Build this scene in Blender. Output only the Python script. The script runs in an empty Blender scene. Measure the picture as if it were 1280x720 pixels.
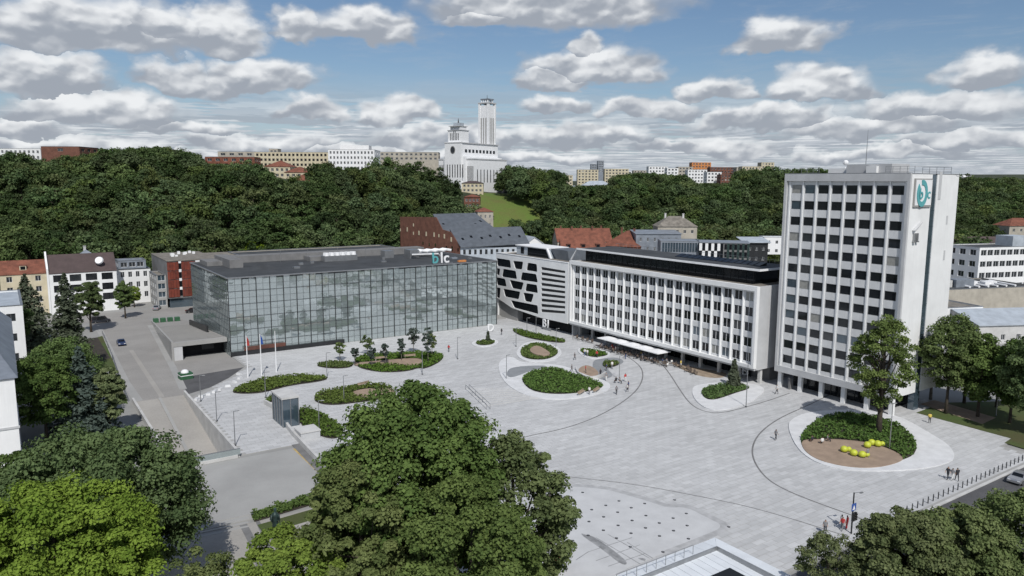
import bpy, bmesh, math, random
import numpy as np
from mathutils import Vector, Matrix
from mathutils.geometry import tessellate_polygon
random.seed(7); rng = np.random.default_rng(7)
S = bpy.context.scene
rad = math.radians
# ------------------------------------------------------------------ camera (world x,y follow the square's building grid; camera 42 m up)
F, PIT, ROL, AN, H = 940.0, rad(8.04), rad(-0.27), rad(55.8), 42.0
cA, sA = math.cos(AN), math.sin(AN)
def c2w(v):            # heading frame (right, forward, up) -> world
    return np.array([v[0]*sA+v[1]*cA, -v[0]*cA+v[1]*sA, v[2]])
def w2c(x, y): return (x*sA-y*cA, x*cA+y*sA)
_c, _s = math.cos(PIT), math.sin(PIT); _cr, _sr = math.cos(ROL), math.sin(ROL)
_r, _d, _f = np.array([1, 0, 0.]), np.array([0, -_s, -_c]), np.array([0, _c, -_s])
RV = [c2w(_cr*_r+_sr*_d), c2w(-_sr*_r+_cr*_d), c2w(_f)]
def ray(px, py): return (px-640)*RV[0]+(py-360)*RV[1]+F*RV[2]
def G(px, py, z=0.0):
    d = ray(px, py); t = (z-H)/d[2]; return (d[0]*t, d[1]*t)
def PX(x, y, z):
    v = np.array([x, y, z-H]); w = v@RV[2]; return 640+F*(v@RV[0])/w, 360+F*(v@RV[1])/w
def onA(px, py, a): d = ray(px, py); t = a/d[0]; return (d[1]*t, H+d[2]*t)      # point on the plane x=a -> (y,z)
def onB(px, py, b): d = ray(px, py); t = b/d[1]; return (d[0]*t, H+d[2]*t)
def onY(px, py, Y):    # point at forward distance Y
    d = ray(px, py); t = Y/(d[0]*cA+d[1]*sA); return (d[0]*t, d[1]*t, H+d[2]*t)
cd = bpy.data.cameras.new("camera"); cam = bpy.data.objects.new("camera", cd); S.collection.objects.link(cam)
cd.sensor_width = 36; cd.lens = F/1280*36; cd.clip_end = 30000; cd.clip_start = 0.5
M = Matrix((( *(RV[0]), ), (*(-RV[1]),), (*(-RV[2]),))).transposed().to_4x4(); M.translation = (0, 0, H)
cam.matrix_world = M; S.camera = cam
# ------------------------------------------------------------------ light
SUN_EL, REL = rad(47), rad(-10.8)
hx, hy = -math.sin(REL), -math.cos(REL)                       # towards the sun, heading frame
sv = c2w((hx*math.cos(SUN_EL), hy*math.cos(SUN_EL), math.sin(SUN_EL)))
sd = bpy.data.lights.new("sun", 'SUN'); sd.energy = 3.3; sd.angle = rad(0.6); sd.color = (1, .965, .92)
so = bpy.data.objects.new("sun", sd); S.collection.objects.link(so)
so.rotation_euler = Vector(sv).to_track_quat('Z', 'Y').to_euler()
S.view_settings.view_transform = 'Standard'; S.view_settings.look = 'None'; S.view_settings.gamma = 1
S.view_settings.exposure = 0.15
S.cycles.max_bounces = 5; S.cycles.diffuse_bounces = 2; S.cycles.glossy_bounces = 3; S.cycles.transmission_bounces = 3; S.cycles.transparent_max_bounces = 6
S.cycles.use_denoising = True

class NT:
    def __init__(s, tree): s.t = tree; s.n = tree.nodes; s.l = tree.links
    def new(s, typ, **k):
        n = s.n.new(typ)
        for a, b in k.items(): setattr(n, a, b)
        return n
    def put(s, sock, v):
        if isinstance(v, bpy.types.NodeSocket): s.l.new(v, sock)
        elif v is not None:
            if hasattr(sock, 'default_value') and hasattr(sock.default_value, '__len__') and not hasattr(v, '__len__'): v = (v,)*len(sock.default_value)
            sock.default_value = v
    def m(s, op, a, b=None, c=None, clamp=False):
        n = s.new('ShaderNodeMath', operation=op, use_clamp=clamp)
        s.put(n.inputs[0], a); s.put(n.inputs[1], b)
        if c is not None: s.put(n.inputs[2], c)
        return n.outputs[0]
    def v(s, op, a, b=None):
        n = s.new('ShaderNodeVectorMath', operation=op); s.put(n.inputs[0], a); s.put(n.inputs[1], b)
        return n.outputs['Value'] if op in ('LENGTH', 'DOT_PRODUCT', 'DISTANCE') else n.outputs[0]
    def noise(s, vec, sc, det=4, rough=.55, dist=0, color=False):
        n = s.new('ShaderNodeTexNoise'); s.put(n.inputs['Vector'], vec)
        for k, v in (('Scale', sc), ('Detail', det), ('Roughness', rough), ('Distortion', dist)): n.inputs[k].default_value = v
        return n.outputs['Color' if color else 'Fac']
    def rng(s, v, a, b, c=0, d=1, smooth=False):
        n = s.new('ShaderNodeMapRange'); n.interpolation_type = 'SMOOTHSTEP' if smooth else 'LINEAR'
        s.put(n.inputs[0], v)
        for i, q in enumerate((a, b, c, d)): s.put(n.inputs[i+1], q)
        return n.outputs[0]
    def mix(s, f, a, b, mode='MIX'):
        n = s.new('ShaderNodeMix', data_type='RGBA', blend_type=mode); s.put(n.inputs[0], f)
        s.put(n.inputs[6], a if isinstance(a, bpy.types.NodeSocket) else (*a[:3], 1)); s.put(n.inputs[7], b if isinstance(b, bpy.types.NodeSocket) else (*b[:3], 1))
        return n.outputs[2]
    def xyz(s, x, y, z):
        n = s.new('ShaderNodeCombineXYZ'); s.put(n.inputs[0], x); s.put(n.inputs[1], y); s.put(n.inputs[2], z); return n.outputs[0]
    def sep(s, v):
        n = s.new('ShaderNodeSeparateXYZ'); s.put(n.inputs[0], v); return n.outputs

# ------------------------------------------------------------------ sky with cumulus, in sky coordinates (azimuth from heading, tangent of elevation)
W = bpy.data.worlds.new("World"); S.world = W; W.use_nodes = True
N = NT(W.node_tree); N.n.clear()
tc = N.new('ShaderNodeTexCoord').outputs['Generated']
sky = N.new('ShaderNodeTexSky', sky_type='NISHITA', sun_disc=False); sky.sun_elevation = SUN_EL
sky.sun_rotation = math.atan2(sv[0], sv[1]); sky.air_density = 1.0; sky.dust_density = .6; sky.ozone_density = 4.0; sky.altitude = 100
dn = N.v('NORMALIZE', tc); x, y, z = N.sep(dn)
X = N.m('SUBTRACT', N.m('MULTIPLY', x, sA), N.m('MULTIPLY', y, cA)); Y = N.m('ADD', N.m('MULTIPLY', x, cA), N.m('MULTIPLY', y, sA))
az = N.m('ARCTAN2', X, Y); hl = N.m('SQRT', N.m('ADD', N.m('MULTIPLY', X, X), N.m('MULTIPLY', Y, Y)))
el = N.m('DIVIDE', z, N.m('MAXIMUM', hl, .001))
uv = N.xyz(az, N.m('MULTIPLY', el, 1.5), 0)
w1 = N.noise(uv, 9, 3, .5, color=True); w2 = N.noise(uv, 26, 4, .5, color=True)
def ctr(c, k): return N.v('MULTIPLY', N.v('SUBTRACT', c, (.5, .5, .5)), (k, k*.55, 0))
w3 = N.noise(uv, 70, 3, .6, color=True)
wv = N.v('ADD', N.v('ADD', ctr(w1, .10), ctr(w2, .040)), ctr(w3, .014)); wx, wy, _ = N.sep(wv)
u = N.m('ADD', az, wx); v = N.m('ADD', el, wy)
def skyc(px, py):
    d = ray(px, py); Xc, Yc = w2c(d[0], d[1]); return math.atan2(Xc, Yc), d[2]/math.hypot(Xc, Yc)
CL = [(105, 44, 132, 62, 20), (205, 38, 60, 34, 16), (280, 52, 66, 48, 14), (372, 36, 42, 34, 12), (455, 40, 98, 44, 14), (690, 10, 190, 60, 26), (600, 22, 60, 22, 12), (45, 104, 82, 50, 16), (225, 104, 68, 36, 12),
      (325, 108, 105, 46, 12), (130, 146, 118, 36, 10), (30, 165, 60, 22, 6), (385, 147, 62, 26, 8), (495, 150, 62, 30, 8), (235, 160, 70, 18, 6), (745, 92, 108, 44, 14), (690, 104, 50, 26, 8), (735, 62, 36, 28, 8),
      (975, 62, 68, 44, 12), (892, 124, 46, 30, 6), (1018, 124, 84, 42, 9), (1232, 98, 62, 40, 12), (1170, 146, 110, 36, 10), (692, 138, 44, 26, 6), (805, 144, 96, 28, 8), (960, 156, 110, 26, 8), (1090, 168, 120, 24, 8),
      (560, 178, 120, 24, 7), (720, 176, 110, 24, 7), (330, 182, 110, 20, 7), (100, 188, 120, 20, 7), (880, 186, 120, 20, 6), (1230, 186, 100, 22, 6), (460, 192, 110, 14, 5), (1100, 196, 130, 14, 5), (650, 198, 140, 14, 5), (210, 200, 120, 12, 5)]
f = t = None
for (px, py, hw, up, dn_) in CL:
    cu, cv = skyc(px, py); k = 1/980.
    du = N.m('DIVIDE', N.m('SUBTRACT', u, cu), hw*k)
    dv = N.m('SUBTRACT', v, cv)
    dvn = N.m('MAXIMUM', N.m('DIVIDE', dv, up*k*1.0), N.m('DIVIDE', dv, -dn_*k*1.0))
    q = N.m('SUBTRACT', 1.0, N.m('ADD', N.m('MULTIPLY', du, du), N.m('MULTIPLY', dvn, dvn)))
    ti = N.m('DIVIDE', dv, up*k)
    if f is None: f, t = q, ti
    else:
        g = N.m('GREATER_THAN', q, f)
        t = N.m('ADD', t, N.m('MULTIPLY', g, N.m('SUBTRACT', ti, t))); f = N.m('MAXIMUM', f, q)
# far flat-based field on a real cloud plane: near the horizon and everywhere outside the view
def field(hh, thr):
    p = N.v('MULTIPLY', N.xyz(N.m('DIVIDE', X, N.m('MAXIMUM', el, .004)), N.m('DIVIDE', Y, N.m('MAXIMUM', el, .004)), 0), (hh, hh, 1))
    n = N.noise(N.v('ADD', p, (11.3, 4.7, 2.2)), .55, 6, .58)
    return N.rng(n, thr, thr+.07, 0, 1, True)
inview = N.m('MULTIPLY', N.rng(N.m('ABSOLUTE', az), .62, .80, 1, 0, True), N.rng(el, .30, .40, 1, 0, True))
lowband = N.rng(el, .05, .15, 1, 0, True)
far = N.m('MAXIMUM', N.m('SUBTRACT', 1.0, inview), lowband)
b0 = N.m('MULTIPLY', field(1.0, .45), far); b1 = N.m('MULTIPLY', field(1.10, .49), far); b2 = N.m('MULTIPLY', field(1.2, .53), far)
puv = N.v('ADD', uv, N.v('ADD', ctr(w2, .03), ctr(w3, .012)))
def vor(vec, sc):
    n = N.new('ShaderNodeTexVoronoi', feature='SMOOTH_F1', voronoi_dimensions='2D'); N.put(n.inputs['Vector'], vec); n.inputs['Scale'].default_value = sc; n.inputs['Smoothness'].default_value = .35; return n.outputs['Distance']
l1 = N.m('SUBTRACT', vor(N.v('ADD', puv, (-.004, .012, 0)), 26), vor(puv, 26)); l2 = N.m('SUBTRACT', vor(N.v('ADD', puv, (-.002, .006, 0)), 58), vor(puv, 58))
bl = N.m('ADD', N.m('ADD', N.m('MULTIPLY', l1, .9), N.m('MULTIPLY', l2, .38)), N.m('MULTIPLY', N.m('SUBTRACT', N.noise(uv, 14, 4), .5), 1.1))
sh = N.rng(N.m('ADD', t, bl), -.2, .85, 0, 1, True)
GREY, WHITE = (.315, .345, .395), (.78, .795, .81)
ccol = N.mix(sh, GREY, WHITE)
lcol = N.mix(N.rng(bl, -.3, .4, 0, 1), (.36, .40, .46), (.52, .55, .60))
fcol = N.mix(b2, N.mix(b1, (.335, .37, .425), (.47, .50, .55)), (.66, .68, .71))
fa = N.m('MAXIMUM', b0, N.m('MAXIMUM', b1, b2))
f = N.m('ADD', f, N.m('MULTIPLY', N.m('SUBTRACT', .4, vor(puv, 34)), .35))
calp = N.rng(f, -.10, .58, 0, 1, True)
cir = N.m('MULTIPLY', N.rng(N.noise(N.v('MULTIPLY', uv, (1, 3.2, 1)), 7, 6, .7, .4), .46, .74, 0, .75, True), 1.0)
veil = N.m('MULTIPLY', N.rng(el, 0, .13, .62, .0, True), 1.0)
alp = N.m('MAXIMUM', calp, N.m('MULTIPLY', fa, .9))
bgs = N.new('ShaderNodeBackground'); N.put(bgs.inputs[0], N.mix(N.m('MAXIMUM', N.m('MULTIPLY', cir, .6), 0), sky.outputs[0], N.mix(.5, (6.0, 6.4, 7.0), sky.outputs[0]))); bgs.inputs[1].default_value = .072
bgh = N.new('ShaderNodeBackground'); bgh.inputs[0].default_value = (.40, .465, .575, 1); bgh.inputs[1].default_value = 1
ms0 = N.new('ShaderNodeMixShader'); N.put(ms0.inputs[0], veil); N.l.new(bgs.outputs[0], ms0.inputs[1]); N.l.new(bgh.outputs[0], ms0.inputs[2])
bgc = N.new('ShaderNodeBackground'); N.put(bgc.inputs[0], N.mix(calp, fcol, ccol)); bgc.inputs[1].default_value = 1
ms = N.new('ShaderNodeMixShader'); N.put(ms.inputs[0], N.m('MULTIPLY', alp, .97)); N.l.new(ms0.outputs[0], ms.inputs[1]); N.l.new(bgc.outputs[0], ms.inputs[2])
wo = N.new('ShaderNodeOutputWorld'); N.l.new(ms.outputs[0], wo.inputs[0])
W.cycles.sampling_method = 'MANUAL'; W.cycles.sample_map_resolution = 512

# ------------------------------------------------------------------ materials
MATS = {}
def mat(name, col, rough=.8, var=.12, scale=.4, fine=0.0, streak=0.0, metal=0, spec=.5, rnd=0.0, bump=0, fscale=8.0, col2=None):
    if name in MATS: return MATS[name]
    m = bpy.data.materials.new(name); m.use_nodes = True; MATS[name] = m
    T = NT(m.node_tree); b = T.n['Principled BSDF']
    pos = T.new('ShaderNodeNewGeometry').outputs['Position']
    c2 = col2 or tuple(max(0, k*(1-2.2*var)) for k in col)
    n = T.noise(pos, scale, 5, .6); cc = T.mix(T.rng(n, .35, .68), [min(1, k*(1+.35*var)) for k in col], c2)
    if fine: cc = T.mix(T.rng(T.noise(pos, fscale, 3, .7), .4, .7), cc, T.mix(fine, cc, (0, 0, 0)))
    if streak:
        st = T.noise(T.v('MULTIPLY', pos, (2.2, 2.2, .12)), 1.0, 4, .6); cc = T.mix(T.m('MULTIPLY', T.rng(st, .52, .75), streak), cc, (.16, .16, .15))
    if rnd:
        oi = T.new('ShaderNodeObjectInfo').outputs['Random']; hs = T.new('ShaderNodeHueSaturation')
        T.put(hs.inputs['Value'], T.rng(oi, 0, 1, 1-rnd, 1+rnd)); T.put(hs.inputs['Color'], cc); cc = hs.outputs[0]
    T.put(b.inputs['Base Color'], cc); b.inputs['Roughness'].default_value = rough; b.inputs['Metallic'].default_value = metal
    b.inputs['Specular IOR Level'].default_value = spec
    if bump:
        bp = T.new('ShaderNodeBump'); bp.inputs['Strength'].default_value = bump; bp.inputs['Distance'].default_value = .05
        T.put(bp.inputs['Height'], T.noise(pos, fscale, 4)); T.put(b.inputs['Normal'], bp.outputs[0])
    return m
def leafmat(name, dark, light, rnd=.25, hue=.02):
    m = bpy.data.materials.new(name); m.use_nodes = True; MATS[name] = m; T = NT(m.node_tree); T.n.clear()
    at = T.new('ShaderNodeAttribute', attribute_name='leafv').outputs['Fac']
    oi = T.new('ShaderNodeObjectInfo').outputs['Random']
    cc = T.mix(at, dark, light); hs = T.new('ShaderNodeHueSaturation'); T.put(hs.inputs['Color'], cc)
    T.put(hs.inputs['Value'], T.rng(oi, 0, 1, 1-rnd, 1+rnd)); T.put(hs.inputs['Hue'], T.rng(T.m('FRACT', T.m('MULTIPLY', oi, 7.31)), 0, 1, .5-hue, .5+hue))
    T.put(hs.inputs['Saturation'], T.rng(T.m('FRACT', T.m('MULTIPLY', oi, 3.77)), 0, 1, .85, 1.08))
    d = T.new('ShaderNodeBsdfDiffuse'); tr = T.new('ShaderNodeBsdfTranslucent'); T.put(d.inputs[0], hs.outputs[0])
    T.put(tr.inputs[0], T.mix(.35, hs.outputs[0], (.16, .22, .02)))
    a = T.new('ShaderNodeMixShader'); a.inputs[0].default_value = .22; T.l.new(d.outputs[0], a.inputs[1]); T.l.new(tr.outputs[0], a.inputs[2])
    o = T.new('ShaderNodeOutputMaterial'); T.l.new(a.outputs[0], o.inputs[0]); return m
def glassmat(name, base, refl, k=.5, rough=.02, rnd=.0, wob=0.0):
    m = bpy.data.materials.new(name); m.use_nodes = True; MATS[name] = m; T = NT(m.node_tree); T.n.clear()
    pos = T.new('ShaderNodeNewGeometry').outputs['Position']; oi = T.new('ShaderNodeObjectInfo').outputs['Random']
    wn = T.new('ShaderNodeTexWhiteNoise', noise_dimensions='3D'); T.put(wn.inputs[0], T.v('FLOOR', T.v('MULTIPLY', pos, (.6, .6, .31))))
    bc = T.mix(T.rng(T.m('MULTIPLY', T.noise(T.v('MULTIPLY', pos, (.22, .22, 1.0)), 1.0, 4), T.m('ADD', .86, T.m('MULTIPLY', wn.outputs[0], .28))), .3, .62), [q*.84 for q in base], [min(1, q*1.12) for q in base])
    d = T.new('ShaderNodeBsdfDiffuse'); T.put(d.inputs[0], bc); g = T.new('ShaderNodeBsdfGlossy'); g.inputs[0].default_value = (*refl, 1); g.inputs['Roughness'].default_value = rough
    if wob:
        bp = T.new('ShaderNodeBump'); bp.inputs['Strength'].default_value = wob; bp.inputs['Distance'].default_value = .12
        T.put(bp.inputs['Height'], T.noise(pos, .55, 2)); T.put(g.inputs['Normal'], bp.outputs[0])
    fr = T.new('ShaderNodeFresnel'); fr.inputs[0].default_value = 1.5
    fac = T.m('ADD', k, T.m('MULTIPLY', fr.outputs[0], 1-k), clamp=True)
    a = T.new('ShaderNodeMixShader'); T.put(a.inputs[0], fac); T.l.new(d.outputs[0], a.inputs[1]); T.l.new(g.outputs[0], a.inputs[2])
    o = T.new('ShaderNodeOutputMaterial'); T.l.new(a.outputs[0], o.inputs[0]); return m

mat('white_render', (.77, .78, .78), .75, .04, .25, streak=.07); mat('blind', (.30, .30, .28), .8, .1, 2); mat('white_paint', (.78, .79, .80), .6, .04, .5); mat('grey_panel', (.50, .51, .52), .7, .06, .3, streak=.08)
mat('spandrel', (.64, .65, .655), .7, .05, .5, streak=.06); mat('concrete', (.36, .36, .35), .85, .07, .12, fine=.12, streak=.1, bump=.2); mat('concrete_light', (.55, .55, .54), .85, .09, .4, fine=.08)
mat('concrete_dark', (.20, .20, .20), .85, .12, .4, fine=.15); mat('roof_dark', (.055, .06, .065), .85, .2, .2, fine=.2); mat('roof_gravel', (.24, .22, .19), .95, .2, .5, fine=.25)
mat('asphalt', (.31, .30, .285), .9, .07, .10, fine=.18, fscale=3); mat('asphalt_dark', (.10, .10, .105), .9, .14, .2, fine=.2, fscale=3); mat('asphalt_pale', (.37, .355, .33), .9, .08, .10, fine=.12, fscale=3)
mat('mullion_grey', (.12, .135, .14), .45, .1, 1, metal=.3); mat('damp', (.43, .435, .44), .6, .12, .8); mat('fountain', (.53, .54, .55), .75, .05, .4, fine=.05); mat('dark_metal', (.035, .037, .04), .45, .1, 1, metal=.4); mat('steel', (.35, .36, .37), .4, .08, 1, metal=.7); mat('zinc', (.26, .29, .33), .5, .12, .4, metal=.25, streak=.08); mat('zinc_light', (.48, .53, .58), .5, .1, .4, metal=.2, streak=.08)
mat('brick', (.20, .088, .06), .9, .16, .5, fine=.35, fscale=5); mat('brick_dark', (.14, .06, .045), .9, .15, .5, fine=.3, fscale=5); mat('tile_red', (.235, .085, .052), .85, .2, .5, fine=.3, fscale=4); mat('tile_brown', (.085, .06, .058), .8, .12, .4, fine=.15, fscale=4)
mat('cream', (.56, .50, .36), .85, .08, .4, streak=.12); mat('beige', (.42, .39, .33), .85, .1, .4, streak=.15); mat('corten', (.17, .032, .016), .7, .18, .8, rnd=.18, streak=.15)
mat('orange', (.55, .22, .07), .8, .1, .5); mat('teal', (.10, .36, .38), .5, .05, 1); mat('green_paint', (.03, .11, .05), .6, .1, 1); mat('red_paint', (.45, .05, .04), .5, .1, 1); mat('yellow_ball', (.50, .55, .05), .5, .06, 2); mat('sand', (.34, .255, .19), .95, .1, .6, fine=.12)
mat('soil', (.05, .042, .032), .95, .2, .8, fine=.3); mat('grass', (.055, .095, .018), .95, .25, .12, fine=.35, fscale=5, col2=(.075, .075, .025)); mat('grass_bright', (.10, .17, .025), .95, .2, .06, fine=.3, fscale=2, col2=(.13, .14, .035)); mat('grass_floor', (.035, .05, .015), .95, .25, .02, fine=.3, fscale=.5)
mat('bark', (.075, .06, .045), .95, .2, 3, fine=.3); mat('bark_pale', (.20, .18, .15), .95, .2, 3, fine=.3); mat('rim_white', (.66, .67, .68), .7, .06, .6, fine=.05, fscale=4); mat('curved_grey', (.25, .265, .28), .8, .08, .5)
mat('wood', (.13, .10, .08), .8, .15, 2); mat('timber_deck', (.34, .27, .20), .85, .15, .8); mat('metal_roof', (.70, .74, .78), .45, .05, .35, metal=.0, rnd=.05); mat('slate', (.105, .12, .14), .6, .12, .5, streak=.1, fine=.1); mat('wet', (.30, .305, .31), .5, .2, 1.2); mat('blue_paint', (.03, .09, .35), .4, .05, 1)
mat('car_blue', (.02, .035, .09), .25, .05, 1, spec=.8); mat('car_black', (.015, .015, .018), .25, .05, 1, spec=.8); mat('car_silver', (.45, .46, .48), .3, .05, 1, metal=.6); mat('car_white', (.7, .7, .7), .3, .05, 1); mat('rubber', (.015, .015, .015), .8, .1, 2); mat('patina', (.03, .06, .055), .5, .3, 2, metal=.3)
mat('skin', (.42, .25, .17), .6, .05, 3); mat('hair', (.06, .035, .02), .7, .1, 3); mat('clothes_dark', (.03, .032, .04), .9, .1, 3); mat('clothes_white', (.7, .7, .68), .9, .05, 3); mat('clothes_blue', (.06, .10, .22), .9, .1, 3); mat('clothes_red', (.5, .05, .05), .9, .1, 3); mat('clothes_grey', (.22, .22, .23), .9, .1, 3); mat('clothes_yellow', (.7, .55, .12), .9, .1, 3)
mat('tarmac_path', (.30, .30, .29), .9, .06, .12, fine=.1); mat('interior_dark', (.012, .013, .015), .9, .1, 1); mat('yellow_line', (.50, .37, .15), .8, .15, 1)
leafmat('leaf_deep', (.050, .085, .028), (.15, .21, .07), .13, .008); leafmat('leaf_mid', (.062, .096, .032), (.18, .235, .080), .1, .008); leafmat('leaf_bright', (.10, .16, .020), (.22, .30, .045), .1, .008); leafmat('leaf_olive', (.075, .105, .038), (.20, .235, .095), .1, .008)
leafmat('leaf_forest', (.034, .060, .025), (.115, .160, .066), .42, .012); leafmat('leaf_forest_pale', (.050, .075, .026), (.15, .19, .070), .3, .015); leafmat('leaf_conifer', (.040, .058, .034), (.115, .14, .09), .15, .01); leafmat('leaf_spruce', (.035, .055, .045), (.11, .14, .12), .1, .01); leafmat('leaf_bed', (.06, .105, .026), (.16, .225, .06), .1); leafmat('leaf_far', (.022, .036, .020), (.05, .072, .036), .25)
glassmat('glass_facade', (.28, .33, .335), (.66, .71, .72), .50, .04, wob=.12); glassmat('glass_dark', (.016, .018, .021), (.55, .58, .6), .04, .05); glassmat('glass_black', (.010, .012, .014), (.3, .32, .34), .06, .05); glassmat('glass_blue', (.05, .075, .095), (.5, .55, .6), .22, .08); glassmat('glass_window', (.035, .04, .045), (.6, .6, .6), .08, .06)
# paving slabs: tone of each slab keyed to its own cell
m = bpy.data.materials.new('paving'); m.use_nodes = True; MATS['paving'] = m; T = NT(m.node_tree); b = T.n['Principled BSDF']
pos = T.new('ShaderNodeNewGeometry').outputs['Position']; px_, py_, pz_ = T.sep(pos)
SLX, SLY = 1.8, .9
row = T.m('FLOOR', T.m('DIVIDE', py_, SLY)); off = T.m('MULTIPLY', T.m('FRACT', T.m('MULTIPLY', row, .5)), 1.0)
colm = T.m('FLOOR', T.m('ADD', T.m('DIVIDE', px_, SLX), off))
wn = T.new('ShaderNodeTexWhiteNoise', noise_dimensions='2D'); T.put(wn.inputs[0], T.xyz(colm, row, 0))
tone = T.rng(wn.outputs[0], 0, 1, .91, 1.06)
big = T.rng(T.noise(pos, .045, 5, .6), .3, .7, .93, 1.05); st = T.rng(T.noise(pos, .9, 5, .65), .3, .75, 1.03, .94)
band = T.rng(T.noise(T.v('MULTIPLY', pos, (.10, 1.1, 1)), 1.0, 3, .6), .45, .62, 1.0, .90)
cc = T.v('MULTIPLY', (.50, .508, .515), T.xyz(*(T.m('MULTIPLY', T.m('MULTIPLY', tone, big), T.m('MULTIPLY', st, band)),)*3))
T.put(b.inputs['Base Color'], cc); b.inputs['Roughness'].default_value = .8; b.inputs['Specular IOR Level'].default_value = .3
# ------------------------------------------------------------------ mesh builder
class MB:
    def __init__(s): s.v = []; s.f = []; s.mi = []; s.mat = 0; s.M = Matrix.Identity(4)
    def add(s, vs, fs):
        n = len(s.v); s.v += [tuple(s.M @ Vector(p)) for p in vs]
        s.f += [tuple(i+n for i in q) for q in fs]; s.mi += [s.mat]*len(fs); return s
    def box(s, x0, x1, y0, y1, z0, z1):
        return s.add([(x0, y0, z0), (x1, y0, z0), (x1, y1, z0), (x0, y1, z0), (x0, y0, z1), (x1, y0, z1), (x1, y1, z1), (x0, y1, z1)],
                     [(0, 3, 2, 1), (4, 5, 6, 7), (0, 1, 5, 4), (1, 2, 6, 5), (2, 3, 7, 6), (3, 0, 4, 7)])
    def hexa(s, pts): return s.add(pts, [(0, 3, 2, 1), (4, 5, 6, 7), (0, 1, 5, 4), (1, 2, 6, 5), (2, 3, 7, 6), (3, 0, 4, 7)])
    def prism(s, poly, z0, z1, holes=()):
        loops = [list(poly)]+[list(h) for h in holes]
        tri = tessellate_polygon([[Vector((p[0], p[1], 0)) for p in l] for l in loops])
        flat = [p for l in loops for p in l]; n = len(flat)
        vs = [(p[0], p[1], z1) for p in flat]+[(p[0], p[1], z0) for p in flat]; fs = []
        for a, b, c in tri:
            pa, pb, pc = flat[a], flat[b], flat[c]
            if (pb[0]-pa[0])*(pc[1]-pa[1])-(pb[1]-pa[1])*(pc[0]-pa[0]) < 0: a, c = c, a
            fs += [(a, b, c), (c+n, b+n, a+n)]
        k = 0
        for li, l in enumerate(loops):
            m = len(l); ar = sum(l[i][0]*l[(i+1) % m][1]-l[(i+1) % m][0]*l[i][1] for i in range(m))
            for i in range(m):
                j = (i+1) % m; q = (k+i, k+i+n, k+j+n, k+j)
                fs.append(q if (ar > 0) == (li > 0) else q[::-1])
            k += m
        return s.add(vs, fs)
    def tube(s, pts, rs, n=8, cap=True):
        pts = [Vector(p) for p in pts]; vs = []; fs = []
        for i, p in enumerate(pts):
            d = (pts[min(i+1, len(pts)-1)]-pts[max(i-1, 0)]).normalized(); a = d.orthogonal().normalized(); b_ = d.cross(a)
            r = rs[i] if hasattr(rs, '__len__') else rs
            vs += [tuple(p+a*r*math.cos(2*math.pi*k/n)+b_*r*math.sin(2*math.pi*k/n)) for k in range(n)]
        for i in range(len(pts)-1):
            for k in range(n): fs.append((i*n+k, i*n+(k+1) % n, (i+1)*n+(k+1) % n, (i+1)*n+k))
        if cap: fs += [tuple(range(n))[::-1], tuple(range((len(pts)-1)*n, len(pts)*n))]
        return s.add(vs, fs)
    def cyl(s, x, y, z0, z1, r, r2=None, n=12): return s.tube([(x, y, z0), (x, y, z1)], [r, r if r2 is None else r2], n)
    def ball(s, x, y, z, r, rz=None, n=10, m=6):
        rz = rz or r; vs = [(x, y, z-rz)]; fs = []
        for i in range(1, m):
            a = math.pi*i/m; vs += [(x+r*math.sin(a)*math.cos(2*math.pi*k/n), y+r*math.sin(a)*math.sin(2*math.pi*k/n), z-rz*math.cos(a)) for k in range(n)]
        vs.append((x, y, z+rz)); T_ = len(vs)-1
        for k in range(n):
            fs.append((0, 1+(k+1) % n, 1+k)); fs.append((T_, T_-n+k, T_-n+(k+1) % n))
            for i in range(m-2): fs.append((1+i*n+k, 1+i*n+(k+1) % n, 1+(i+1)*n+(k+1) % n, 1+(i+1)*n+k))
        return s.add(vs, fs)
    def mesh(s, name, mats, smooth=False):
        me = bpy.data.meshes.new(name); me.from_pydata(s.v, [], s.f)
        for q in (mats if isinstance(mats, (list, tuple)) else [mats]): me.materials.append(MATS[q])
        if any(s.mi): me.polygons.foreach_set('material_index', s.mi)
        if smooth: me.polygons.foreach_set('use_smooth', [True]*len(s.f))
        me.update(); return me
    def build(s, name, mats, parent=None, smooth=False, loc=(0, 0, 0), rz=0): return ob(name, s.mesh(name, mats, smooth), parent, loc, rz)
def ob(name, me, parent=None, loc=(0, 0, 0), rz=0, rot=None):
    o = bpy.data.objects.new(name, me); S.collection.objects.link(o); o.location = loc
    o.rotation_euler = rot or (0, 0, rz)
    if parent: o.parent = parent
    return o
def tag(o, label, cat, group=None):
    o['label'] = label; o['category'] = cat
    if group: o['group'] = group
    return o
def thing(name, label, cat, loc=(0, 0, 0), rz=0, group=None): return tag(ob(name, None, None, loc, rz), label, cat, group)
def struct(o): o['kind'] = 'structure'; return o
def stuff(o): o['kind'] = 'stuff'; return o
KIDS = {}
def copy_thing(o, loc, rz=0, label=None, group=None, scale=None, parent=None):
    c = o.copy(); S.collection.objects.link(c)
    if parent is None:
        c.location = loc; c.rotation_euler = (0, 0, rz)
        if scale: c.scale = (scale,)*3 if not hasattr(scale, '__len__') else scale
        if label: c['label'] = label
        if group: c['group'] = group
    else: c.parent = parent
    if o.name not in KIDS: KIDS[o.name] = list(o.children)
    for ch in KIDS[o.name]: copy_thing(ch, None, parent=c)
    return c
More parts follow.
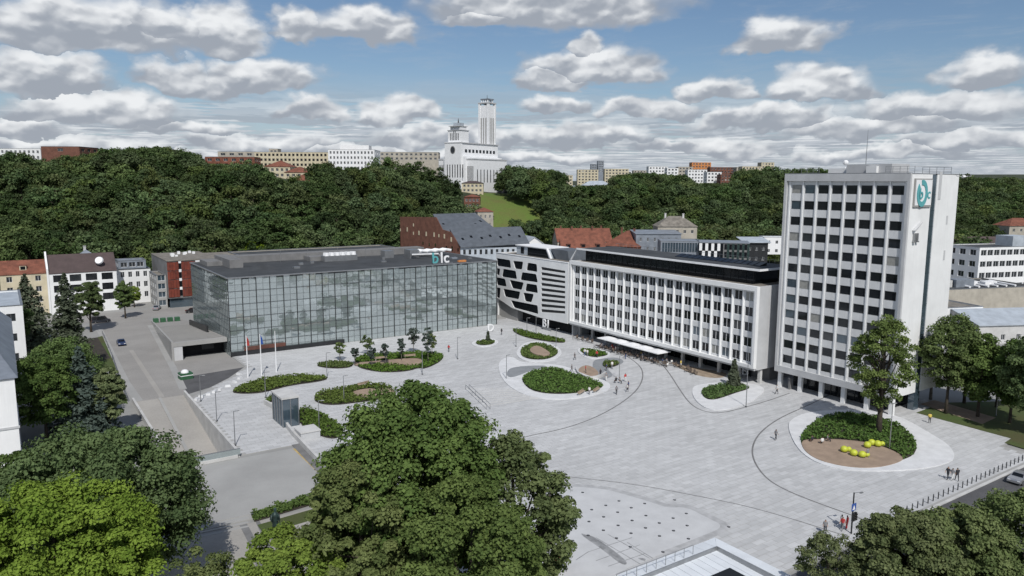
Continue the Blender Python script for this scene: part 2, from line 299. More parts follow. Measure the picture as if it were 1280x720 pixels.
# ------------------------------------------------------------------ facade helpers (local x along the front, y into the building)
def grid_wall(mb, L, z0, z1, cols, rows, T=.35, y=0.0):
    xs = 0.0
    for (a, b) in cols:
        if a-xs > 1e-3: mb.box(xs, a, y, y+T, z0, z1)
        zs = z0
        for (c, d) in rows:
            if c-zs > 1e-3: mb.box(a, b, y, y+T, zs, c)
            zs = d
        if z1-zs > 1e-3: mb.box(a, b, y, y+T, zs, z1)
        xs = b
    if L-xs > 1e-3: mb.box(xs, L, y, y+T, z0, z1)
def even(n, a, b, w):
    p = (b-a)/n; return [(a+p*(i+.5)-w/2, a+p*(i+.5)+w/2) for i in range(n)]
WC = {}
def win_meshes(w, h, fm, gm, bars):
    k = (round(w, 2), round(h, 2), fm, gm, bars)
    if k not in WC:
        m = MB(); t = .07
        m.box(0, w, 0, .1, 0, t); m.box(0, w, 0, .1, h-t, h); m.box(0, t, 0, .1, t, h-t); m.box(w-t, w, 0, .1, t, h-t)
        for i in range(1, bars): x = w*i/bars; m.box(x-t/2, x+t/2, 0, .1, t, h-t)
        g = MB(); g.box(t*.5, w-t*.5, .05, .09, t*.5, h-t*.5)
        WC[k] = (m.mesh('window', fm), g.mesh('pane', gm))
    return WC[k]
def side_of(w, d, side):
    return {'front': ((0, 0), 0, w), 'right': ((w, 0), math.pi/2, d), 'back': ((w, d), math.pi, w), 'left': ((0, d), -math.pi/2, d)}[side]
def place_windows(root, w, d, side, cols, rows, fm='white_paint', gm='glass_window', bars=2, y=.18, zoff=0, skip=None):
    (ox, oy), rz, L = side_of(w, d, side)
    R = Matrix.Rotation(rz, 3, 'Z')
    for i, (a, b) in enumerate(cols):
        for j, (c, e) in enumerate(rows):
            if skip and skip(i, j): continue
            fr, pn = win_meshes(b-a, e-c, fm, gm, bars)
            p = R @ Vector((a, y, 0)); o = ob('window', fr, root, (ox+p.x, oy+p.y, c+zoff), rz)
            pq = ob('pane', pn, o)
            if gm == 'glass_dark' and random.random() < .13: pq.material_slots[0].link = 'OBJECT'; pq.material_slots[0].material = MATS[random.choice(['blind', 'glass_window', 'glass_blue'])]
def wallM(w, d, side):
    (ox, oy), rz, L = side_of(w, d, side); return Matrix.Translation((ox, oy, 0)) @ Matrix.Rotation(rz, 4, 'Z')
def building(name, label, x, y, rz, w, d, h, z0=0, wall='white_render', roofm='roof_dark', roof='flat', rh=3, nf=4, ns=3, fl=3, win=(1.2, 1.5), sill=.95, fh=None, g0=0.0,
             frame='white_paint', glass='glass_window', bars=2, cat='building', sides=('front', 'right', 'left'), over=.4, group=None, chim=0, axis='x', rows=None, found=0, dormers=0, skylights=0):
    root = thing(name, label, cat, (x, y, z0), rz, group)
    fh = fh or (h-g0)/fl; rows = rows or [(g0+fh*i+sill, g0+fh*i+sill+win[1]) for i in range(fl)]
    mb = MB(); T = .35
    for sd in ('front', 'right', 'back', 'left'):
        (ox, oy), r, L = side_of(w, d, sd); n = nf if sd in ('front', 'back') else ns
        inset = 0 if sd in ('front', 'back') else T
        mb.M = wallM(w, d, sd)
        if sd in sides and n:
            cols = even(n, .5, L-.5, win[0]); m2 = MB(); grid_wall(m2, L, -found, h, cols, rows, T)
            if inset:   # trim end piers so that corners butt
                m2.v = [(min(max(a, T), L-T), b, c) for a, b, c in m2.v]
            mb.add(m2.v, m2.f); place_windows(root, w, d, sd, cols, rows, frame, glass, bars)
        else: mb.box(inset, L-inset, 0, T, -found, h)
    mb.M = Matrix.Identity(4)
    if roof == 'gable':
        if axis == 'x':
            for xx in (0, w-T): mb.add([(xx, 0, h), (xx+T, 0, h), (xx+T, d, h), (xx, d, h), (xx, d/2, h+rh), (xx+T, d/2, h+rh)], [(0, 3, 4), (1, 5, 2), (0, 4, 5, 1), (3, 2, 5, 4), (0, 1, 2, 3)])
        else:
            for yy in (0, d-T): mb.add([(0, yy, h), (w, yy, h), (w, yy+T, h), (0, yy+T, h), (w/2, yy, h+rh), (w/2, yy+T, h+rh)], [(0, 1, 4), (3, 5, 2), (0, 4, 5, 3), (1, 2, 5, 4), (0, 3, 2, 1)])
    mb.build('wall', wall, root)
    r = MB(); t = .22; e = over
    if roof == 'flat':
        r.box(T+.01, w-T-.01, T+.01, d-T-.01, h-.5, h-.25); rf = r.build('roof', roofm, root)
        c = MB(); c.box(-.08, w+.08, -.08, T+.05, h+.002, h+.12); c.box(-.08, w+.08, d-T-.05, d+.08, h+.002, h+.12); c.box(-.08, T+.05, T+.05, d-T-.05, h+.002, h+.12); c.box(w-T-.05, w+.08, T+.05, d-T-.05, h+.002, h+.12)
        c.build('coping', 'steel', root)
    elif roof == 'gable':
        if axis == 'x':
            k = rh/(d/2); zl = h-e*k
            for sy in (0, 1):
                Y0 = -e if sy == 0 else d+e; q = [(-e, Y0, zl), (w+e, Y0, zl), (w+e, d/2, h+rh), (-e, d/2, h+rh)]
                if sy: q = q[::-1]
                r.hexa(q+[(a, b_, c+t) for a, b_, c in q])
        else:
            k = rh/(w/2); zl = h-e*k
            for sx in (0, 1):
                X0 = -e if sx == 0 else w+e; q = [(X0, d+e, zl), (X0, -e, zl), (w/2, -e, h+rh), (w/2, d+e, h+rh)]
                if sx: q = q[::-1]
                r.hexa(q+[(a, b_, c+t) for a, b_, c in q])
        rf = r.build('roof', roofm, root)
    elif roof == 'hip':
        i = min(w, d)/2
        if w >= d: tp = [(i-.05, d/2, h+rh), (w-i+.05, d/2, h+rh)]
        else: tp = [(w/2, i-.05, h+rh), (w/2, d-i+.05, h+rh)]
        vs = [(-e, -e, h), (w+e, -e, h), (w+e, d+e, h), (-e, d+e, h)]+tp
        fs = [(0, 1, 5, 4), (1, 2, 5), (2, 3, 4, 5), (3, 0, 4), (0, 3, 2, 1)] if w >= d else [(0, 1, 4), (1, 2, 5, 4), (2, 3, 5), (3, 0, 4, 5), (0, 3, 2, 1)]
        r.add(vs, fs); rf = r.build('roof', roofm, root)
    elif roof == 'mono':
        q = [(-e, -e, h), (w+e, -e, h), (w+e, d+e, h+rh), (-e, d+e, h+rh)]; r.hexa(q+[(a, b_, c+t) for a, b_, c in q]); rf = r.build('roof', roofm, root)
        mm = MB()
        for xx in (0, w-T): mm.add([(xx, 0, h), (xx+T, 0, h), (xx+T, d, h), (xx, d, h), (xx, d, h+rh), (xx+T, d, h+rh)], [(0, 3, 4), (1, 5, 2), (0, 4, 5, 1), (3, 2, 5, 4)])
        mm.build('side_wall', wall, root)
    for i in range(chim):
        c = MB(); cx = w*(i+.6)/(chim+.3); cy = d*(.42 if i % 2 else .6); zt = h+(rh if roof != 'flat' else 0)+1.1; c.box(cx-.4, cx+.4, cy-.3, cy+.3, h-.2, zt); c.box(cx-.5, cx+.5, cy-.4, cy+.4, zt, zt+.15)
        c.build('chimney', 'brick' if roofm.startswith('tile') else 'concrete_light', rf)
    if roof == 'gable' and axis == 'x':
        sl = math.atan2(rh, d/2)
        for i in range(skylights):
            c = MB(); c.box(-.45, .45, -.6, .6, 0, .12); cy = d*.24; c.build('skylight', 'glass_black', rf, loc=(w*(i+.5)/skylights, cy, h+cy*2/d*rh+.24)).rotation_euler = (sl, 0, 0)
        for i in range(dormers):
            cx = w*(i+.5)/dormers; cy = d*.12; zz = h+cy*2/d*rh; c = MB(); c.box(cx-.9, cx+.9, cy, cy+2.2, zz, zz+1.6); o = c.build('dormer', wall, rf)
            c = MB(); c.box(cx-1.05, cx+1.05, cy-.15, cy+2.4, zz+1.602, zz+1.72); c.build('dormer_roof', roofm, rf); c = MB(); c.box(cx-.65, cx+.65, cy-.03, cy-.002, zz+.35, zz+1.35); c.build('dormer_window', 'glass_black', rf)
    return root
def text(name, s, size, m, parent, loc, rot, ext=.08):
    cu = bpy.data.curves.new(name, 'FONT'); cu.body = s; cu.size = size; cu.extrude = ext; cu.offset = size*.012; cu.resolution_u = 4
    tmp = bpy.data.objects.new('tmp', cu); me = bpy.data.meshes.new_from_object(tmp); bpy.data.objects.remove(tmp); me.materials.clear(); me.materials.append(MATS[m])
    return ob(name, me, parent, loc, rot=rot)
# ------------------------------------------------------------------ terrain
def lerp(x, xs, ys): return float(np.interp(x, xs, ys))
def terr(a, b):
    X, Y = w2c(a, b)
    if Y < 250: return 0.0
    yb = lerp(X, [-400, -250, -140, -90, -30, 20, 100, 250, 500], [310, 305, 300, 325, 375, 395, 400, 430, 560])
    hp = lerp(X, [-500, -300, -150, -75, -20, 20, 60, 200, 400, 900], [42, 43, 44, 38, 34, 33, 34, 34, 30, 26])
    wd = lerp(X, [-200, -60, 0, 60, 300], [125, 125, 140, 140, 160])
    if X > 400: yb += (X-400)*.2
    t = min(1, max(0, (Y-yb)/wd)); z = hp*t*t*(3-2*t)
    if X > 330: z += 12*min(1, max(0, (Y-900)/500))
    if Y > 1500: z += lerp(X, [-2000, 300, 900, 1600], [0, 0, 26, 34])*min(1, (Y-1500)/600)
    return z+(.6*math.sin(a*.07)*math.cos(b*.05) if t > .2 else 0)
HX0, HX1, HY0, HY1 = 18.6, 27.4, 115.0, 155.5       # opening of the car-park ramp
xs = sorted(set([-9000, -6000, -4000, -2800, -2000, -1400, -1000, -700, -500, -400, -330]+list(range(-280, 10, 10))+[HX0, HX1]+list(range(40, 900, 10))+list(range(920, 1600, 30))+[1700, 1900, 2200, 2600, 3200, 4000, 5500, 8000, 12000]))
ys = sorted(set([-3000, -1500, -600, -200, 0, 50]+[HY0, HY1]+list(range(180, 780, 10))+list(range(800, 1400, 30))+[1500, 1700, 2000, 2400, 3000, 3800, 5000, 7500, 12000]))
vs = [(x, y, terr(x, y)) for y in ys for x in xs]; nx = len(xs); fs = []
for j in range(len(ys)-1):
    for i in range(nx-1):
        if xs[i] >= HX0 and xs[i+1] <= HX1 and ys[j] >= HY0 and ys[j+1] <= HY1: continue
        fs.append((j*nx+i, j*nx+i+1, (j+1)*nx+i+1, (j+1)*nx+i))
g = MB(); g.v = vs; g.f = fs; g.mi = [0]*len(fs)
struct(g.build('ground', 'grass_floor', smooth=True))
def sheet(name, poly, z0, z1, m, holes=(), parent=None):
    o = MB().prism(poly, z0, z1, holes).build(name, m, parent)
    return o
def px(pts, z=0.0): return [G(p[0], p[1], z) for p in pts]
def smooth_poly(pts, n=3):
    for _ in range(n):
        q = []
        for i in range(len(pts)):
            a, b = pts[i], pts[(i+1) % len(pts)]
            q += [(a[0]*.75+b[0]*.25, a[1]*.75+b[1]*.25), (a[0]*.25+b[0]*.75, a[1]*.25+b[1]*.75)]
        pts = q
    return pts
def smooth_line(pts, n=3):
    for _ in range(n):
        q = [pts[0]]
        for a, b in zip(pts, pts[1:]): q += [(a[0]*.75+b[0]*.25, a[1]*.75+b[1]*.25), (a[0]*.25+b[0]*.75, a[1]*.25+b[1]*.75)]
        pts = q+[pts[-1]]
    return pts
def ribbon(pts, w):
    L, R_ = [], []
    for i, p in enumerate(pts):
        a, b = pts[max(i-1, 0)], pts[min(i+1, len(pts)-1)]; dx, dy = b[0]-a[0], b[1]-a[1]; l = math.hypot(dx, dy) or 1
        L.append((p[0]-dy/l*w/2, p[1]+dx/l*w/2)); R_.append((p[0]+dy/l*w/2, p[1]-dx/l*w/2))
    return L, R_
def strip(mb, pts, w, z0, z1):
    L, R_ = ribbon(pts, w)
    for i in range(len(pts)-1):
        q = [L[i], R_[i], R_[i+1], L[i+1]]; mb.hexa([(*p, z0) for p in q]+[(*p, z1) for p in q])
def inpoly(p, poly):
    x, y = p; c = False; j = len(poly)-1
    for i in range(len(poly)):
        a, b = poly[i], poly[j]
        if (a[1] > y) != (b[1] > y) and x < (b[0]-a[0])*(y-a[1])/(b[1]-a[1])+a[0]: c = not c
        j = i
    return c
# streets ------------------------------------------------------------
PZ = .14
tg = MB(); tg.box(-90, HX0, 20, 300, .0, .01); tg.box(HX1, 330, 20, 300, .0, .01); tg.box(HX0, HX1, 20, HY0, .0, .01); tg.box(HX0, HX1, HY1, 300, .0, .01); struct(tg.build('town_ground', 'tarmac_path'))
struct(sheet('side_street', [(18.8, HY1+.02), (27.6, HY1+.02), (29.6, 170), (30.6, 186.6), (35.4, 243), (35.4, 252), (20.5, 252), (20, 200), (18.4, 171)], .012, .02, 'asphalt'))
struct(sheet('cross_street', [(-90, 252), (120, 252.0), (120, 263), (30, 268), (-90, 270)], .012, .022, 'asphalt'))
struct(sheet('garage_yard', [(29.9, 170), (43.4, 172), (43.4, 187), (31, 187)], .012, .02, 'asphalt'))
struct(sheet('yard_apron', [(28, HY1+.02), (33, 158.4), (38, 164), (43.4, 171.9), (29.8, 169.9)], .012, .022, 'asphalt_dark'))
struct(sheet('front_street', [(50, 30), (420, 30), (420, 46), (50, 46)], .012, .022, 'asphalt_dark'))
struct(sheet('street_kerb', [(83, 46.0), (420, 46), (420, 46.4), (83, 46.4)], .0, .15, 'concrete_light'))
mb = MB(); strip(mb, [(50, 38), (420, 38)], .14, .023, .03); struct(mb.build('centre_line', 'white_paint'))
mb = MB()
for i in range(8): mb.box(84.2, 88.6, 45.2-i*1.5-.8, 45.2-i*1.5, .023, .03)
struct(mb.build('crosswalk', 'white_paint'))
mb = MB(); strip(mb, [(23.6, 156), (24.6, 205)], .9, .021, .027); struct(mb.build('repaired_asphalt', 'asphalt_pale'))
# pale side strips of the street
mb = MB(); strip(mb, [(19.4, HY1+.3), (19.2, 172), (21, 240)], 1.6, .021, .028); strip(mb, [(28.2, 160), (29.9, 180), (34, 238)], 1.4, .021, .028); struct(mb.build('street_edge_paving', 'concrete'))
# ramp
rm = MB(); rm.add([(HX0, HY1, .02), (HX1, HY1, .02), (HX1, HY0, -5), (HX0, HY0, -5)], [(3, 2, 1, 0)]); struct(rm.build('ramp_roadway', 'asphalt_pale'))
rm = MB(); rm.hexa([(HX0+4.2, HY0, -4.99), (HX0+4.75, HY0, -4.99), (HX0+4.75, HY1, .03), (HX0+4.2, HY1, .03), (HX0+4.2, HY0, -4.86), (HX0+4.75, HY0, -4.86), (HX0+4.75, HY1, .16), (HX0+4.2, HY1, .16)]); struct(rm.build('ramp_median', 'concrete'))
rm = MB(); 
for x0, x1 in ((HX0-.4, HX0), (HX1, HX1+.4)): rm.box(x0, x1, HY0, HY1, -5.5, .9)
rm.box(HX0, HX1, HY0-.4, HY0, -2.2, .5)
rw = struct(rm.build('ramp_wall', 'concrete_light'))
rm = MB()
for i in range(6): rm.box(HX0+.2, HX1-.2, HY0+6+i*5.5, HY0+6.25+i*5.5, -4.2+i*.7, -4.17+i*.7)
rm = MB(); rm.box(HX0, HX1+.4, HY0-.32, HY0-.22, .5, 1.4); t = tag(rm.build('glass_parapet', 'glass_facade'), 'clear glass parapet across the sunken end of the car park ramp', 'railing')
c = MB(); c.box(HX0, HX1+.4, HY0-.36, HY0-.18, 1.4, 1.46); c.build('handrail', 'steel', t)
rm = MB(); rm.box(HX0-.42, HX0-.38, HY0, HY0+.1, .9, 1.3)
# plaza ---------------------------------------------------------------
PLZ = [(27.8, 115.2), (27.8, 152), (33, 158), (38, 163.6), (43.6, 172), (43.6, 184.2), (119.6, 184.2), (119.6, 200), (150, 200), (150, 159), (148, 52), (131.2, 52), (131.2, 46.4), (83, 46.4), (62, 46.4), (62, 30), (36.4, 30), (36.4, 115.2)]
struct(sheet('plaza_base', PLZ, .0, .125, 'concrete'))
def slab_mesh(): 
    m = MB(); w, d = SLX-.025, SLY-.025; m.hexa([(.025, .025, 0), (w, .025, 0), (w, d, 0), (.025, d, 0), (.03, .03, .04), (w-.005, .03, .04), (w-.005, d-.005, .04), (.03, d-.005, .04)]); m.f = m.f[1:]; m.mi = m.mi[1:]; return m
sm = slab_mesh(); slab_me = sm.mesh('slab', 'paving'); cells = []
for r in range(int(30/SLY), int(202/SLY)):
    for cix in range(int(27/SLX)-1, int(152/SLX)):
        x = (cix-(r*.5) % 1.0)*SLX; y = r*SLY; cx, cy = x+SLX/2, y+SLY/2
        if not all(inpoly((x+dx, y+dy), PLZ) for dx in (.05, SLX-.05) for dy in (.05, SLY-.05)): continue
        u_, v_ = PX(cx, cy, PZ); cells.append((x, y, u_, v_, math.hypot(cx, cy)))
vis = sorted([c for c in cells if 0 < c[2] < 1280 and c[3] < 735 and not (c[2] < 735 and c[3] > 560) and not (985 < c[2] and c[3] > 655)], key=lambda c: c[4])[:300]
vset = set((c[0], c[1]) for c in vis)
plaza = struct(thing('plaza_paving', '', '')); del plaza['label']; del plaza['category']
for c in vis: ob('slab', slab_me, plaza, (c[0], c[1], .10))
arr = np.array([(c[0], c[1]) for c in cells if (c[0], c[1]) not in vset]); V0 = np.array(sm.v); F0 = sm.f; n0 = len(V0)
V = (V0[None]+np.concatenate([arr, np.full((len(arr), 1), .10)], 1)[:, None]).reshape(-1, 3)
def quads_mesh(name, V, F4, m, attr=None, smooth=False):
    me = bpy.data.meshes.new(name); nf, k = F4.shape
    me.vertices.add(len(V)); me.vertices.foreach_set('co', V.astype(np.float32).ravel()); me.loops.add(nf*k); me.loops.foreach_set('vertex_index', F4.astype(np.int32).ravel())
    me.polygons.add(nf); me.polygons.foreach_set('loop_start', np.arange(nf, dtype=np.int32)*k); me.materials.append(MATS[m])
    me.polygons.foreach_set('use_smooth', np.full(nf, bool(smooth)))
    me.update(calc_edges=True)
    if attr is not None: a = me.attributes.new('leafv', 'FLOAT', 'FACE'); a.data.foreach_set('value', attr.astype(np.float32))
    return me
FF = (np.array(F0)[None]+(np.arange(len(arr))*n0)[:, None, None]).reshape(-1, 4)
stuff(ob('slab', quads_mesh('slabs', V, FF, 'paving'), plaza))
PZ = .141
# lower terraces left of the square
TER = [(19.2, 92), (19.2, 114.5), (36.3, 114.5), (36.3, 92)]
struct(sheet('terrace', px([(216, 590), (372, 560), (412, 598), (398, 627), (309, 651), (200, 676)], .0), .01, .12, 'concrete'))
struct(sheet('terrace_edge_strip', px([(366, 561), (374, 559.5), (414, 597), (406, 599)], .12), .121, .127, 'yellow_line'))
struct(sheet('lower_forecourt', px([(180, 690), (309, 655), (420, 628), (520, 740), (150, 760)], 0), .01, .03, 'asphalt_pale'))
st = MB()
for i in range(4):
    a0, a1 = G(170, 689-i*5, 0), G(311, 659-i*4.6, 0); dx, dy = a1[0]-a0[0], a1[1]-a0[1]; l = math.hypot(dx, dy); nx_, ny_ = -dy/l*.45, dx/l*.45
    st.hexa([(a0[0], a0[1], .0), (a1[0], a1[1], .0), (a1[0]+nx_, a1[1]+ny_, 0), (a0[0]+nx_, a0[1]+ny_, 0)]+[(a0[0], a0[1], .05+i*.05), (a1[0], a1[1], .05+i*.05), (a1[0]+nx_, a1[1]+ny_, .05+i*.05), (a0[0]+nx_, a0[1]+ny_, .05+i*.05)])
struct(st.build('terrace_steps', 'concrete'))
st = MB(); strip(st, px([(303, 654), (322, 690), (330, 730)]), .9, .031, .037); strip(st, px([(322, 652), (345, 700)]), .5, .031, .037); struct(st.build('dark_paving_bands', 'concrete_dark'))
struct(sheet('lawn', px([(322, 657), (405, 633), (425, 640), (330, 668)]), .03, .10, 'grass'))
struct(sheet('lawn', px([(60, 440), (128, 420), (146, 462), (100, 470)]), .02, .06, 'grass'))
struct(sheet('flower_bed', px([(20, 436), (122, 422), (138, 448), (60, 466)]), .05, .09, 'soil'))
struct(sheet('lawn', px([(126, 476), (148, 474), (160, 505), (132, 500)]), .02, .06, 'grass'))
struct(sheet('lawn', [(131.4, 40), (133, 52.4), (136.3, 52.8), (137.2, 69), (148, 69.5), (165, 60), (165, 40)], .145, .19, 'grass'))
struct(sheet('bare_lawn_edge', px([(1150, 505), (1168, 500), (1245, 522), (1228, 530)], .19), .19, .196, 'sand'))
# drain lines
DR = [[(640, 552), (659, 545), (699, 537.5), (737.8, 525), (771, 508), (796, 489), (804.5, 472), (801.7, 458.3), (785, 445.8), (770, 438), (748, 431), (715, 424)],
      [(790, 440), (812.8, 445.8), (826.7, 454), (837.8, 468), (848.9, 486), (862.8, 505.6), (879.4, 514.4), (900, 517), (932, 509), (960, 501), (987, 491.5)],
      [(1041, 491), (1020, 502), (1006.7, 508), (973, 523), (950, 540), (940, 557), (941, 575), (956, 597), (980, 612), (1020, 628), (1059.5, 642), (1090, 654)],
      [(700, 594.5), (710.5, 596), (793, 605), (872.5, 620), (936, 633), (1000, 651.5), (1060, 671)]]
mb = MB()
for i, l in enumerate(DR): strip(mb, smooth_line(px(l, PZ), 3), .26 if i < 3 else .16, PZ-.002, PZ+.012)
struct(mb.build('drain_channel', 'concrete_dark'))
# fountain field: pale paving, wet marks, ground jets
struct(sheet('fountain_paving', smooth_poly(px([(640, 700), (668, 640), (690, 604), (705, 607), (757, 609.5), (790, 619), (815, 626), (835, 634), (862, 635), (884, 645), (911, 658.5), (868, 676), (770, 715), (740, 740), (650, 740)], PZ), 2), PZ, PZ+.008, 'fountain'))
wet = [[(726, 666), (733, 669), (742, 670), (770, 690), (786, 704), (778, 707), (752, 686), (728, 670)], [(735, 628), (760, 611), (790, 620.5), (798, 627), (775, 622), (757, 614)], [(835, 634), (850, 629), (880, 640), (912, 658), (905, 660), (884, 648), (862, 638)], [(795, 697), (808, 698), (806, 702)]]
mb = MB(); strip(mb, smooth_line(px([(690, 604.5), (705, 606), (757, 609), (790, 618.5), (815, 625.5), (835, 633), (850, 631), (864, 634), (884, 644), (913, 658.5), (880, 673), (830, 692)], PZ), 2), 1.0, PZ+.0084, PZ+.0088); struct(mb.build('damp_edge', 'damp'))
for w_ in (wet[0], wet[3]): struct(sheet('wet_paving', smooth_poly(px(w_, PZ+.01), 2), PZ+.009, PZ+.013, 'wet'))
mb = MB()
for a, b in [((735, 690), (790, 672)), ((745, 701), (800, 681)), ((720, 700), (735, 690)), ((760, 708), (806, 692))]: strip(mb, px([a, b], PZ), .1, PZ+.0085, PZ+.0125)
for a, b in [((745, 672), (800, 705)), ((760, 668), (812, 698)), ((784, 678), (816, 698))]: strip(mb, px([a, b], PZ), .1, PZ+.0086, PZ+.0128)
struct(mb.build('wet_joints', 'wet'))
# ================================================================== BUILDINGS ON THE SQUARE
# ---- white tower
TA, TB, TL, TD, TZ0, TZ1 = 131.0, 94.9, 24.8, 16.8, 3.6, 43.7
tower = thing('office_tower', 'tall white office tower of twelve storeys on columns with a dark stripe down its side', 'tower', (TA, TB, 0), -math.pi/2)
nr = 12; fh = (TZ1-1.6-TZ0-.9)/nr
wrow = [(TZ0+.9+fh*i+1.02, TZ0+.9+fh*i+2.72) for i in range(nr)]
bw = (TL-1.5)/8; wcol = [(.75+bw*i+.48, .75+bw*(i+1)-.22) for i in range(8)]
mb = MB(); grid_wall(mb, TL, TZ0, TZ1, wcol, wrow, .4)
mb.build('front_wall', 'spandrel', tower)
place_windows(tower, TL, TD, 'front', wcol, wrow, 'steel', 'glass_dark', 1, .06)
for i in range(9):
    mb = MB(); x = .75+bw*i+(.18 if i else .1); mb.box(x-.15, x+.15, -.2, -.002, TZ0+1.2, TZ1-1.3); mb.build('pier', 'white_render', tower)
mb = MB(); mb.box(-.25, TL+.25, -.5, -.002, TZ1-1.3, TZ1+.1); mb.box(-.25, .3, -.5, -.002, TZ0+1.2, TZ1-1.3); mb.box(TL-.3, TL+.25, -.5, -.002, TZ0+1.2, TZ1-1.3); mb.box(-.25, TL+.25, -.5, -.002, TZ0-.1, TZ0+1.2)
mb.build('facade_frame', 'grey_panel', tower)
mb = MB(); mb.box(TL-.4, TL, .402, 7.3, TZ0, TZ1); mb.box(TL-.4, TL, 9.0, TD, TZ0, TZ1); mb.build('side_wall', 'white_render', tower)
mb = MB(); mb.box(TL-1.2, TL-.12, 7.3, 9.0, 0, TZ1-.05)
for k in range(14): mb.box(TL-.12, TL-.08, 7.3, 9.0, 3+k*2.85, 3.1+k*2.85)
mb.build('stair_window_strip', 'glass_blue', tower)
mb = MB(); mb.box(0, TL-.42, TD-.4, TD, TZ0, TZ1); mb.box(0, .4, .402, TD-.41, TZ0, TZ1); mb.build('rear_wall', 'grey_panel', tower)
mb = MB(); mb.box(.41, TL-1.25, .42, TD-.42, TZ1-.6, TZ1-.3); rf = mb.build('roof', 'roof_dark', tower)
mb = MB(); mb.box(.41, TL-1.25, .42, TD-.42, TZ0-.1, TZ0+.3); mb.build('soffit', 'concrete', tower)
mb = MB(); mb.box(-.3, TL+.05, -.52, .5, TZ1+.102, TZ1+.2); mb.box(TL-.45, TL+.05, .5, TD, TZ1+.002, TZ1+.1); mb.build('coping', 'steel', tower)
for i in range(6):
    for y in (.7, 8.3):
        if y > 1 and i < 5: continue
        mb = MB(); x = .5+i*(TL-1.1)/5; mb.box(x-.4, x+.4, y-.35, y+.35, 0, TZ0-.1); mb.build('column', 'white_render', tower)
mb = MB(); mb.box(1.5, TL-3.2, 3.6, 3.75, .14, TZ0-.1); mb.box(TL-3.2, TL-3.05, 3.6, 15, .14, TZ0-.1); mb.build('lobby_glazing', 'glass_dark', tower)
for i in range(12):
    mb = MB(); x = 1.6+i*1.7; mb.box(x, x+.12, 3.5, 3.59, .14, TZ0-.1); mb.build('lobby_mullion', 'dark_metal', tower)
mb = MB(); mb.box(9.5, 18.5, 5, 11, TZ1-.3, TZ1+1.9); ph = mb.build('plant_room', 'grey_panel', tower)
mb = MB(); mb.box(5, 9.4, 6, 11, TZ1-.3, TZ1+1.2); mb.box(14, 16, 4.2, 4.98, TZ1-.3, TZ1+1.5); mb.build('roof_cabin', 'white_render', tower)
mb = MB()
for x0, x1 in ((1, 5), (18.5, TL-1)):
    for zz in (.45, .9, 1.35): mb.tube([(x0, 3, TZ1+zz), (x1, 3, TZ1+zz)], .035, 4); mb.tube([(x0, TD-1, TZ1+zz), (x1, TD-1, TZ1+zz)], .035, 4)
    n = int((x1-x0)/1.2)
    for k in range(n+1):
        for yy in (3, TD-1): mb.tube([(x0+(x1-x0)*k/n, yy, TZ1-.3), (x0+(x1-x0)*k/n, yy, TZ1+1.4)], .04, 4)
for zz in (.5, 1.35): mb.tube([(TL-1, 3, TZ1+zz), (TL-1, TD-1, TZ1+zz)], .035, 4)
mb.build('roof_railing', 'steel', tower)
mb = MB(); mb.tube([(11.6, 8, TZ1+1.8), (11.6, 8, TZ1+8.5)], [.08, .03], 5); mb.build('antenna', 'steel', tower)
mb = MB(); mb.ball(8, 7, TZ1+2.3, .55); mb.tube([(8, 7, TZ1+1.2), (8, 7, TZ1+1.9)], .08, 5); mb.build('satellite_dish', 'white_paint', tower)
# logo board on the side face
def onside(pxx, pyy): a, z = onB(pxx, pyy, TB-TL)[0], onB(pxx, pyy, TB-TL)[1]; return a-TA, z
b0_, b1_ = onside(1143, 223), onside(1160.5, 258.5)
y0b, y1b, z1b, z0b = b0_[0], b1_[0]+.35, b0_[1], b1_[1]
mb = MB(); mb.box(TL+.002, TL+.25, y0b, y1b, z0b, z1b); bd = mb.build('logo_board', 'concrete', tower)
mb = MB(); mb.box(TL+.252, TL+.32, y0b+.25, y1b-.25, z0b+.3, z1b-.25); mb.build('board_face', 'white_paint', bd)
cy_, cz_ = y0b+(y1b-y0b)*.40, (z0b+z1b)/2-.1
mb = MB(); R0 = (y1b-y0b)*.30
for k in range(24):
    a0, a1 = 2*math.pi*k/24, 2*math.pi*(k+1)/24
    if 6 < k < 9: continue
    mb.hexa([(TL+.325, cy_+r*math.cos(t_), cz_+1.35*r*math.sin(t_)) for (r, t_) in ((R0, a0), (R0*.62, a0), (R0*.62, a1), (R0, a1))]+[(TL+.42, cy_+r*math.cos(t_), cz_+1.35*r*math.sin(t_)) for (r, t_) in ((R0, a0), (R0*.62, a0), (R0*.62, a1), (R0, a1))])
mb.build('logo_ring', 'teal', bd)
text('letter', 'b', 2.6, 'teal', bd, (TL+.43, cy_-1.05, cz_-.9), (math.pi/2, 0, math.pi/2), .05); text('letter', 'c', 2.6, 'teal', bd, (TL+.33, y1b-1.75, cz_-.9), (math.pi/2, 0, math.pi/2), .05)
q = onside(1144.5, 290)
mb = MB(); mb.hexa([(TL+.01, q[0]-1.2, q[1]+.2), (TL+.6, q[0]-1.2, q[1]+.2), (TL+.5, q[0]+1.2, q[1]+1.6), (TL+.01, q[0]+1.2, q[1]+1.6), (TL+.01, q[0]-1.2, q[1]+.35), (TL+.6, q[0]-1.2, q[1]+.35), (TL+.5, q[0]+1.2, q[1]+1.75), (TL+.01, q[0]+1.2, q[1]+1.75)]); wk = mb.build('wall_bracket', 'grey_panel', tower)
mb = MB()
for k in (-1, 0): mb.box(TL+.01, TL+.4, q[0]+k*.9, q[0]+.4+k*.9, q[1]-1.6, q[1]-.2); mb.box(TL+.01, TL+.5, q[0]+k*.9-.1, q[0]+.5+k*.9, q[1]-1.8, q[1]-1.6)
mb.build('wall_camera', 'steel', wk)
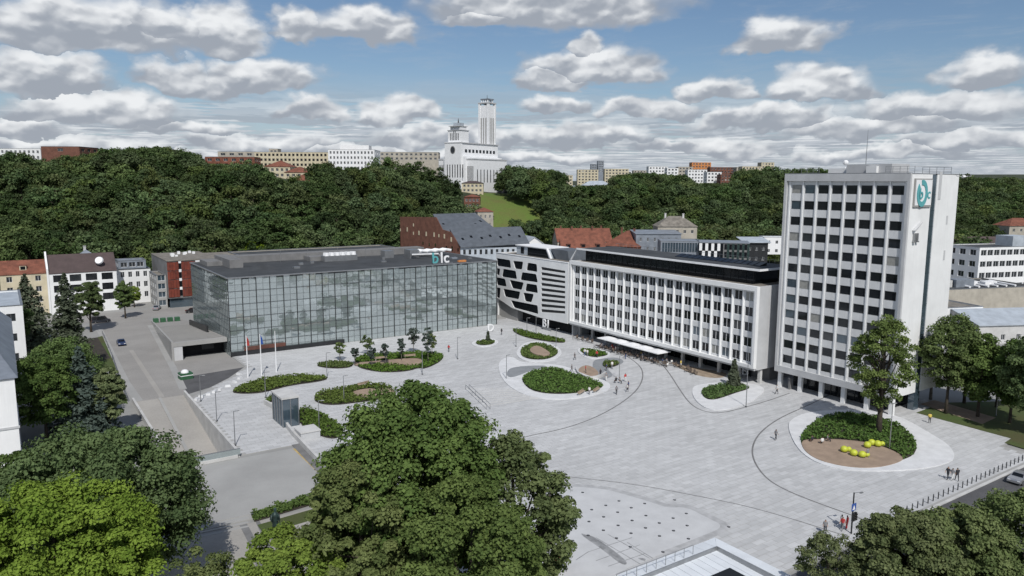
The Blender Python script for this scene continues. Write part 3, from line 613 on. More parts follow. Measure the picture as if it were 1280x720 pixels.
for (u_, v_, w_, h_) in ((1175, 232, .9, 5), (1183.5, 275, .5, 1.6), (1180, 319, .5, 1.8)):
    a_, z_ = onside(u_, v_); mb = MB(); mb.box(TL+.002, TL+.06, a_-w_/2, a_+w_/2, z_-h_/2, z_+h_/2); mb.build('vent_grille', 'grey_panel', tower)
# ---- glass block
GX, GY, GW, GDp, GH = 43.5, 184.1, 76.1, 41, 18.9
gl = thing('glass_office_block', 'long low glass office block with a dark flat roof', 'building', (GX, GY, 0))
nb = 23; bw = GW/nb; pw = bw/2; ph_ = GH/6
pm = MB(); pm.box(.03, pw-.03, 0, .06, .04, ph_-.04); pme = pm.mesh('glass_panel', 'glass_facade')
for r in range(6):
    for c in range(nb*2):
        o = ob('glass_panel', pme, gl, (c*pw, 0, r*ph_)); o.rotation_euler = (rad(random.gauss(0, .35)), 0, rad(random.gauss(0, .35)))
sidew = MB(); nsd = 26; sw = GDp/nsd
for r in range(6):
    for c in range(nsd):
        if r*nsd+c < 24: o = ob('glass_panel', pme, gl, (0, GDp-c*pw-.3 if False else (c+1)*sw, r*ph_), -math.pi/2); o.scale = (sw/pw, 1, 1)
        else: sidew.box(0, .06, c*sw+.03, (c+1)*sw-.03, r*ph_+.04, (r+1)*ph_-.04)
stuff(sidew.build('glass_panel', 'glass_facade', gl))
mb = MB(); mb.box(.1, GW-.1, .1, GDp-.1, .0, GH-.4); mb.build('inner_floors', 'concrete_dark', gl)
for i in range(nb+1):
    mb = MB(); x = i*bw; mb.box(x-.07, x+.07, -.2, -.002, 1.2 if i < 9 else .1, GH); mb.build('mullion', 'dark_metal', gl)
thin = MB(); thin.box(-.025, .025, -.08, -.002, .1, GH); tm = thin.mesh('glazing_bar', 'mullion_grey')
for i in range(nb): ob('glazing_bar', tm, gl, (i*bw+pw, 0, 0))
for i in range(1, nsd): ob('glazing_bar', tm, gl, (0, i*sw, 0), -math.pi/2)
for j in range(1, 12):
    mb = MB(); z = j*ph_/2; d_ = .06 if j % 2 else .1; tk = .025 if j % 2 else .07; mb.box(-d_, GW, -d_, -.004, z-tk, z+tk); mb.box(-d_, -.004, 0, GDp, z-.025, z+.025); mb.build('transom', 'mullion_grey', gl)
mb = MB(); mb.box(-.3, GW+.2, -.35, .0, GH, GH+.28); mb.box(-.3, .0, 0, GDp, GH, GH+.28); mb.box(0, GW, GDp-.3, GDp, GH, GH+.28); mb.box(GW-.3, GW+.2, 0, GDp-.3, GH, GH+.28); mb.build('roof_edge', 'steel', gl)
mb = MB(); mb.box(GW+.002, GW+.15, 0, GDp, 0, GH-.01); mb.box(0, GW, GDp+.002, GDp+.2, 0, GH-.01); mb.build('rear_glazing', 'glass_blue', gl)
mb = MB(); mb.box(0, GW-.3, 0, GDp-.3, GH-.3, GH+.02); rf = mb.build('roof', 'roof_dark', gl)
mb = MB(); mb.box(-.15, bw*8.6, -.7, -.3, .0, 1.15); mb.build('plinth', 'dark_metal', gl)
mb = MB(); mb.box(3, 13, -.8, -.72, 1.25, 2.2); mb.build('red_awning', 'brick_dark', gl)
# roof upstand, penthouse strips and plant
def rp(u_, v_, z=GH): p = G(u_, v_, z); return p[0]-GX, p[1]-GY
mb = MB(); mb.box(6, 9.5, 22, 39, GH+.02, GH+2.2); mb.box(9.502, 70, 34, 39, GH+.02, GH+1.9); mb.build('roof_upstand', 'concrete_dark', rf)
MB().box(2, 6, 30, 39, GH+.02, GH+1.2).build('roof_screen', 'concrete_dark', rf); MB().box(30, 44, 28, 33.8, GH+.02, GH+1.2).build('roof_screen', 'concrete_dark', rf)
mb = MB(); mb.hexa([(10, 13, GH+.02), (16, 13, GH+.02), (16, 19, GH+.02), (10, 19, GH+.02), (13.2, 18, GH+1.5), (13.6, 18, GH+1.5), (13.6, 18.5, GH+1.5), (13.2, 18.5, GH+1.5)]); mb.build('roof_hopper', 'roof_dark', rf)
mb = MB(); mb.box(33, 43, 24.5, 27.5, GH+.02, GH+1.6); ac = mb.build('chiller', 'steel', rf)
for i in range(6): mb = MB(); mb.cyl(34+i*1.65, 25.4, GH+1.6, GH+2.5, .68, .6); mb.cyl(34+i*1.65, 27, GH+1.6, GH+2.4, .5, .5); mb.build('fan', 'white_paint', ac)
def pline(p, q, z, r, n=1): return MB().tube([(*p, z), (*q, z)], r, 6)
MB().box(52, 55, 25, 28, GH+.02, GH+2.2).build('air_handler', 'steel', rf)
mb = MB(); mb.box(58, 61, 20, 24, GH+.02, GH+2.6); mb.tube([(58, 19, GH+1.2), (66, 17, GH+1.2), (66, 15, GH+.4)], .5, 8); mb.build('air_handler', 'steel', rf)
mb = MB()
for k in range(3): mb.tube([(62+1.4*j, 22+k*1.4+(.25 if j % 2 else -.25), GH+1.8+(.12 if j % 2 else -.1)) for j in range(0, 9)], .42, 6)
mb.build('silver_duct', 'white_paint', rf)
for (x, y, w_, h_) in ((20, 12, 1.6, .5), (24, 20, 1.2, .6), (28, 22, 1, .5), (46, 14, 1.5, .4), (49, 20, .8, .9), (68, 12, 1.8, .5), (72, 9, 1.2, .4), (66, 26, 3, 1.2)):
    mb = MB(); mb.box(x, x+w_, y, y+w_*.7, GH+.02, GH+h_); mb.build('roof_vent', 'steel' if w_ < 1.7 else 'zinc', rf)
mb = MB()
for x in (22, 30, 39, 48, 56): mb.tube([(x, 30, GH), (x, 30, GH+3.4)], .05, 4)
mb.build('mast', 'steel', rf)
# roof sign
sg = thing('roof_sign', 'large letters blc standing on the front edge of the dark glass block roof', 'sign', (GX, GY, GH+.28))
u0 = onB(541, 329, GY+1)[0]-GX
mb = MB(); mb.box(u0, u0+6.4, .9, 1.1, 0, .15); mb.build('sign_rail', 'steel', sg)
text('letter', 'b', 4.3, 'teal', sg, (u0-.2, 1.2, .15), (math.pi/2, 0, 0), .15); text('letter', 'l', 4.3, 'white_paint', sg, (u0+2.45, 1.2, .15), (math.pi/2, 0, 0), .15); text('letter', 'c', 4.3, 'white_paint', sg, (u0+3.5, 1.2, .15), (math.pi/2, 0, 0), .15)
tag(MB().box(GX+64, GX+66.5, GY+1.2, GY+2, GH+.28, GH+.8).build('yellow_roof_unit', 'orange'), 'small yellow unit on the glass block roof beside the letters', 'roof unit')
# ---- long white office building with ribs
LA, LB, LL, LZ0, LZ1 = 127.6, 158.9, 61.2, 3.6, 20.9
lb = thing('ribbed_office_building', 'long white five storey office building with vertical ribs, on columns', 'building', (LA, LB, 0), -math.pi/2)
LD = 16
nc = 21; bw = (LL-2.0)/nc; rows = [(LZ0+.8+3.2*i+.45, LZ0+.8+3.2*i+2.45) for i in range(5)]
cols = [(1.0+bw*i+.5, 1.0+bw*(i+1)-.28) for i in range(nc)]
mb = MB(); grid_wall(mb, LL, LZ0, LZ1, cols, rows, .4); mb.build('front_wall', 'spandrel', lb)
place_windows(lb, LL, LD, 'front', cols, rows, 'white_paint', 'glass_dark', 2, .08)
for i in range(nc+1):
    mb = MB(); x = 1.0+bw*i+(.12 if i else .0); mb.hexa([(x-.27, -.002, LZ0+.9), (x-.1, -.34, LZ0+.9), (x+.1, -.34, LZ0+.9), (x+.27, -.002, LZ0+.9), (x-.27, -.002, LZ1-.9), (x-.1, -.34, LZ1-.9), (x+.1, -.34, LZ1-.9), (x+.27, -.002, LZ1-.9)]); mb.build('rib', 'white_render', lb)
mb = MB(); mb.box(0, LL+.2, -.85, -.003, LZ1-.9, LZ1+.1); mb.box(0, LL+.2, -.85, -.003, LZ0+.2, LZ0+.9); mb.box(0, .62, -.85, -.003, LZ0+.9, LZ1-.9); mb.box(LL-.4, LL+.2, -.85, -.003, LZ0+.9, LZ1-.9); mb.build('facade_frame', 'white_render', lb)
mb = MB(); mb.box(0, LL+.1, -.35, -.003, LZ0-.3, LZ0+.2); mb.build('lower_band', 'grey_panel', lb)
mb = MB(); mb.box(LL-.4, LL, .402, LD, LZ0-.3, LZ1); mb.box(0, LL-.4, LD-.4, LD, 0, LZ1); mb.box(0, .4, .402, LD-.4, 0, LZ1); mb.build('end_wall', 'grey_panel', lb)
mb = MB(); mb.box(LL-5.5, LL-.9, 6, LD-1, .1, LZ0-.3); mb.build('ground_floor_room', 'concrete_dark', lb)
mb = MB(); mb.box(.4, LL-.4, .41, LD-.41, LZ1-.35, LZ1-.12); rf = mb.build('roof', 'roof_gravel', lb)
mb = MB(); mb.box(.4, LL-.4, .41, LD-.41, LZ0-.25, LZ0+.1); mb.build('soffit', 'concrete', lb)
for i in range(12):
    for y in (2.6,):
        mb = MB(); x = .8+i*(LL-1.5)/11; mb.box(x-.33, x+.33, y-.33, y+.33, 0, LZ0-.25); mb.build('column', 'concrete_light', lb)
mb = MB(); mb.box(1.5, LL-5.6, 5.4, 5.6, .14, LZ0-.25); mb.build('shopfront_glazing', 'glass_black', lb)
for i in range(18):
    mb = MB(); x = 1.6+i*3.2; mb.box(x, x+.15, 5.2, 5.39, .14, LZ0-.25); mb.build('shopfront_mullion', 'dark_metal', lb)
# glazed penthouse
pz0, pz1 = LZ1-.12, LZ1+2.9
mb = MB(); mb.box(1.5, LL-4, 3.6, 3.7, pz0, pz1); mb.box(LL-4, LL-3.9, 3.6, LD-1.6, pz0, pz1); mb.build('penthouse_glazing', 'glass_black', lb)
for i in range(28):
    mb = MB(); x = 1.6+i*2.05; mb.box(x, x+.07, 3.5, 3.599, pz0, pz1); mb.build('penthouse_mullion', 'dark_metal', lb)
mb = MB(); mb.box(-.6, LL-1.8, 2.2, LD-.6, pz1+.02, pz1+.3); pr = mb.build('penthouse_roof', 'roof_dark', lb)
mb = MB(); mb.box(-.6, LL-1.5, 1.9, 2.2, pz1, pz1+.42); mb.box(LL-1.8, LL-1.5, 2.2, LD-.6, pz1, pz1+.42)
mb.hexa([(-.6, 1.9, pz1), (-.6, 2.2, pz1), (-3.2, 2.2, pz0), (-3.2, 1.9, pz0), (-.15, 1.9, pz1+.42), (-.15, 2.2, pz1+.42), (-2.6, 2.2, pz0), (-2.6, 1.9, pz0)][:8]); mb.build('roof_fascia', 'white_paint', pr)
mb = MB()
for i in range(40): x = 1+i*1.42; mb.tube([(x, LD-1, pz1+.3), (x, LD-1, pz1+1.2)], .03, 4)
mb.tube([(1, LD-1, pz1+1.2), (57, LD-1, pz1+1.2)], .035, 4); mb.build('roof_railing', 'steel', pr)
for i in range(14): mb = MB(); x = 30+i*1.8; mb.hexa([(x, 8, pz1+.3), (x+1.5, 8, pz1+.3), (x+1.5, 10.4, pz1+.3), (x, 10.4, pz1+.3), (x, 8, pz1+.4), (x+1.5, 8, pz1+.4), (x+1.5, 10.4, pz1+1.0), (x, 10.4, pz1+1.0)]); mb.build('solar_panel', 'glass_dark', pr)
# ---- wing with trapezoid windows
def round_poly(q, k):
    o = []
    for i in range(len(q)):
        a, b, c = Vector(q[i-1]), Vector(q[i]), Vector(q[(i+1) % len(q)]); r = min((a-b).length, (c-b).length)*k*1.2
        p0, p1 = b+(a-b).normalized()*r, b+(c-b).normalized()*r
        o += [tuple(p0), tuple((p0+p1+b*2)/4), tuple(p1)]
    return o
def wxy(u_, v_, a=LA-.9): b_, z_ = onA(u_, v_, a); return LB-b_, z_
def z3(u_, v_): return 600+u_/4, 280+v_/4
wg = thing('patterned_wing', 'white wing with dark rounded trapezoid windows and a striped louvre block', 'building', (LA-.9, LB, 0), -math.pi/2)
tl, tr_ = wxy(620, 317.5), wxy(709, 331); bl, br = wxy(*z3(90, 368)), wxy(710, 403.5); mid = wxy(675, 397); m2 = wxy(*z3(160, 420))
topz = 20.2; wl, wr = tl[0], -0.3
outer = [(wl, bl[1]), (m2[0], m2[1]), (mid[0], mid[1]), (wr, LZ0-.1), (wr, topz), (wl, topz)]
HEX = [[(84, 172), (148, 182), (152, 218), (88, 208)], [(166, 186), (214, 190), (208, 226), (176, 222)], [(240, 195), (282, 202), (284, 238), (233, 230)],
       [(118, 226), (176, 236), (182, 274), (111, 262)], [(212, 243), (278, 252), (286, 291), (204, 278)], [(84, 222), (100, 225), (96, 256), (84, 252)],
       [(84, 268), (124, 276), (131, 312), (86, 304)], [(149, 281), (216, 294), (206, 328), (163, 320)], [(234, 299), (282, 306), (287, 344), (227, 333)],
       [(84, 320), (102, 322), (98, 368), (84, 366)], [(118, 325), (198, 340), (190, 375), (127, 362)], [(217, 345), (267, 352), (256, 390), (226, 384)], [(157, 383), (283, 408), (286, 448), (174, 418)]]
LOUV = [[(310, 216+i*26.2), (421, 235+i*25.4), (421, 245+i*25.4), (310, 228+i*26.2)] for i in range(9)]
holes = []
for hpts in HEX+LOUV:
    q = [wxy(*z3(*p)) for p in hpts]; q = [(max(p[0]+(p[0]-sum(w_[0] for w_ in q)/len(q))*.08, wl+.25), p[1]+(p[1]-sum(w_[1] for w_ in q)/len(q))*(.10 if hpts in HEX else .25)) for p in q]
    q2 = round_poly(q, .16) if hpts in HEX else q
    holes.append(q2)
mb = MB(); mb.M = Matrix(((1, 0, 0, 0), (0, 0, 1, -.001), (0, 1, 0, 0), (0, 0, 0, 1)))   # polygon x,y -> x,z ; depth along y
mb.prism(outer, .22, .0, holes); mb.f = [f_[::-1] for f_ in mb.f] if False else mb.f
mb.build('front_wall', 'white_render', wg)
for k, h_ in enumerate(holes):
    cxm = sum(p[0] for p in h_)/len(h_); czm = sum(p[1] for p in h_)/len(h_)
    m_ = MB(); x0, x1, zz0, zz1 = min(p[0] for p in h_)-.1, max(p[0] for p in h_)+.1, min(p[1] for p in h_)-.1, max(p[1] for p in h_)+.1
    m_.box(x0, x1, .2, .205+.002*(k % 7), zz0, zz1); m_.build('window' if k < len(HEX) else 'louvre_opening', 'glass_black' if k < len(HEX) else 'dark_metal', wg)
mb = MB(); mb.box(wr-.4, wr, .52, 14, LZ0-.1, topz); mb.box(wl, wl+.4, .52, 14, 0, topz); mb.box(wl, wr, 14, 14.4, 0, topz); mb.build('side_wall', 'white_render', wg)
mb = MB(); mb.box(wl+.4, wr-.4, .52, 14, topz-.5, topz-.2); rf = mb.build('roof', 'roof_gravel', wg)
mb = MB(); mb.box(wl-.02, wr, -.1, .5, topz+.002, topz+.15); mb.build('coping', 'white_paint', wg)
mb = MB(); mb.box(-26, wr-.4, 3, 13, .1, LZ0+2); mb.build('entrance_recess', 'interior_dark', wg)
mb = MB(); mb.box(wl+.4, -26, 1.0, 13, .1, 6.5); mb.build('base_wall', 'concrete', wg)
# rooftop studio on the wing
stu = MB().hexa([(-31, 4, topz-.2), (-14, 4, topz-.2), (-14, 12, topz-.2), (-31, 12, topz-.2), (-31, 4, topz+2.5), (-15.6, 4, topz+2.5), (-15.6, 12, topz+2.5), (-31, 12, topz+2.5)]).build('roof_studio', 'zinc_light', wg)
MB().hexa([(-25, 3.9, topz-.1), (-14.6, 3.9, topz-.1), (-14.6, 3.98, topz-.1), (-25, 3.98, topz-.1), (-25, 3.9, topz+2.3), (-16, 3.9, topz+2.3), (-16, 3.98, topz+2.3), (-25, 3.98, topz+2.3)]).build('studio_window', 'glass_black', stu)
MB().box(-28.6, -27, 3.9, 3.98, topz+.3, topz+2.2).build('studio_window', 'glass_black', stu)
MB().box(-31.2, -15.4, 3.6, 12, topz+2.502, topz+2.75).build('studio_roof', 'white_paint', stu)
MB().hexa([(-15.4, 3.6, topz+2.5), (-15.1, 3.6, topz+2.75), (-15.1, 4.2, topz+2.75), (-15.4, 4.2, topz+2.5), (-13.6, 3.6, topz-.1), (-13.2, 3.6, topz-.1), (-13.2, 4.2, topz-.1), (-13.6, 4.2, topz-.1)]).build('studio_frame', 'white_paint', stu)
MB().hexa([(-12.4, 5, topz-.2), (-6.4, 5, topz-.2), (-6.4, 12, topz-.2), (-12.4, 12, topz-.2), (-15, 5, topz+2.6), (-7.2, 5, topz+2.6), (-7.2, 12, topz+2.6), (-15, 12, topz+2.6)]).build('stair_housing', 'slate', wg)
# letters by the entrances
s1 = thing('entrance_letters', 'white letters B1 standing at the entrance below the patterned wing', 'sign', (LA-1.2, LB, 0), -math.pi/2)
q = onA(678, 404, LA-1.2); text('letter', 'B1', 3.3, 'white_paint', s1, (LB-q[0], 0, 1.0), (math.pi/2, 0, 0), .12); MB().box(LB-q[0], LB-q[0]+4, .12, .2, .14, 1.0).build('sign_base', 'steel', s1)
q = G(927, 469); s2 = thing('letter_b_sign', 'big white letter B standing under the right end of the ribbed building', 'sign', (q[0], q[1], .14), -math.pi/2); text('letter', 'B', 3.0, 'white_paint', s2, (0, 0, .1), (math.pi/2, 0, 0), .15); MB().box(0, 1.9, -.15, .15, 0, .1).build('sign_base', 'steel', s2)
q = G(609, 415.5); s3 = thing('letter_d_sign', 'big white letter D standing at the right corner of the glass block', 'sign', (q[0], q[1], .14), 0); text('letter', 'D', 3.0, 'white_paint', s3, (0, 0, .1), (math.pi/2, 0, 0), .15); MB().box(0, 1.9, -.15, .15, 0, .1).build('sign_base', 'steel', s3)
# stepped rise between the blocks
mb = MB()
for i in range(12): mb.box(121.5+i*.0, 127.0, 190+i*3.2, 190+(i+1)*3.2, .05, .3+i*.42)
struct(mb.build('terraced_steps', 'concrete'))
struct(MB().box(119.8, 127.0, 228.4, 262, .05, 5.1).build('upper_path', 'concrete'))
# ================================================================== garage canopy
gc = thing('garage_canopy', 'low concrete garage entrance with a sloping roof deck and wide black opening', 'garage', (30.9, 186.8, 0))
mb = MB(); L_ = 37.0
mb.hexa([(0, 0, 0), (.5, 0, 0), (4.5, 56, 0), (4.1, 56, 0), (0, 0, 4.6), (.5, 0, 4.6), (4.5, 56, .6), (4.1, 56, .6)]); mb.build('side_wall', 'concrete', gc)
mb = MB(); mb.hexa([(.5, 0, 3.3), (12.5, 0, 3.3), (12.5, 1, 3.3), (.5, 1, 3.3), (.5, 0, 4.3), (12.5, 0, 4.3), (12.5, 1, 4.3), (.5, 1, 4.3)]); mb.build('front_beam', 'concrete', gc)
mb = MB(); mb.hexa([(.5, 1, 3.6), (12.5, 1, 3.6), (12.5, 56, 0), (4.5, 56, 0), (.5, 1, 4.25), (12.5, 1, 4.25), (12.5, 56, .3), (4.5, 56, .3)]); dk = mb.build('roof_deck', 'asphalt', gc)
mb = MB(); mb.box(.5, 2.4, .1, .4, 0, 3.3); mb.build('front_wall', 'grey_panel', gc)
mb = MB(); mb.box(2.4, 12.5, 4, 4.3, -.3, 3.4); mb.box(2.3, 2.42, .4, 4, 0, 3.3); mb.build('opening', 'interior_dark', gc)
mb = MB(); mb.box(7.4, 10.2, 3.8, 3.95, 1.2, 2.6); mb.build('garage_sign_panel', 'dark_metal', gc)
mb = MB()
for i in range(16): mb.hexa([(.8+i*.02, 3+i*2.3, 4.18-i*.165), (11.9, 3+i*2.3, 4.18-i*.165), (11.9, 3.2+i*2.3, 4.17-i*.165), (.8, 3.2+i*2.3, 4.17-i*.165), (.8, 3+i*2.3, 4.24-i*.165), (11.9, 3+i*2.3, 4.24-i*.165), (11.9, 3.2+i*2.3, 4.22-i*.165), (.8, 3.2+i*2.3, 4.22-i*.165)])
mb.build('deck_rib', 'concrete', dk)
mb = MB(); mb.hexa([(10.9, 14, 1), (11.3, 14, 1), (11.3, 36, 1), (10.9, 36, 1), (10.9, 14, 5.1), (11.3, 14, 5.1), (11.3, 36, 3.2), (10.9, 36, 3.2)]); mb.build('side_parapet', 'dark_metal', gc)
# ================================================================== kiosk boxes
k0 = G(354, 536); kz = 5.0
kx = G(373.4, 532)[0]-k0[0]; ky = G(342, 525)[1]-k0[1]
kk = thing('lift_kiosk', 'glass sided lift kiosk with a pale concrete roof on the lower plaza', 'kiosk', (k0[0], k0[1], .1))
mb = MB(); mb.box(.05, kx-.05, .05, ky-.05, 0, kz); mb.build('glass_wall', 'glass_blue', kk)
mb = MB(); mb.box(-.15, kx+.15, -.15, ky+.15, kz, kz+.3); mb.build('roof', 'concrete_light', kk)
for (x, y) in ((0, 0), (kx, 0), (0, ky), (kx, ky), (kx*.5, 0), (0, ky*.5), (0, ky*.25), (0, ky*.75)): mb = MB(); mb.box(x-.06, x+.06, y-.06, y+.06, 0, kz-.002); mb.build('frame_post', 'steel', kk)
k1 = G(376.6, 553); k1x = G(402.5, 550)[0]-k1[0]
kb = thing('stair_wall_block', 'pale concrete stair block with grey front beside the kiosk', 'wall', (k1[0], k1[1], .1))
mb = MB(); mb.box(0, k1x, 0, 3.2, 0, 1.3); mb.build('wall', 'grey_panel', kb); mb = MB(); mb.box(-.1, k1x+.1, -.1, 3.3, 1.3, 1.5); mb.build('coping', 'concrete_light', kb)
lw = thing('stair_parapet', 'long pale parapet running from the kiosk past the stair block', 'wall', (0, 0, 0))
mb = MB(); strip(mb, px([(331, 506), (342, 512), (366, 545), (392, 573), (418, 600)]), .4, .1, 1.0); mb.build('wall', 'concrete_light', lw)
mb = MB(); strip(mb, px([(371, 556), (392, 578), (414, 600)]), 1.6, .11, .16); struct(mb.build('stair_side_paving', 'concrete_dark'))
# ================================================================== leaves
def leaf_quads(C, Nn, size, flat=0.0):
    n = len(C); up = np.zeros((n, 3)); up[:, 2] = 1
    Nn = Nn/np.maximum(1e-6, np.linalg.norm(Nn, axis=1))[:, None]
    a = np.cross(Nn, rng.normal(size=(n, 3))); a /= np.maximum(1e-6, np.linalg.norm(a, axis=1))[:, None]; b = np.cross(Nn, a)
    s = size*(.6+.8*rng.random((n, 1))); w = s*(.35+.25*rng.random((n, 1)))
    V = np.stack([C-a*s*.5, C-b*w+Nn*s*.06, C+a*s*.55, C+b*w+Nn*s*.06], 1).reshape(-1, 3)
    return V, np.arange(n*4).reshape(-1, 4)
def crown_mesh(name, m, R, Hc, nclump, nleaf, size, seed, z0=0.0, kind='round', clump=.26, hollow=.55, aniso=.8):
    global rng; rng = np.random.default_rng(seed)
    C = []
    while len(C) < nclump:
        p = rng.uniform(-1, 1, 3); r = np.linalg.norm(p)
        if r > 1 or r < hollow*rng.random()**.5: continue
        zz = (p[2]+1)/2
        if kind == 'round' and zz < .12: continue
        pr = 1.0
        if kind == 'tall': pr = .62+.38*math.sin(math.pi*min(1, zz*1.05))
        if kind == 'vase': pr = .55+.45*zz
        C.append((p[0]*R*pr, p[1]*R*pr, z0+zz*Hc, r))
    C = np.array(C); lob = rng.normal(size=(7, 3)); 
    rr = clump*R*(.6+.8*rng.random(nclump)); cv = rng.random(nclump)
    k = rng.integers(0, nclump, nclump*nleaf)
    d = rng.normal(size=(len(k), 3)); d /= np.linalg.norm(d, axis=1)[:, None]; d[:, 2] = np.where(d[:, 2] < -.35, -d[:, 2], d[:, 2])
    rad_ = rr[k]*(.35+.85*rng.random(len(k))**.7)
    P = C[k, :3]+d*rad_[:, None]*np.array([1, 1, aniso])
    Nn = d+rng.normal(size=d.shape)*.55+np.array([0, 0, .35])
    V, Fq = leaf_quads(P, Nn, size)
    at = np.clip(.55*cv[k]+.45*rng.random(len(k)), 0, 1)
    return quads_mesh(name, V, Fq, m, at), C, rr
def trunk_mesh(name, m, Ht, r0, C=None, nl=8, seed=1, lean=0):
    rd = random.Random(seed); mb = MB(); top = Vector((lean, 0, Ht)); pts = [Vector((lean*(i/5)**2+rd.uniform(-.1, .1)*r0*2, rd.uniform(-.1, .1)*r0*2, Ht*i/5)) for i in range(6)]; pts[0] = Vector((0, 0, -.5))
    mb.tube(pts, [r0*1.35, r0, r0*.85, r0*.7, r0*.5, r0*.25], 8)
    if C is not None:
        for i in range(min(nl, len(C))):
            c = Vector(C[i*len(C)//nl][:3]); k = rd.uniform(.25, .8); b0 = Vector((0, 0, Ht*k))*1.0
            if b0.z > c.z: b0.z = c.z*.6
            mid_ = b0.lerp(c, .5)+Vector((0, 0, rd.uniform(-.05, .1)*Ht*.3)); mb.tube([b0, mid_, c], [r0*.38, r0*.22, r0*.07], 5, False)
    return mb.mesh(name, m, True)
def conifer_mesh(name, m, R, Hc, z0, tiers, nb, size, seed, dens=26):
    r_ = np.random.default_rng(seed); P = []; Nn = []; at = []
    for t_ in range(tiers):
        f_ = t_/(tiers-1); z = z0+Hc*f_; Rt = R*(1-f_)**.8*(.8+.3*r_.random())+.15
        for b_ in range(max(4, int(nb*(1-f_*.6)))):
            a = r_.random()*6.283; L = Rt*(.7+.4*r_.random()); n = int(dens*L/R)+4
            s_ = r_.random(n)**.7; x = np.cos(a)*L*s_; y = np.sin(a)*L*s_; w = .22*L*(1.1-s_)+.12
            q = np.stack([x-np.sin(a)*r_.normal(size=n)*w, y+np.cos(a)*r_.normal(size=n)*w, z-L*.30*s_**1.5+r_.normal(size=n)*.14], 1)
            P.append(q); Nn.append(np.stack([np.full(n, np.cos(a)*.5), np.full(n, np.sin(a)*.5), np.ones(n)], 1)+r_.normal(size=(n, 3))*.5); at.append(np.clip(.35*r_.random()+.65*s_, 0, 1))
    V, Fq = leaf_quads(np.concatenate(P), np.concatenate(Nn), size); return quads_mesh(name, V, Fq, m, np.concatenate(at))
def tree(name, label, cat, x, y, z, Ht, R, m, seed, bark='bark', ncl=60, nlf=60, size=.5, z0=None, kind='round', group=None, clump=.26, nl=8, r0=None, hollow=.55):
    z0 = Ht*.22 if z0 is None else z0
    t = thing(name, label, cat, (x, y, z), random.random()*6, group)
    me, C, rr = crown_mesh('crown', m, R, Ht-z0, ncl, nlf, size, seed, z0, kind, clump, hollow)
    ob('trunk', trunk_mesh('trunk', bark, Ht*.82, r0 or Ht*.016+.05, C, nl, seed), t); ob('crown', me, t); return t
def at_px(u, v, z=0.0): q = G(u, v, z); return q[0], q[1], z
# ---- planted islands
def bed_foliage(poly, z, hgt, dens, size, m, parent, seed):
    r_ = np.random.default_rng(seed); P = np.array(poly); x0, y0 = P.min(0); x1, y1 = P.max(0); n = int((x1-x0)*(y1-y0)*dens)
    q = np.stack([r_.uniform(x0, x1, n), r_.uniform(y0, y1, n)], 1); ins = np.zeros(n, bool); j = len(P)-1
    for i in range(len(P)):
        a, b = P[i], P[j]; cnd = (a[1] > q[:, 1]) != (b[1] > q[:, 1]); ins ^= cnd & (q[:, 0] < (b[0]-a[0])*(q[:, 1]-a[1])/((b[1]-a[1]) or 1e-9)+a[0]); j = i
    q = q[ins]; n = len(q)
    if not n: return
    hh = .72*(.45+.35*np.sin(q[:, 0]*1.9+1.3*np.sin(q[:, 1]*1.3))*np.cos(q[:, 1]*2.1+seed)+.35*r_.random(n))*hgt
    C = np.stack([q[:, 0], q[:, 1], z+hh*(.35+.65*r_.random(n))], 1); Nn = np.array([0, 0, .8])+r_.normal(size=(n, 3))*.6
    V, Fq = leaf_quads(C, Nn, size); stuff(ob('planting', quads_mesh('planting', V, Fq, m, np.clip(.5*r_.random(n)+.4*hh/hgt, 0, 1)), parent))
def loc_poly(poly, c): return [(p[0]-c[0], p[1]-c[1]) for p in poly]
def island(label, green, rim=None, sand=None, hgt=.7, it=2, extra_green=None, seed=1, rimm='rim_white', sandh=.04):
    gp = smooth_poly(px(green, PZ+.2), it); c = (sum(p[0] for p in gp)/len(gp), sum(p[1] for p in gp)/len(gp))
    t = thing('planted_island', label, 'planting bed', (c[0], c[1], PZ), 0, 'planted islands on the square')
    if rim: sheet('rim', loc_poly(smooth_poly(px(rim, PZ+.1), it), c), 0, .15, rimm, (), t)
    zt = .155 if rim else .12
    sheet('soil', loc_poly(gp, c), zt-.05, zt+.03, 'soil', (), t)
    sps = []
    if sand:
        sp = loc_poly(smooth_poly(px(sand, PZ+.2), it), c); sheet('sand', sp, zt, zt+.035+sandh, 'sand', (), t); sps.append(sp)
    gl_ = loc_poly(gp, c)
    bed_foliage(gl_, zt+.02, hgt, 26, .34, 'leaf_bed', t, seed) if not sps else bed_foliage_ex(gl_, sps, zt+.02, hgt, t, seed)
    return t
def bed_foliage_ex(gl_, ex, z, hgt, t, seed):
    r_ = np.random.default_rng(seed); P = np.array(gl_); x0, y0 = P.min(0); x1, y1 = P.max(0); n = int((x1-x0)*(y1-y0)*26); q = []
    for i in range(n):
        p = (r_.uniform(x0, x1), r_.uniform(y0, y1))
        if inpoly(p, gl_) and not any(inpoly(p, e) for e in ex): q.append(p)
    q = np.array(q); n = len(q); hh = .72*(.45+.35*np.sin(q[:, 0]*1.9)*np.cos(q[:, 1]*2.1+seed)+.35*r_.random(n))*hgt
    C = np.stack([q[:, 0], q[:, 1], z+hh*(.35+.65*r_.random(n))], 1); V, Fq = leaf_quads(C, np.array([0, 0, .8])+r_.normal(size=(n, 3))*.6, .34)
    stuff(ob('planting', quads_mesh('planting', V, Fq, 'leaf_bed', np.clip(.5*r_.random(n)+.4*hh/hgt, 0, 1)), t))
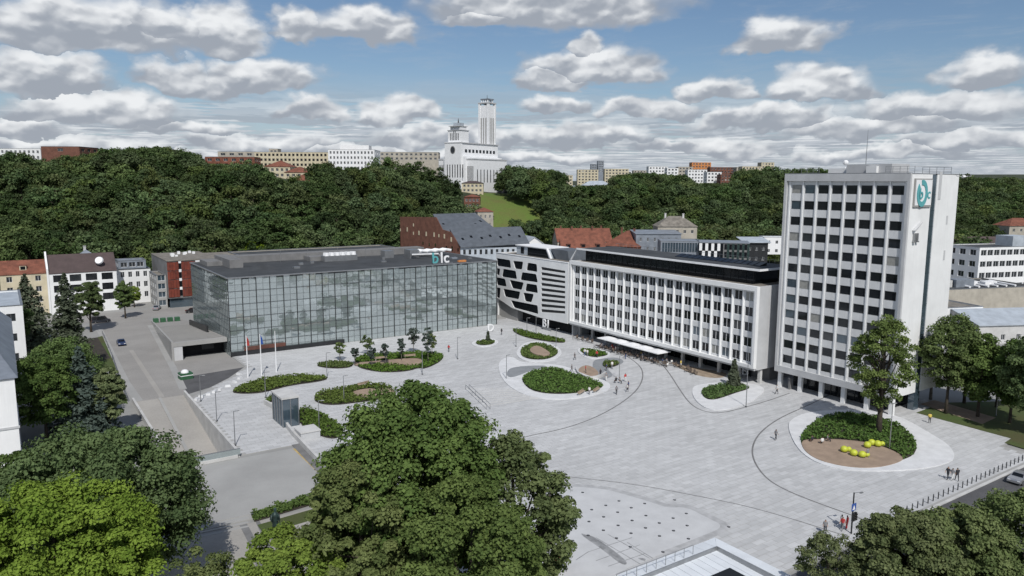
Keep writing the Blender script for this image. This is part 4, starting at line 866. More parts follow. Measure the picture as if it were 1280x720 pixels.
island('big round planted island with yellow balls on its sand and a tall tree',
       [(1000, 547), (1012, 531), (1030, 521), (1053, 516), (1085, 518), (1115, 527), (1138, 541), (1147, 556), (1143, 568), (1130, 574), (1110, 580), (1083, 583), (1050, 580), (1020, 572), (1003, 560)],
       [(984, 533), (990, 523), (1010, 515), (1045, 512), (1085, 513), (1125, 520), (1160, 540), (1185, 555), (1194, 568), (1190, 577), (1165, 584), (1130, 588), (1085, 589), (1045, 586), (1015, 576), (995, 559)],
       [(1001, 550), (1020, 549), (1047, 549), (1080, 552), (1110, 560), (1131, 571), (1126, 577), (1105, 583), (1080, 585), (1050, 582), (1020, 574), (1004, 562)], hgt=1.0, seed=2)
island('large leaf shaped green island in the middle of the square', [(652, 476), (655, 470), (665, 464), (680, 461), (693, 459.5), (705, 463), (726, 471), (745, 476), (755, 481), (750, 486), (730, 490), (704, 492.5), (680, 491.5), (662, 487)],
       [(622, 455), (630, 447), (642, 446), (650, 453), (690, 455), (708, 458), (735, 470), (758, 476), (764, 482), (760, 489), (730, 497), (695, 500), (662, 496), (640, 486), (626, 472)], hgt=1.0, seed=3)
island('round planted island with a pinkish mound behind the leaf shaped one', [(650, 439), (655, 433), (671, 428), (690, 433), (699, 440), (692, 446), (680, 449.5), (662, 449), (652, 445)],
       [(645, 440), (652, 430), (671, 425), (695, 431), (704, 441), (696, 449), (680, 453), (658, 452), (647, 446)], [(661, 440), (666, 435), (673, 434), (684, 440), (689, 445), (680, 447), (668, 445)], hgt=.8, seed=4, sandh=.5)
island('small oval green island with a little conifer in front of the glass block corner', [(594, 428.5), (601, 425.5), (610, 424.5), (619.5, 426.5), (616, 430), (607, 431.5), (598, 431)], [(588, 429), (598, 424), (612, 422.5), (624, 426), (621, 431), (607, 434), (594, 433)], hgt=.6, seed=5)
island('long thin planted strip in front of the patterned wing', [(639, 411.5), (648, 411), (670, 417), (690, 421), (707, 425), (706, 428), (690, 427), (665, 423), (648, 418)], hgt=.8, seed=6)
island('narrow planted bed between the playground and the ribbed building', [(724, 436.5), (732, 436), (745, 438), (761, 442), (757, 444.5), (745, 446.5), (735, 445), (728, 441)], [(721, 436), (732, 434), (748, 436), (765, 441), (760, 447), (744, 449), (732, 447), (724, 442)], hgt=.9, seed=7)
island('small planted bed inside the dark grey hollow of the playground', [(753.5, 454), (758, 451), (768, 451), (775, 453.5), (770, 457), (760, 459), (754, 457)], hgt=.8, seed=8)
island('green island with a conifer and white apron below the right end of the ribbed building', [(876, 491), (880, 486), (890, 482.5), (902, 480.5), (925, 481), (937, 483), (936, 486), (922, 490), (905, 496), (893, 499.5), (882, 498.5)],
       [(864, 489), (868, 482), (885, 479), (915, 477), (945, 480), (957, 486), (952, 493), (935, 505), (905, 513), (885, 512), (870, 502)], hgt=.9, seed=9)
island('pointed green island at the foot of the flagpoles', [(287.5, 489), (305, 480), (331, 473), (360, 469.5), (387.5, 468), (412.5, 472), (400, 476), (362, 481), (340, 487), (325, 490.5), (300, 491.5)], hgt=1.1, seed=10)
island('little round green bed beside the lift kiosk', [(331, 501.6), (338, 494), (353, 490.5), (355, 495), (345, 500), (334, 503)], hgt=.9, seed=11)
island('green island behind the lift kiosk', [(374, 510), (385, 509), (400, 516), (420, 527), (429, 535), (428, 544), (415, 548), (398, 543), (381, 536), (372, 522)], hgt=1.1, seed=12)
island('green island with a sandy seating bay above the big trees', [(391, 498.5), (398, 491), (412, 487), (432, 484), (450, 480.5), (475, 479.5), (492, 484), (490, 495), (465, 500), (440, 503), (418, 505.5), (400, 504)], None, [(436, 491), (452, 486), (470, 485), (494, 485), (492, 494), (465, 498), (445, 495)], hgt=1.0, seed=13)
island('small green patch left of the long bed by the glass block', [(394, 456), (405, 452), (425, 451.5), (442, 453), (440, 458), (425, 460), (405, 459)], hgt=.7, seed=14)
island('long planted island with birches and a sandy path in front of the glass block', [(442, 451), (450, 445), (460, 443), (480, 442), (492, 441), (515, 440), (535, 440), (552, 442), (555, 446), (548, 453), (532, 460), (522, 459), (512, 463), (482, 465), (460, 462), (447, 458)], None,
       [(441, 453), (455, 452.5), (480, 450), (505, 448), (522, 447.5), (529, 450), (527, 456), (515, 458), (490, 455), (455, 456), (444, 457)], hgt=.9, seed=15)
# playground hollow and sunken seats
struct(sheet('playground_floor', smooth_poly(px([(740, 451), (752, 448), (770, 446.5), (781, 451), (776, 456), (757, 460), (768, 469), (758, 474), (745, 475), (742, 466)], PZ), 2), PZ, PZ+.02, 'curved_grey'))
struct(sheet('sand_circle', smooth_poly(px([(722, 464), (725, 459), (733, 456), (742, 459), (750, 467), (743, 471), (732, 471)], PZ), 2), PZ, PZ+.03, 'sand'))
struct(sheet('sunken_stage', smooth_poly(px([(633, 466), (638, 459.5), (660, 457), (684, 457), (680, 460), (664, 463), (652, 468), (640, 472), (634, 470.5)], PZ+.15), 2), PZ+.15, PZ+.17, 'curved_grey'))
struct(sheet('cafe_terrace', smooth_poly(px([(835, 452), (850, 455), (872, 460), (905, 465), (910, 469), (900, 473), (880, 471.5), (858, 465)], PZ), 2), PZ, PZ+.02, 'timber_deck'))
cw = thing('curved_play_wall', 'low curved grey wall around the sand circle of the playground', 'wall', (0, 0, 0)); mb = MB(); strip(mb, smooth_line(px([(720, 462), (722, 469), (735, 475), (750, 473), (757, 468)], PZ), 3), .3, PZ, PZ+.7); mb.build('wall', 'concrete_light', cw)
mb = MB()
for i in range(6): 
    a, b = px([(655+i*4, 487.6+i*.0), (677+i*3.5, 499)], PZ); 
for i in range(8):
    f_ = i/8; a = G(582+25*f_, 486+25*f_, PZ); b = G(655+22*f_, 486.5+12*f_, PZ); strip(mb, [a, b], .5, PZ, PZ+.03+.004*i)
struct(mb.build('shallow_steps', 'concrete_light'))
hr = thing('stair_handrail', 'thin steel double handrail beside the shallow steps on the square', 'handrail', (0, 0, 0))
for k, o_ in ((0, 0), (1, .0)):
    mb = MB(); a = G(582, 487, PZ); b = G(608, 512, PZ); 
    if k: a = (a[0]+.7, a[1]-.2); b = (b[0]+.7, b[1]-.2)
    mb.tube([(*a, PZ+1), (*b, PZ+1)], .05, 6)
    for i in range(4): p = (a[0]+(b[0]-a[0])*i/3, a[1]+(b[1]-a[1])*i/3); mb.tube([(*p, PZ), (*p, PZ+1)], .04, 6)
    mb.build('rail', 'steel', hr)
# pink/yellow seating balls
BALL = [('two joined yellow balls at the left on the sand of the round island', 1055, 565, 1), ('lone yellow ball in the middle of the sand', 1067, 569.5, 0), ('yellow ball with a dark shadowed neighbour near the front of the sand', 1077.5, 571.5, 1), ('yellow ball nearest the greenery on the sand', 1089.5, 556.5, 0), ('low yellow ball left of the group of three', 1084, 559.5, 0), ('yellow ball right of the group of three', 1097, 558, 1)]
for lab, u_, v_, two in BALL:
    q = G(u_, v_, PZ+.2); t = thing('yellow_play_ball', lab, 'play ball', (q[0], q[1], PZ+.2), 0, 'yellow balls on the sand'); MB().ball(0, 0, .48, .58, .53, 14, 9).build('ball', 'yellow_ball', t, True)
    if two: MB().ball(.8, -.3, .38, .42, .42, 12, 8).build('small_ball', 'yellow_ball', t, True)
    mb = MB(); mb.cyl(0, 0, 0, .08, .45); mb.build('foot', 'dark_metal', t)
# ---- lamps
def lamp(u, v, h, label, arm=1.0, grp='slim lamp posts'):
    q = G(u, v, PZ); t = thing('street_lamp', label, 'street lamp', (q[0], q[1], PZ), 0, grp)
    MB().tube([(0, 0, 0), (0, 0, h)], [.085, .055], 8).build('pole', 'steel', t); MB().cyl(0, 0, 0, .12, .2, .2).build('base_plate', 'dark_metal', t)
    mb = MB(); mb.box(-.05, arm, -.06, .06, h, h+.08); a = mb.build('arm', 'steel', t); MB().box(arm-.45, arm+.1, -.12, .12, h-.03, h-.001).build('lamp_head', 'concrete_light', a)
for u, v, h, l in [(271, 526.6, 5.2, 'lamp post nearest the lower end of the ramp wall'), (294, 557, 5.6, 'lamp post standing nearest the grey terrace'), (251, 501.6, 5, 'lamp post beside the upper corner of the car park ramp'), (332, 497, 5, 'lamp post in front of the pointed green island'), (430, 502, 5, 'lamp post in the green island with the sandy bay'), (399, 537, 5, 'lamp post in the green island behind the kiosk'), (408.8, 472.5, 5.5, 'lamp post at the right tip of the pointed island'),
                   (572, 448.8, 5.2, 'lamp post alone on the paving in front of the glass block'), (528, 468, 5.2, 'lamp post below the long birch island'), (633, 474, 5.2, 'lamp post at the sunken stage'), (645, 433, 4.8, 'lamp post left of the mound island'), (658.5, 419, 4.8, 'lamp post by the left end of the long thin planted strip'), (670, 417, 4.6, 'lamp post standing in the long thin planted strip'), (695, 434, 4.8, 'lamp post beside the mound island toward the ribbed building'), (774, 475, 5.2, 'lamp post right of the playground hollow'),
                   (932.5, 508.8, 11.5, 'tall lamp mast at the white apron below the ribbed building'), (1111.7, 562, 7.5, 'tall lamp post on the round island beside the tree'), (1245, 520, 6, 'lamp post on the lawn under the right trees')]: lamp(u, v, h, l, .9 if h < 8 else .4)
# flagpoles
for u, v, top, l, m_ in [(310, 472, 425, 'leftmost flagpole by the glass block, with a small red flag', 'red_paint'), (327, 469.5, 417, 'middle flagpole by the glass block, with a small blue flag', 'blue_paint'), (345.5, 465, 411, 'rightmost flagpole by the glass block, with no flag', None)]:
    q = G(u, v, PZ); t = thing('flagpole', l, 'flagpole', (q[0], q[1], PZ), 0, 'flagpoles'); MB().tube([(0, 0, 0), (0, 0, 9.3)], [.14, .07], 8).build('pole', 'white_paint', t); MB().ball(0, 0, 9.35, .12).build('finial', 'steel', t)
    if m_: mb = MB(); mb.add([(.08, 0, 9.0), (.5, .1, 8.2), (.7, .18, 6.9), (.12, .02, 6.9), (.08, .03, 9), (.5, .13, 8.2), (.7, .21, 6.9), (.12, .05, 6.9)], [(0, 1, 2, 3), (7, 6, 5, 4), (0, 4, 5, 1), (1, 5, 6, 2), (2, 6, 7, 3), (3, 7, 4, 0)]); mb.build('flag', m_, t)
# bollards
bo = thing('bollard', 'slim dark bollard in the row along the street edge of the square', 'bollard', (94.8, 47.2, PZ), 0, 'bollards along the street')
MB().tube([(0, 0, 0), (0, 0, .95)], [.075, .065], 8).build('post', 'dark_metal', bo); MB().cyl(0, 0, .951, 1.0, .08, .05, 8).build('cap', 'steel', bo)
for i in range(-8, 42):
    if i == 0: continue
    copy_thing(bo, (94.8+i*1.32, 47.2, PZ))
# concrete half-moon blocks by the yard
cb = [(252, 497), (260, 494.5), (268, 491), (276, 488), (285, 484), (293, 479), (300, 474), (299, 469), (246, 500.5)]
LC = ['in the gap nearest the lamp', 'second along the arc from the ramp corner', 'third along the arc', 'fourth along the arc, halfway to the glass block', 'fifth along the arc', 'sixth along the arc', 'seventh, nearest the flagpoles', 'last before the glass block plinth', 'right at the ramp corner']
for (u, v), l in zip(cb, LC):
    q = G(u, v, .02); t = thing('concrete_block', 'pale concrete barrier block '+l, 'barrier block', (q[0], q[1], .02), random.random()*3, 'concrete blocks around the yard'); m_ = MB(); m_.hexa([(-.6, -.35, 0), (.6, -.35, 0), (.6, .35, 0), (-.6, .35, 0), (-.5, -.25, .5), (.5, -.25, .5), (.5, .25, .5), (-.5, .25, .5)]); m_.build('block', 'rim_white', t)
# traffic light, sign, awnings, cafe
q = G(1064, 667, PZ); t = thing('traffic_light', 'traffic light mast with a blue crossing sign and lamp arm by the street', 'traffic light', (q[0], q[1], PZ), 0)
MB().tube([(0, 0, 0), (0, 0, 5.2)], [.1, .08], 8).build('pole', 'dark_metal', t); MB().tube([(0, 0, 5.15), (1.3, -.3, 5.1)], .04, 6).build('arm', 'steel', t); MB().box(.8, 1.35, -.4, -.2, 5.0, 5.08).build('lamp_head', 'steel', t)
sgn = MB().hexa([(-.45, -.12, 2.95), (.45, -.12, 2.95), (.45, -.08, 2.95), (-.45, -.08, 2.95), (-.45, -.12, 3.85), (.45, -.12, 3.85), (.45, -.08, 3.85), (-.45, -.08, 3.85)]).build('crossing_sign', 'blue_paint', t); MB().add([(-.3, -.125, 3.08), (.3, -.125, 3.08), (0, -.125, 3.68), (-.3, -.121, 3.08), (.3, -.121, 3.08), (0, -.121, 3.68)], [(0, 1, 2), (5, 4, 3), (0, 3, 4, 1), (1, 4, 5, 2), (2, 5, 3, 0)]).build('sign_symbol', 'white_paint', sgn)
for dx in (-.22, .25): h_ = MB().box(dx-.16, dx+.16, -.35, -.1, 1.75, 2.75).build('signal_head', 'dark_metal', t); [MB().tube([(dx, -.35, 1.95+.3*k), (dx, -.46, 1.95+.3*k)], .11, 8).build('lens_hood', 'rubber', h_) for k in range(3)]
q = G(985, 487, PZ); t = thing('info_totem', 'dark upright information totem on the paving in front of the tower', 'totem', (q[0]+.6, q[1], PZ), 0); MB().box(-.35, .35, -.2, .2, 0, 2.3).build('panel', 'concrete_dark', t); MB().box(-.42, .42, -.26, .26, 2.3, 2.4).build('cap', 'steel', t)
aw = None
for i in range(5):
    L_ = ['leftmost white square café parasol', 'second white café parasol from the left', 'middle white café parasol of the row', 'fourth white café parasol from the left', 'rightmost white square café parasol'][i]
    x, y = 126.0, 141.5-i*4.35
    if aw is None:
        aw = thing('cafe_parasol', L_, 'parasol', (x, y, PZ), 0, 'white café parasols')
        MB().tube([(0, 0, 0), (0, 0, 2.9)], .05, 6).build('pole', 'steel', aw); MB().box(-.45, .45, -.45, .45, 0, .1).build('base', 'concrete_dark', aw)
        c = MB(); e = 2.1; c.add([(-e, -e, 2.55), (e, -e, 2.55), (e, e, 2.55), (-e, e, 2.55), (0, 0, 2.95), (-e, -e, 2.35), (e, -e, 2.35), (e, e, 2.35), (-e, e, 2.35)], [(0, 1, 4), (1, 2, 4), (2, 3, 4), (3, 0, 4), (0, 5, 6, 1), (1, 6, 7, 2), (2, 7, 8, 3), (3, 8, 5, 0), (8, 7, 6, 5)]); c.build('canopy', 'white_paint', aw)
        for sx in (-1, 1):
            for sy in (-1, 1): MB().tube([(0, 0, 2.2), (sx*1.7, sy*1.7, 2.5)], .03, 5).build('strut', 'steel', aw)
    else: copy_thing(aw, (x, y, PZ), label=L_)
tb = thing('cafe_table', 'small round café table in the shade under the parasols', 'table', (123.6, 143, PZ), 0, 'café tables outside the ribbed building'); MB().cyl(0, 0, .72, .76, .42, n=12).build('tabletop', 'wood', tb); MB().cyl(0, 0, 0, .72, .04, n=6).build('leg', 'dark_metal', tb)
ch = thing('cafe_chair', 'dark café chair at one of the small round tables', 'chair', (124.3, 143, PZ), 0, 'café chairs outside the ribbed building'); MB().box(-.22, .22, -.22, .22, .42, .46).build('seat', 'wood', ch); MB().box(.19, .22, -.22, .22, .46, .88).build('backrest', 'wood', ch)
for sx in (-.2, .17):
    for sy in (-.2, .17): MB().box(sx, sx+.03, sy, sy+.03, 0, .42).build('leg', 'dark_metal', ch)
tabs = [(123.6+.9*(i % 2)*1.2+random.uniform(-.3, .3), 143-i*1.45+random.uniform(-.2, .2)) for i in range(17)]+[(125+random.uniform(-1, 1), 119-k*2.0) for k in range(5)]+[(126.4, 155-k*2.1) for k in range(4)]
for i, (x, y) in enumerate(tabs):
    if i: copy_thing(tb, (x, y, PZ), random.random())
    for k in range(3):
        a = random.random()*.8+k*2.1
        if i == 0 and k == 0: ch.location = (x+.75*math.cos(a), y+.75*math.sin(a), PZ); ch.rotation_euler = (0, 0, a); continue
        copy_thing(ch, (x+.75*math.cos(a), y+.75*math.sin(a), PZ), a)
# benches
bn = thing('bench', 'pale wooden bench on the sandy path of the birch island, left one', 'bench', (*G(476, 450, PZ+.2), PZ+.22), -.25, 'benches'); MB().box(-1.5, 1.5, -.25, .25, .4, .47).build('seat', 'timber_deck', bn); MB().box(-1.5, 1.5, .2, .26, .47, .8).build('backrest', 'timber_deck', bn); MB().box(-1.3, -1.1, -.2, .2, 0, .4).build('leg', 'concrete_light', bn); MB().box(1.1, 1.3, -.2, .2, 0, .4).build('leg', 'concrete_light', bn)
for u, v, r, l in [(512, 447, -.2, 'pale wooden bench on the sandy path of the birch island, right one'), (455, 482, .3, 'pale wooden bench by the sandy bay above the big trees'), (727, 492.5, .5, 'dark bench at the lower edge of the leaf shaped island, left one'), (746, 489.5, .5, 'dark bench at the lower edge of the leaf shaped island, right one')]: copy_thing(bn, (*G(u, v, PZ+.15), PZ+.15), r, l)
# nozzles
noz = [(v[0]/3.765+660, v[1]/3.765+540) for v in [(192, 303), (257, 285), (300, 366), (366, 346), (428, 325), (287, 422), (356, 400), (422, 378), (486, 357), (549, 337), (355, 463), (424, 440), (490, 417), (555, 394), (416, 500), (485, 477), (553, 452), (618, 429), (683, 406), (745, 384), (481, 541), (619, 490), (685, 465), (749, 441), (635, 565), (755, 503), (690, 320), (210, 512), (283, 487), (945, 447)]]
nz = thing('water_jet', 'small dark round ground jet in the pale fountain field', 'water jet', (*G(*noz[0], PZ), PZ+.008), 0, 'ground jets of the fountain'); MB().cyl(0, 0, 0, .03, .2, n=10).build('grate', 'dark_metal', nz); MB().cyl(0, 0, .03, .07, .08, n=8).build('nozzle', 'steel', nz)
for q in noz[1:]: copy_thing(nz, (*G(*q, PZ), PZ+.008))
# statue
q = G(345, 671, .1); t = thing('statue', 'dark green bronze statue of a standing robed figure on a low round base', 'statue', (q[0], q[1], .05), -.4)
MB().cyl(0, 0, 0, .35, .75, .65, 14).build('base', 'concrete_dark', t)
mb = MB(); mb.tube([(0, 0, .35), (.02, 0, 1.0), (0, .02, 1.9), (-.03, 0, 2.6), (0, 0, 3.0), (.0, 0, 3.15), (.02, 0, 3.3), (.02, 0, 3.55), (.02, 0, 3.72)], [.5, .42, .34, .4, .34, .13, .15, .2, .06], 12); mb.tube([(-.36, 0, 2.85), (-.5, -.1, 2.3), (-.3, -.4, 2.05)], [.14, .12, .08], 8); mb.tube([(.36, 0, 2.85), (.48, -.1, 2.2), (.2, -.42, 2.2)], [.14, .12, .08], 8); mb.build('figure', 'patina', t, True)
MB().tube([(.55, -.2, .35), (.5, -.25, 2.7)], .06, 6).build('staff', 'patina', t)
# ---- pavilion roof at the bottom
AX, AY = G(893.7, 670, 4.5); pv = thing('pavilion', 'white metal roofed pavilion with a sunken roof and black skylight at the bottom edge', 'pavilion', (AX, AY, 0), 0)
Lp = 26; e = 1.75
wl_ = MB(); wl_.box(-Lp, -.9, -1.3, -.9, .1, 3.6); wl_.box(-1.3, -.9, -Lp, -1.3, .1, 3.6); wl_.build('wall', 'grey_panel', pv)
for i in range(18):
    x1 = -i*1.5; x0 = x1-1.46; f0 = -e if i == 0 else x1
    if i == 0:
        MB().hexa([(-1.46, 0, 4.2), (0, 0, 4.2), (-e, -e, 4.7), (-1.5-e*.0, -e, 4.7), (-1.46, 0, 4.3), (0, 0, 4.3), (-e, -e, 4.8), (-1.5, -e, 4.8)][:8]).build('roof_panel', 'metal_roof', pv) if False else None
        m_ = MB(); m_.add([(-1.9, -.02, 4.25), (0, 0, 4.25), (-e, -e, 4.45), (-1.9, -e, 4.45), (-1.9, -.02, 4.33), (0, 0, 4.33), (-e, -e, 4.53), (-1.9, -e, 4.53)], [(0, 3, 2, 1), (4, 5, 6, 7), (0, 1, 5, 4), (1, 2, 6, 5), (2, 3, 7, 6), (3, 0, 4, 7)]); m_.build('roof_panel', 'metal_roof', pv)
        m_ = MB(); m_.add([(0, -1.9, 4.25), (-e, -1.9, 4.45), (-e-.001, -e-.001, 4.45), (0, -.05, 4.25), (0, -1.9, 4.33), (-e, -1.9, 4.53), (-e-.001, -e-.001, 4.53), (0, -.05, 4.33)], [(0, 3, 2, 1), (4, 5, 6, 7), (0, 1, 5, 4), (1, 2, 6, 5), (2, 3, 7, 6), (3, 0, 4, 7)]); m_.build('roof_panel', 'metal_roof', pv); continue
    x1 = -1.94-(i-1)*1.5; x0 = x1-1.46
    m_ = MB(); m_.hexa([(x0, -e, 4.45), (x1, -e, 4.45), (x1, 0, 4.25), (x0, 0, 4.25), (x0, -e, 4.53), (x1, -e, 4.53), (x1, 0, 4.33), (x0, 0, 4.33)]); m_.build('roof_panel', 'metal_roof', pv)
    m_ = MB(); m_.hexa([(-e, x0, 4.45), (0, x0, 4.25), (0, x1, 4.25), (-e, x1, 4.45), (-e, x0, 4.53), (0, x0, 4.33), (0, x1, 4.33), (-e, x1, 4.53)]); m_.build('roof_panel', 'metal_roof', pv)
MB().box(-Lp, 0, -.02, .06, 3.6, 4.24).build('fascia', 'metal_roof', pv); MB().box(-.06, .02, -Lp, -.03, 3.6, 4.24).build('fascia', 'metal_roof', pv)
mb = MB(); mb.box(-Lp, -e, -e-.1, -e, 4.0, 4.6); mb.box(-e-.1, -e, -Lp, -e-.1, 4.0, 4.6); mb.build('parapet', 'steel', pv)
for i in range(24):   # inner roof strips sloping to the skylight
    x1 = -e-.1-i*1.0; MB().hexa([(x1-.95, -Lp, 3.6), (x1, -Lp, 3.6), (x1, -e-.1, 4.1), (x1-.95, -e-.1, 4.1), (x1-.95, -Lp, 3.66), (x1, -Lp, 3.66), (x1, -e-.1, 4.16), (x1-.95, -e-.1, 4.16)]).build('roof_sheet', 'metal_roof', pv)
q = G(912, 711, 4.3); sk = thing('x', '', ''); bpy.data.objects.remove(sk)
mb = MB(); lx, ly = q[0]-AX, q[1]-AY; mb.hexa([(lx-4, ly-4, 3.9), (lx, ly-4, 3.9), (lx, ly, 3.9), (lx-4, ly, 3.9), (lx-4, ly-4, 4.5), (lx-.1, ly-4, 4.5), (lx-.1, ly-.1, 4.5), (lx-4, ly-.1, 4.5)]); mb.build('skylight', 'glass_black', pv)
mb = MB()
for i in range(9): mb.tube([(-5-i*1.3, -e+.3, 4.45), (-5-i*1.3, -e+.3, 5.5)], .03, 4)
mb.tube([(-5, -e+.3, 5.5), (-15.4, -e+.3, 5.5)], .03, 4); mb.build('roof_railing', 'steel', pv)
# ---- vehicles
def car(label, x, y, z, rz, paint, kind='car', cat='car', L=4.3, W_=1.75, Hh=1.45):
    t = thing('parked_car', label, cat, (x, y, z), rz, 'cars'); h = L/2; w = W_/2
    prof = [(-h, .35), (-h, .75), (-h*.92, .9), (-h*.55, .95), (-h*.30, Hh), (h*.28, Hh), (h*.55, .98), (h*.93, .85), (h, .65), (h, .35)] if kind == 'car' else [(-h, .35), (-h, 1.0), (-h*.95, Hh), (h*.45, Hh), (h*.68, 1.1), (h*.95, .95), (h, .7), (h, .35)]
    n = len(prof); vs = []
    for sy, k in ((-1, 1), (1, 1)): vs += [(px_, sy*w*(1 if pz < 1.0 else .84), pz) for px_, pz in prof]
    fs = [tuple(range(n))[::-1], tuple(range(n, 2*n))]+[(i, (i+1) % n, n+(i+1) % n, n+i) for i in range(n)]
    o = MB().add(vs, [f_[::-1] for f_ in fs]).build('body', paint, t)
    for x_, nm in ((-h*.43, 'rear_window'), (h*.44, 'windscreen')):
        s_ = -1 if x_ < 0 else 1; a_, b_ = (prof[3], prof[4]) if s_ < 0 else (prof[-4], prof[-5] if kind == 'car' else prof[3])
        if kind != 'car' and s_ < 0: continue
        m_ = MB(); P0, P1 = Vector((a_[0], 0, a_[1])), Vector((b_[0], 0, b_[1])); 
        if s_ > 0: P0, P1 = Vector((prof[-4][0], 0, prof[-4][1])), Vector((prof[-5][0], 0, prof[-5][1]))
        q0, q1 = P0.lerp(P1, .12), P0.lerp(P1, .9); nrm = Vector((s_, 0, .8)).normalized()*.02
        m_.hexa([(q0.x, -w*.82, q0.z), (q0.x, w*.82, q0.z), (q1.x, w*.74, q1.z), (q1.x, -w*.74, q1.z)]+[(q0.x+nrm.x, -w*.82, q0.z+nrm.z), (q0.x+nrm.x, w*.82, q0.z+nrm.z), (q1.x+nrm.x, w*.74, q1.z+nrm.z), (q1.x+nrm.x, -w*.74, q1.z+nrm.z)]); m_.build(nm, 'glass_black', t)
    for sy in (-1, 1):
        m_ = MB(); y_ = sy*w*.93; m_.hexa([(-h*.42, y_, 1.0), (h*.42, y_, 1.0), (h*.24, y_-sy*.09, Hh-.09), (-h*.26, y_-sy*.09, Hh-.09), (-h*.42, y_+sy*.03, 1.0), (h*.42, y_+sy*.03, 1.0), (h*.24, y_-sy*.05, Hh-.09), (-h*.26, y_-sy*.05, Hh-.09)]); m_.build('side_window', 'glass_black', t)
        for x_ in (-h*.62, h*.62):
            wh = MB().tube([(x_, sy*w-.12*sy, .33), (x_, sy*w+.02*sy, .33)], .33, 14).build('wheel', 'rubber', t); MB().tube([(x_, sy*w+.021*sy, .33), (x_, sy*w+.03*sy, .33)], .19, 10).build('rim', 'steel', wh)
        MB().box(h-.02, h+.02, sy*w*.7-.18, sy*w*.7+.18, .62, .76).build('headlight', 'white_paint', t); MB().box(-h-.02, -h+.02, sy*w*.7-.18, sy*w*.7+.18, .72, .86).build('tail_light', 'red_paint', t)
    return t
for l, u, v, rz, p, kd, c in [('dark blue car driving down the side street', 151.5, 431, -math.pi/2, 'car_blue', 'car', 'car'), ('black van parked in front of the brown roofed house', 126, 403, .1, 'car_black', 'van', 'van'), ('dark car on the cross street left of the glass block', 241, 390.5, 0, 'car_black', 'car', 'car'), ('dark grey car parked at the foot of the pale house', 196, 387, 1.2, 'car_silver', 'car', 'car'), ('silver car on the front street at the right edge', 1275, 602, math.pi, 'car_silver', 'car', 'car')]:
    q = G(u, v, .03); car(l, q[0], q[1], .03, rz, p, kd, c, *( (5.0, 1.95, 2.0) if kd == 'van' else (4.3, 1.75, 1.45)))
q = G(232, 473, .02); t = thing('recycling_bell', 'green and white rounded container standing in the garage yard', 'container', (q[0], q[1], .02), .1); MB().box(-1.25, 1.25, -1.1, 1.1, 0, 1.3).build('body', 'green_paint', t); MB().box(-1.27, 1.27, -1.12, 1.12, .75, .9).build('band', 'white_paint', t); MB().ball(-.1, 0, 1.3, .85, .7).build('lid', 'white_paint', t, True)
gf = thing('green_recycling_bin', 'green recycling bin at the top of the garage roof deck', 'bin', (*G(195, 404, .5), .45), 0, 'green bins'); MB().box(-.7, .7, -.55, .55, 0, 1.3).build('body', 'green_paint', gf); MB().hexa([(-.75, -.6, 1.3), (.75, -.6, 1.3), (.75, .6, 1.3), (-.75, .6, 1.3), (-.6, -.4, 1.5), (.6, -.4, 1.5), (.6, .4, 1.5), (-.6, .4, 1.5)]).build('lid', 'green_paint', gf)
for i, l in ((1, 'green recycling bin, second along the deck edge'), (2, 'green recycling bin, third along the deck edge'), (3, 'green recycling bin farthest right on the deck edge')): copy_thing(gf, (gf.location[0]+i*1.9, gf.location[1]-i*.2, .45), 0, l)
fw = thing('roadside_fence', 'thin dark railing along the left kerb of the side street', 'railing', (0, 0, 0)); pts = px([(128, 418), (140, 447), (150, 478), (160, 503)], 0); mb = MB(); mb.tube([(*p, 1.0) for p in pts], .05, 5); mb.tube([(*p, .5) for p in pts], .04, 5); mb.build('rail', 'steel', fw)
for p in smooth_line(pts, 2)[::2]: MB().tube([(*p, 0), (*p, 1.05)], .05, 5).build('post', 'dark_metal', fw)
# ---- hedge
hp = px([(318, 652), (403, 627), (401, 618), (385, 622), (314, 644)], .1); hd = thing('hedge', 'low dark clipped hedge between the terrace and the statue', 'hedge', (0, 0, 0)); bed_foliage(hp, .1, 1.3, 90, .3, 'leaf_deep', hd, 5); sheet('soil', hp, .08, .2, 'soil', (), hd)
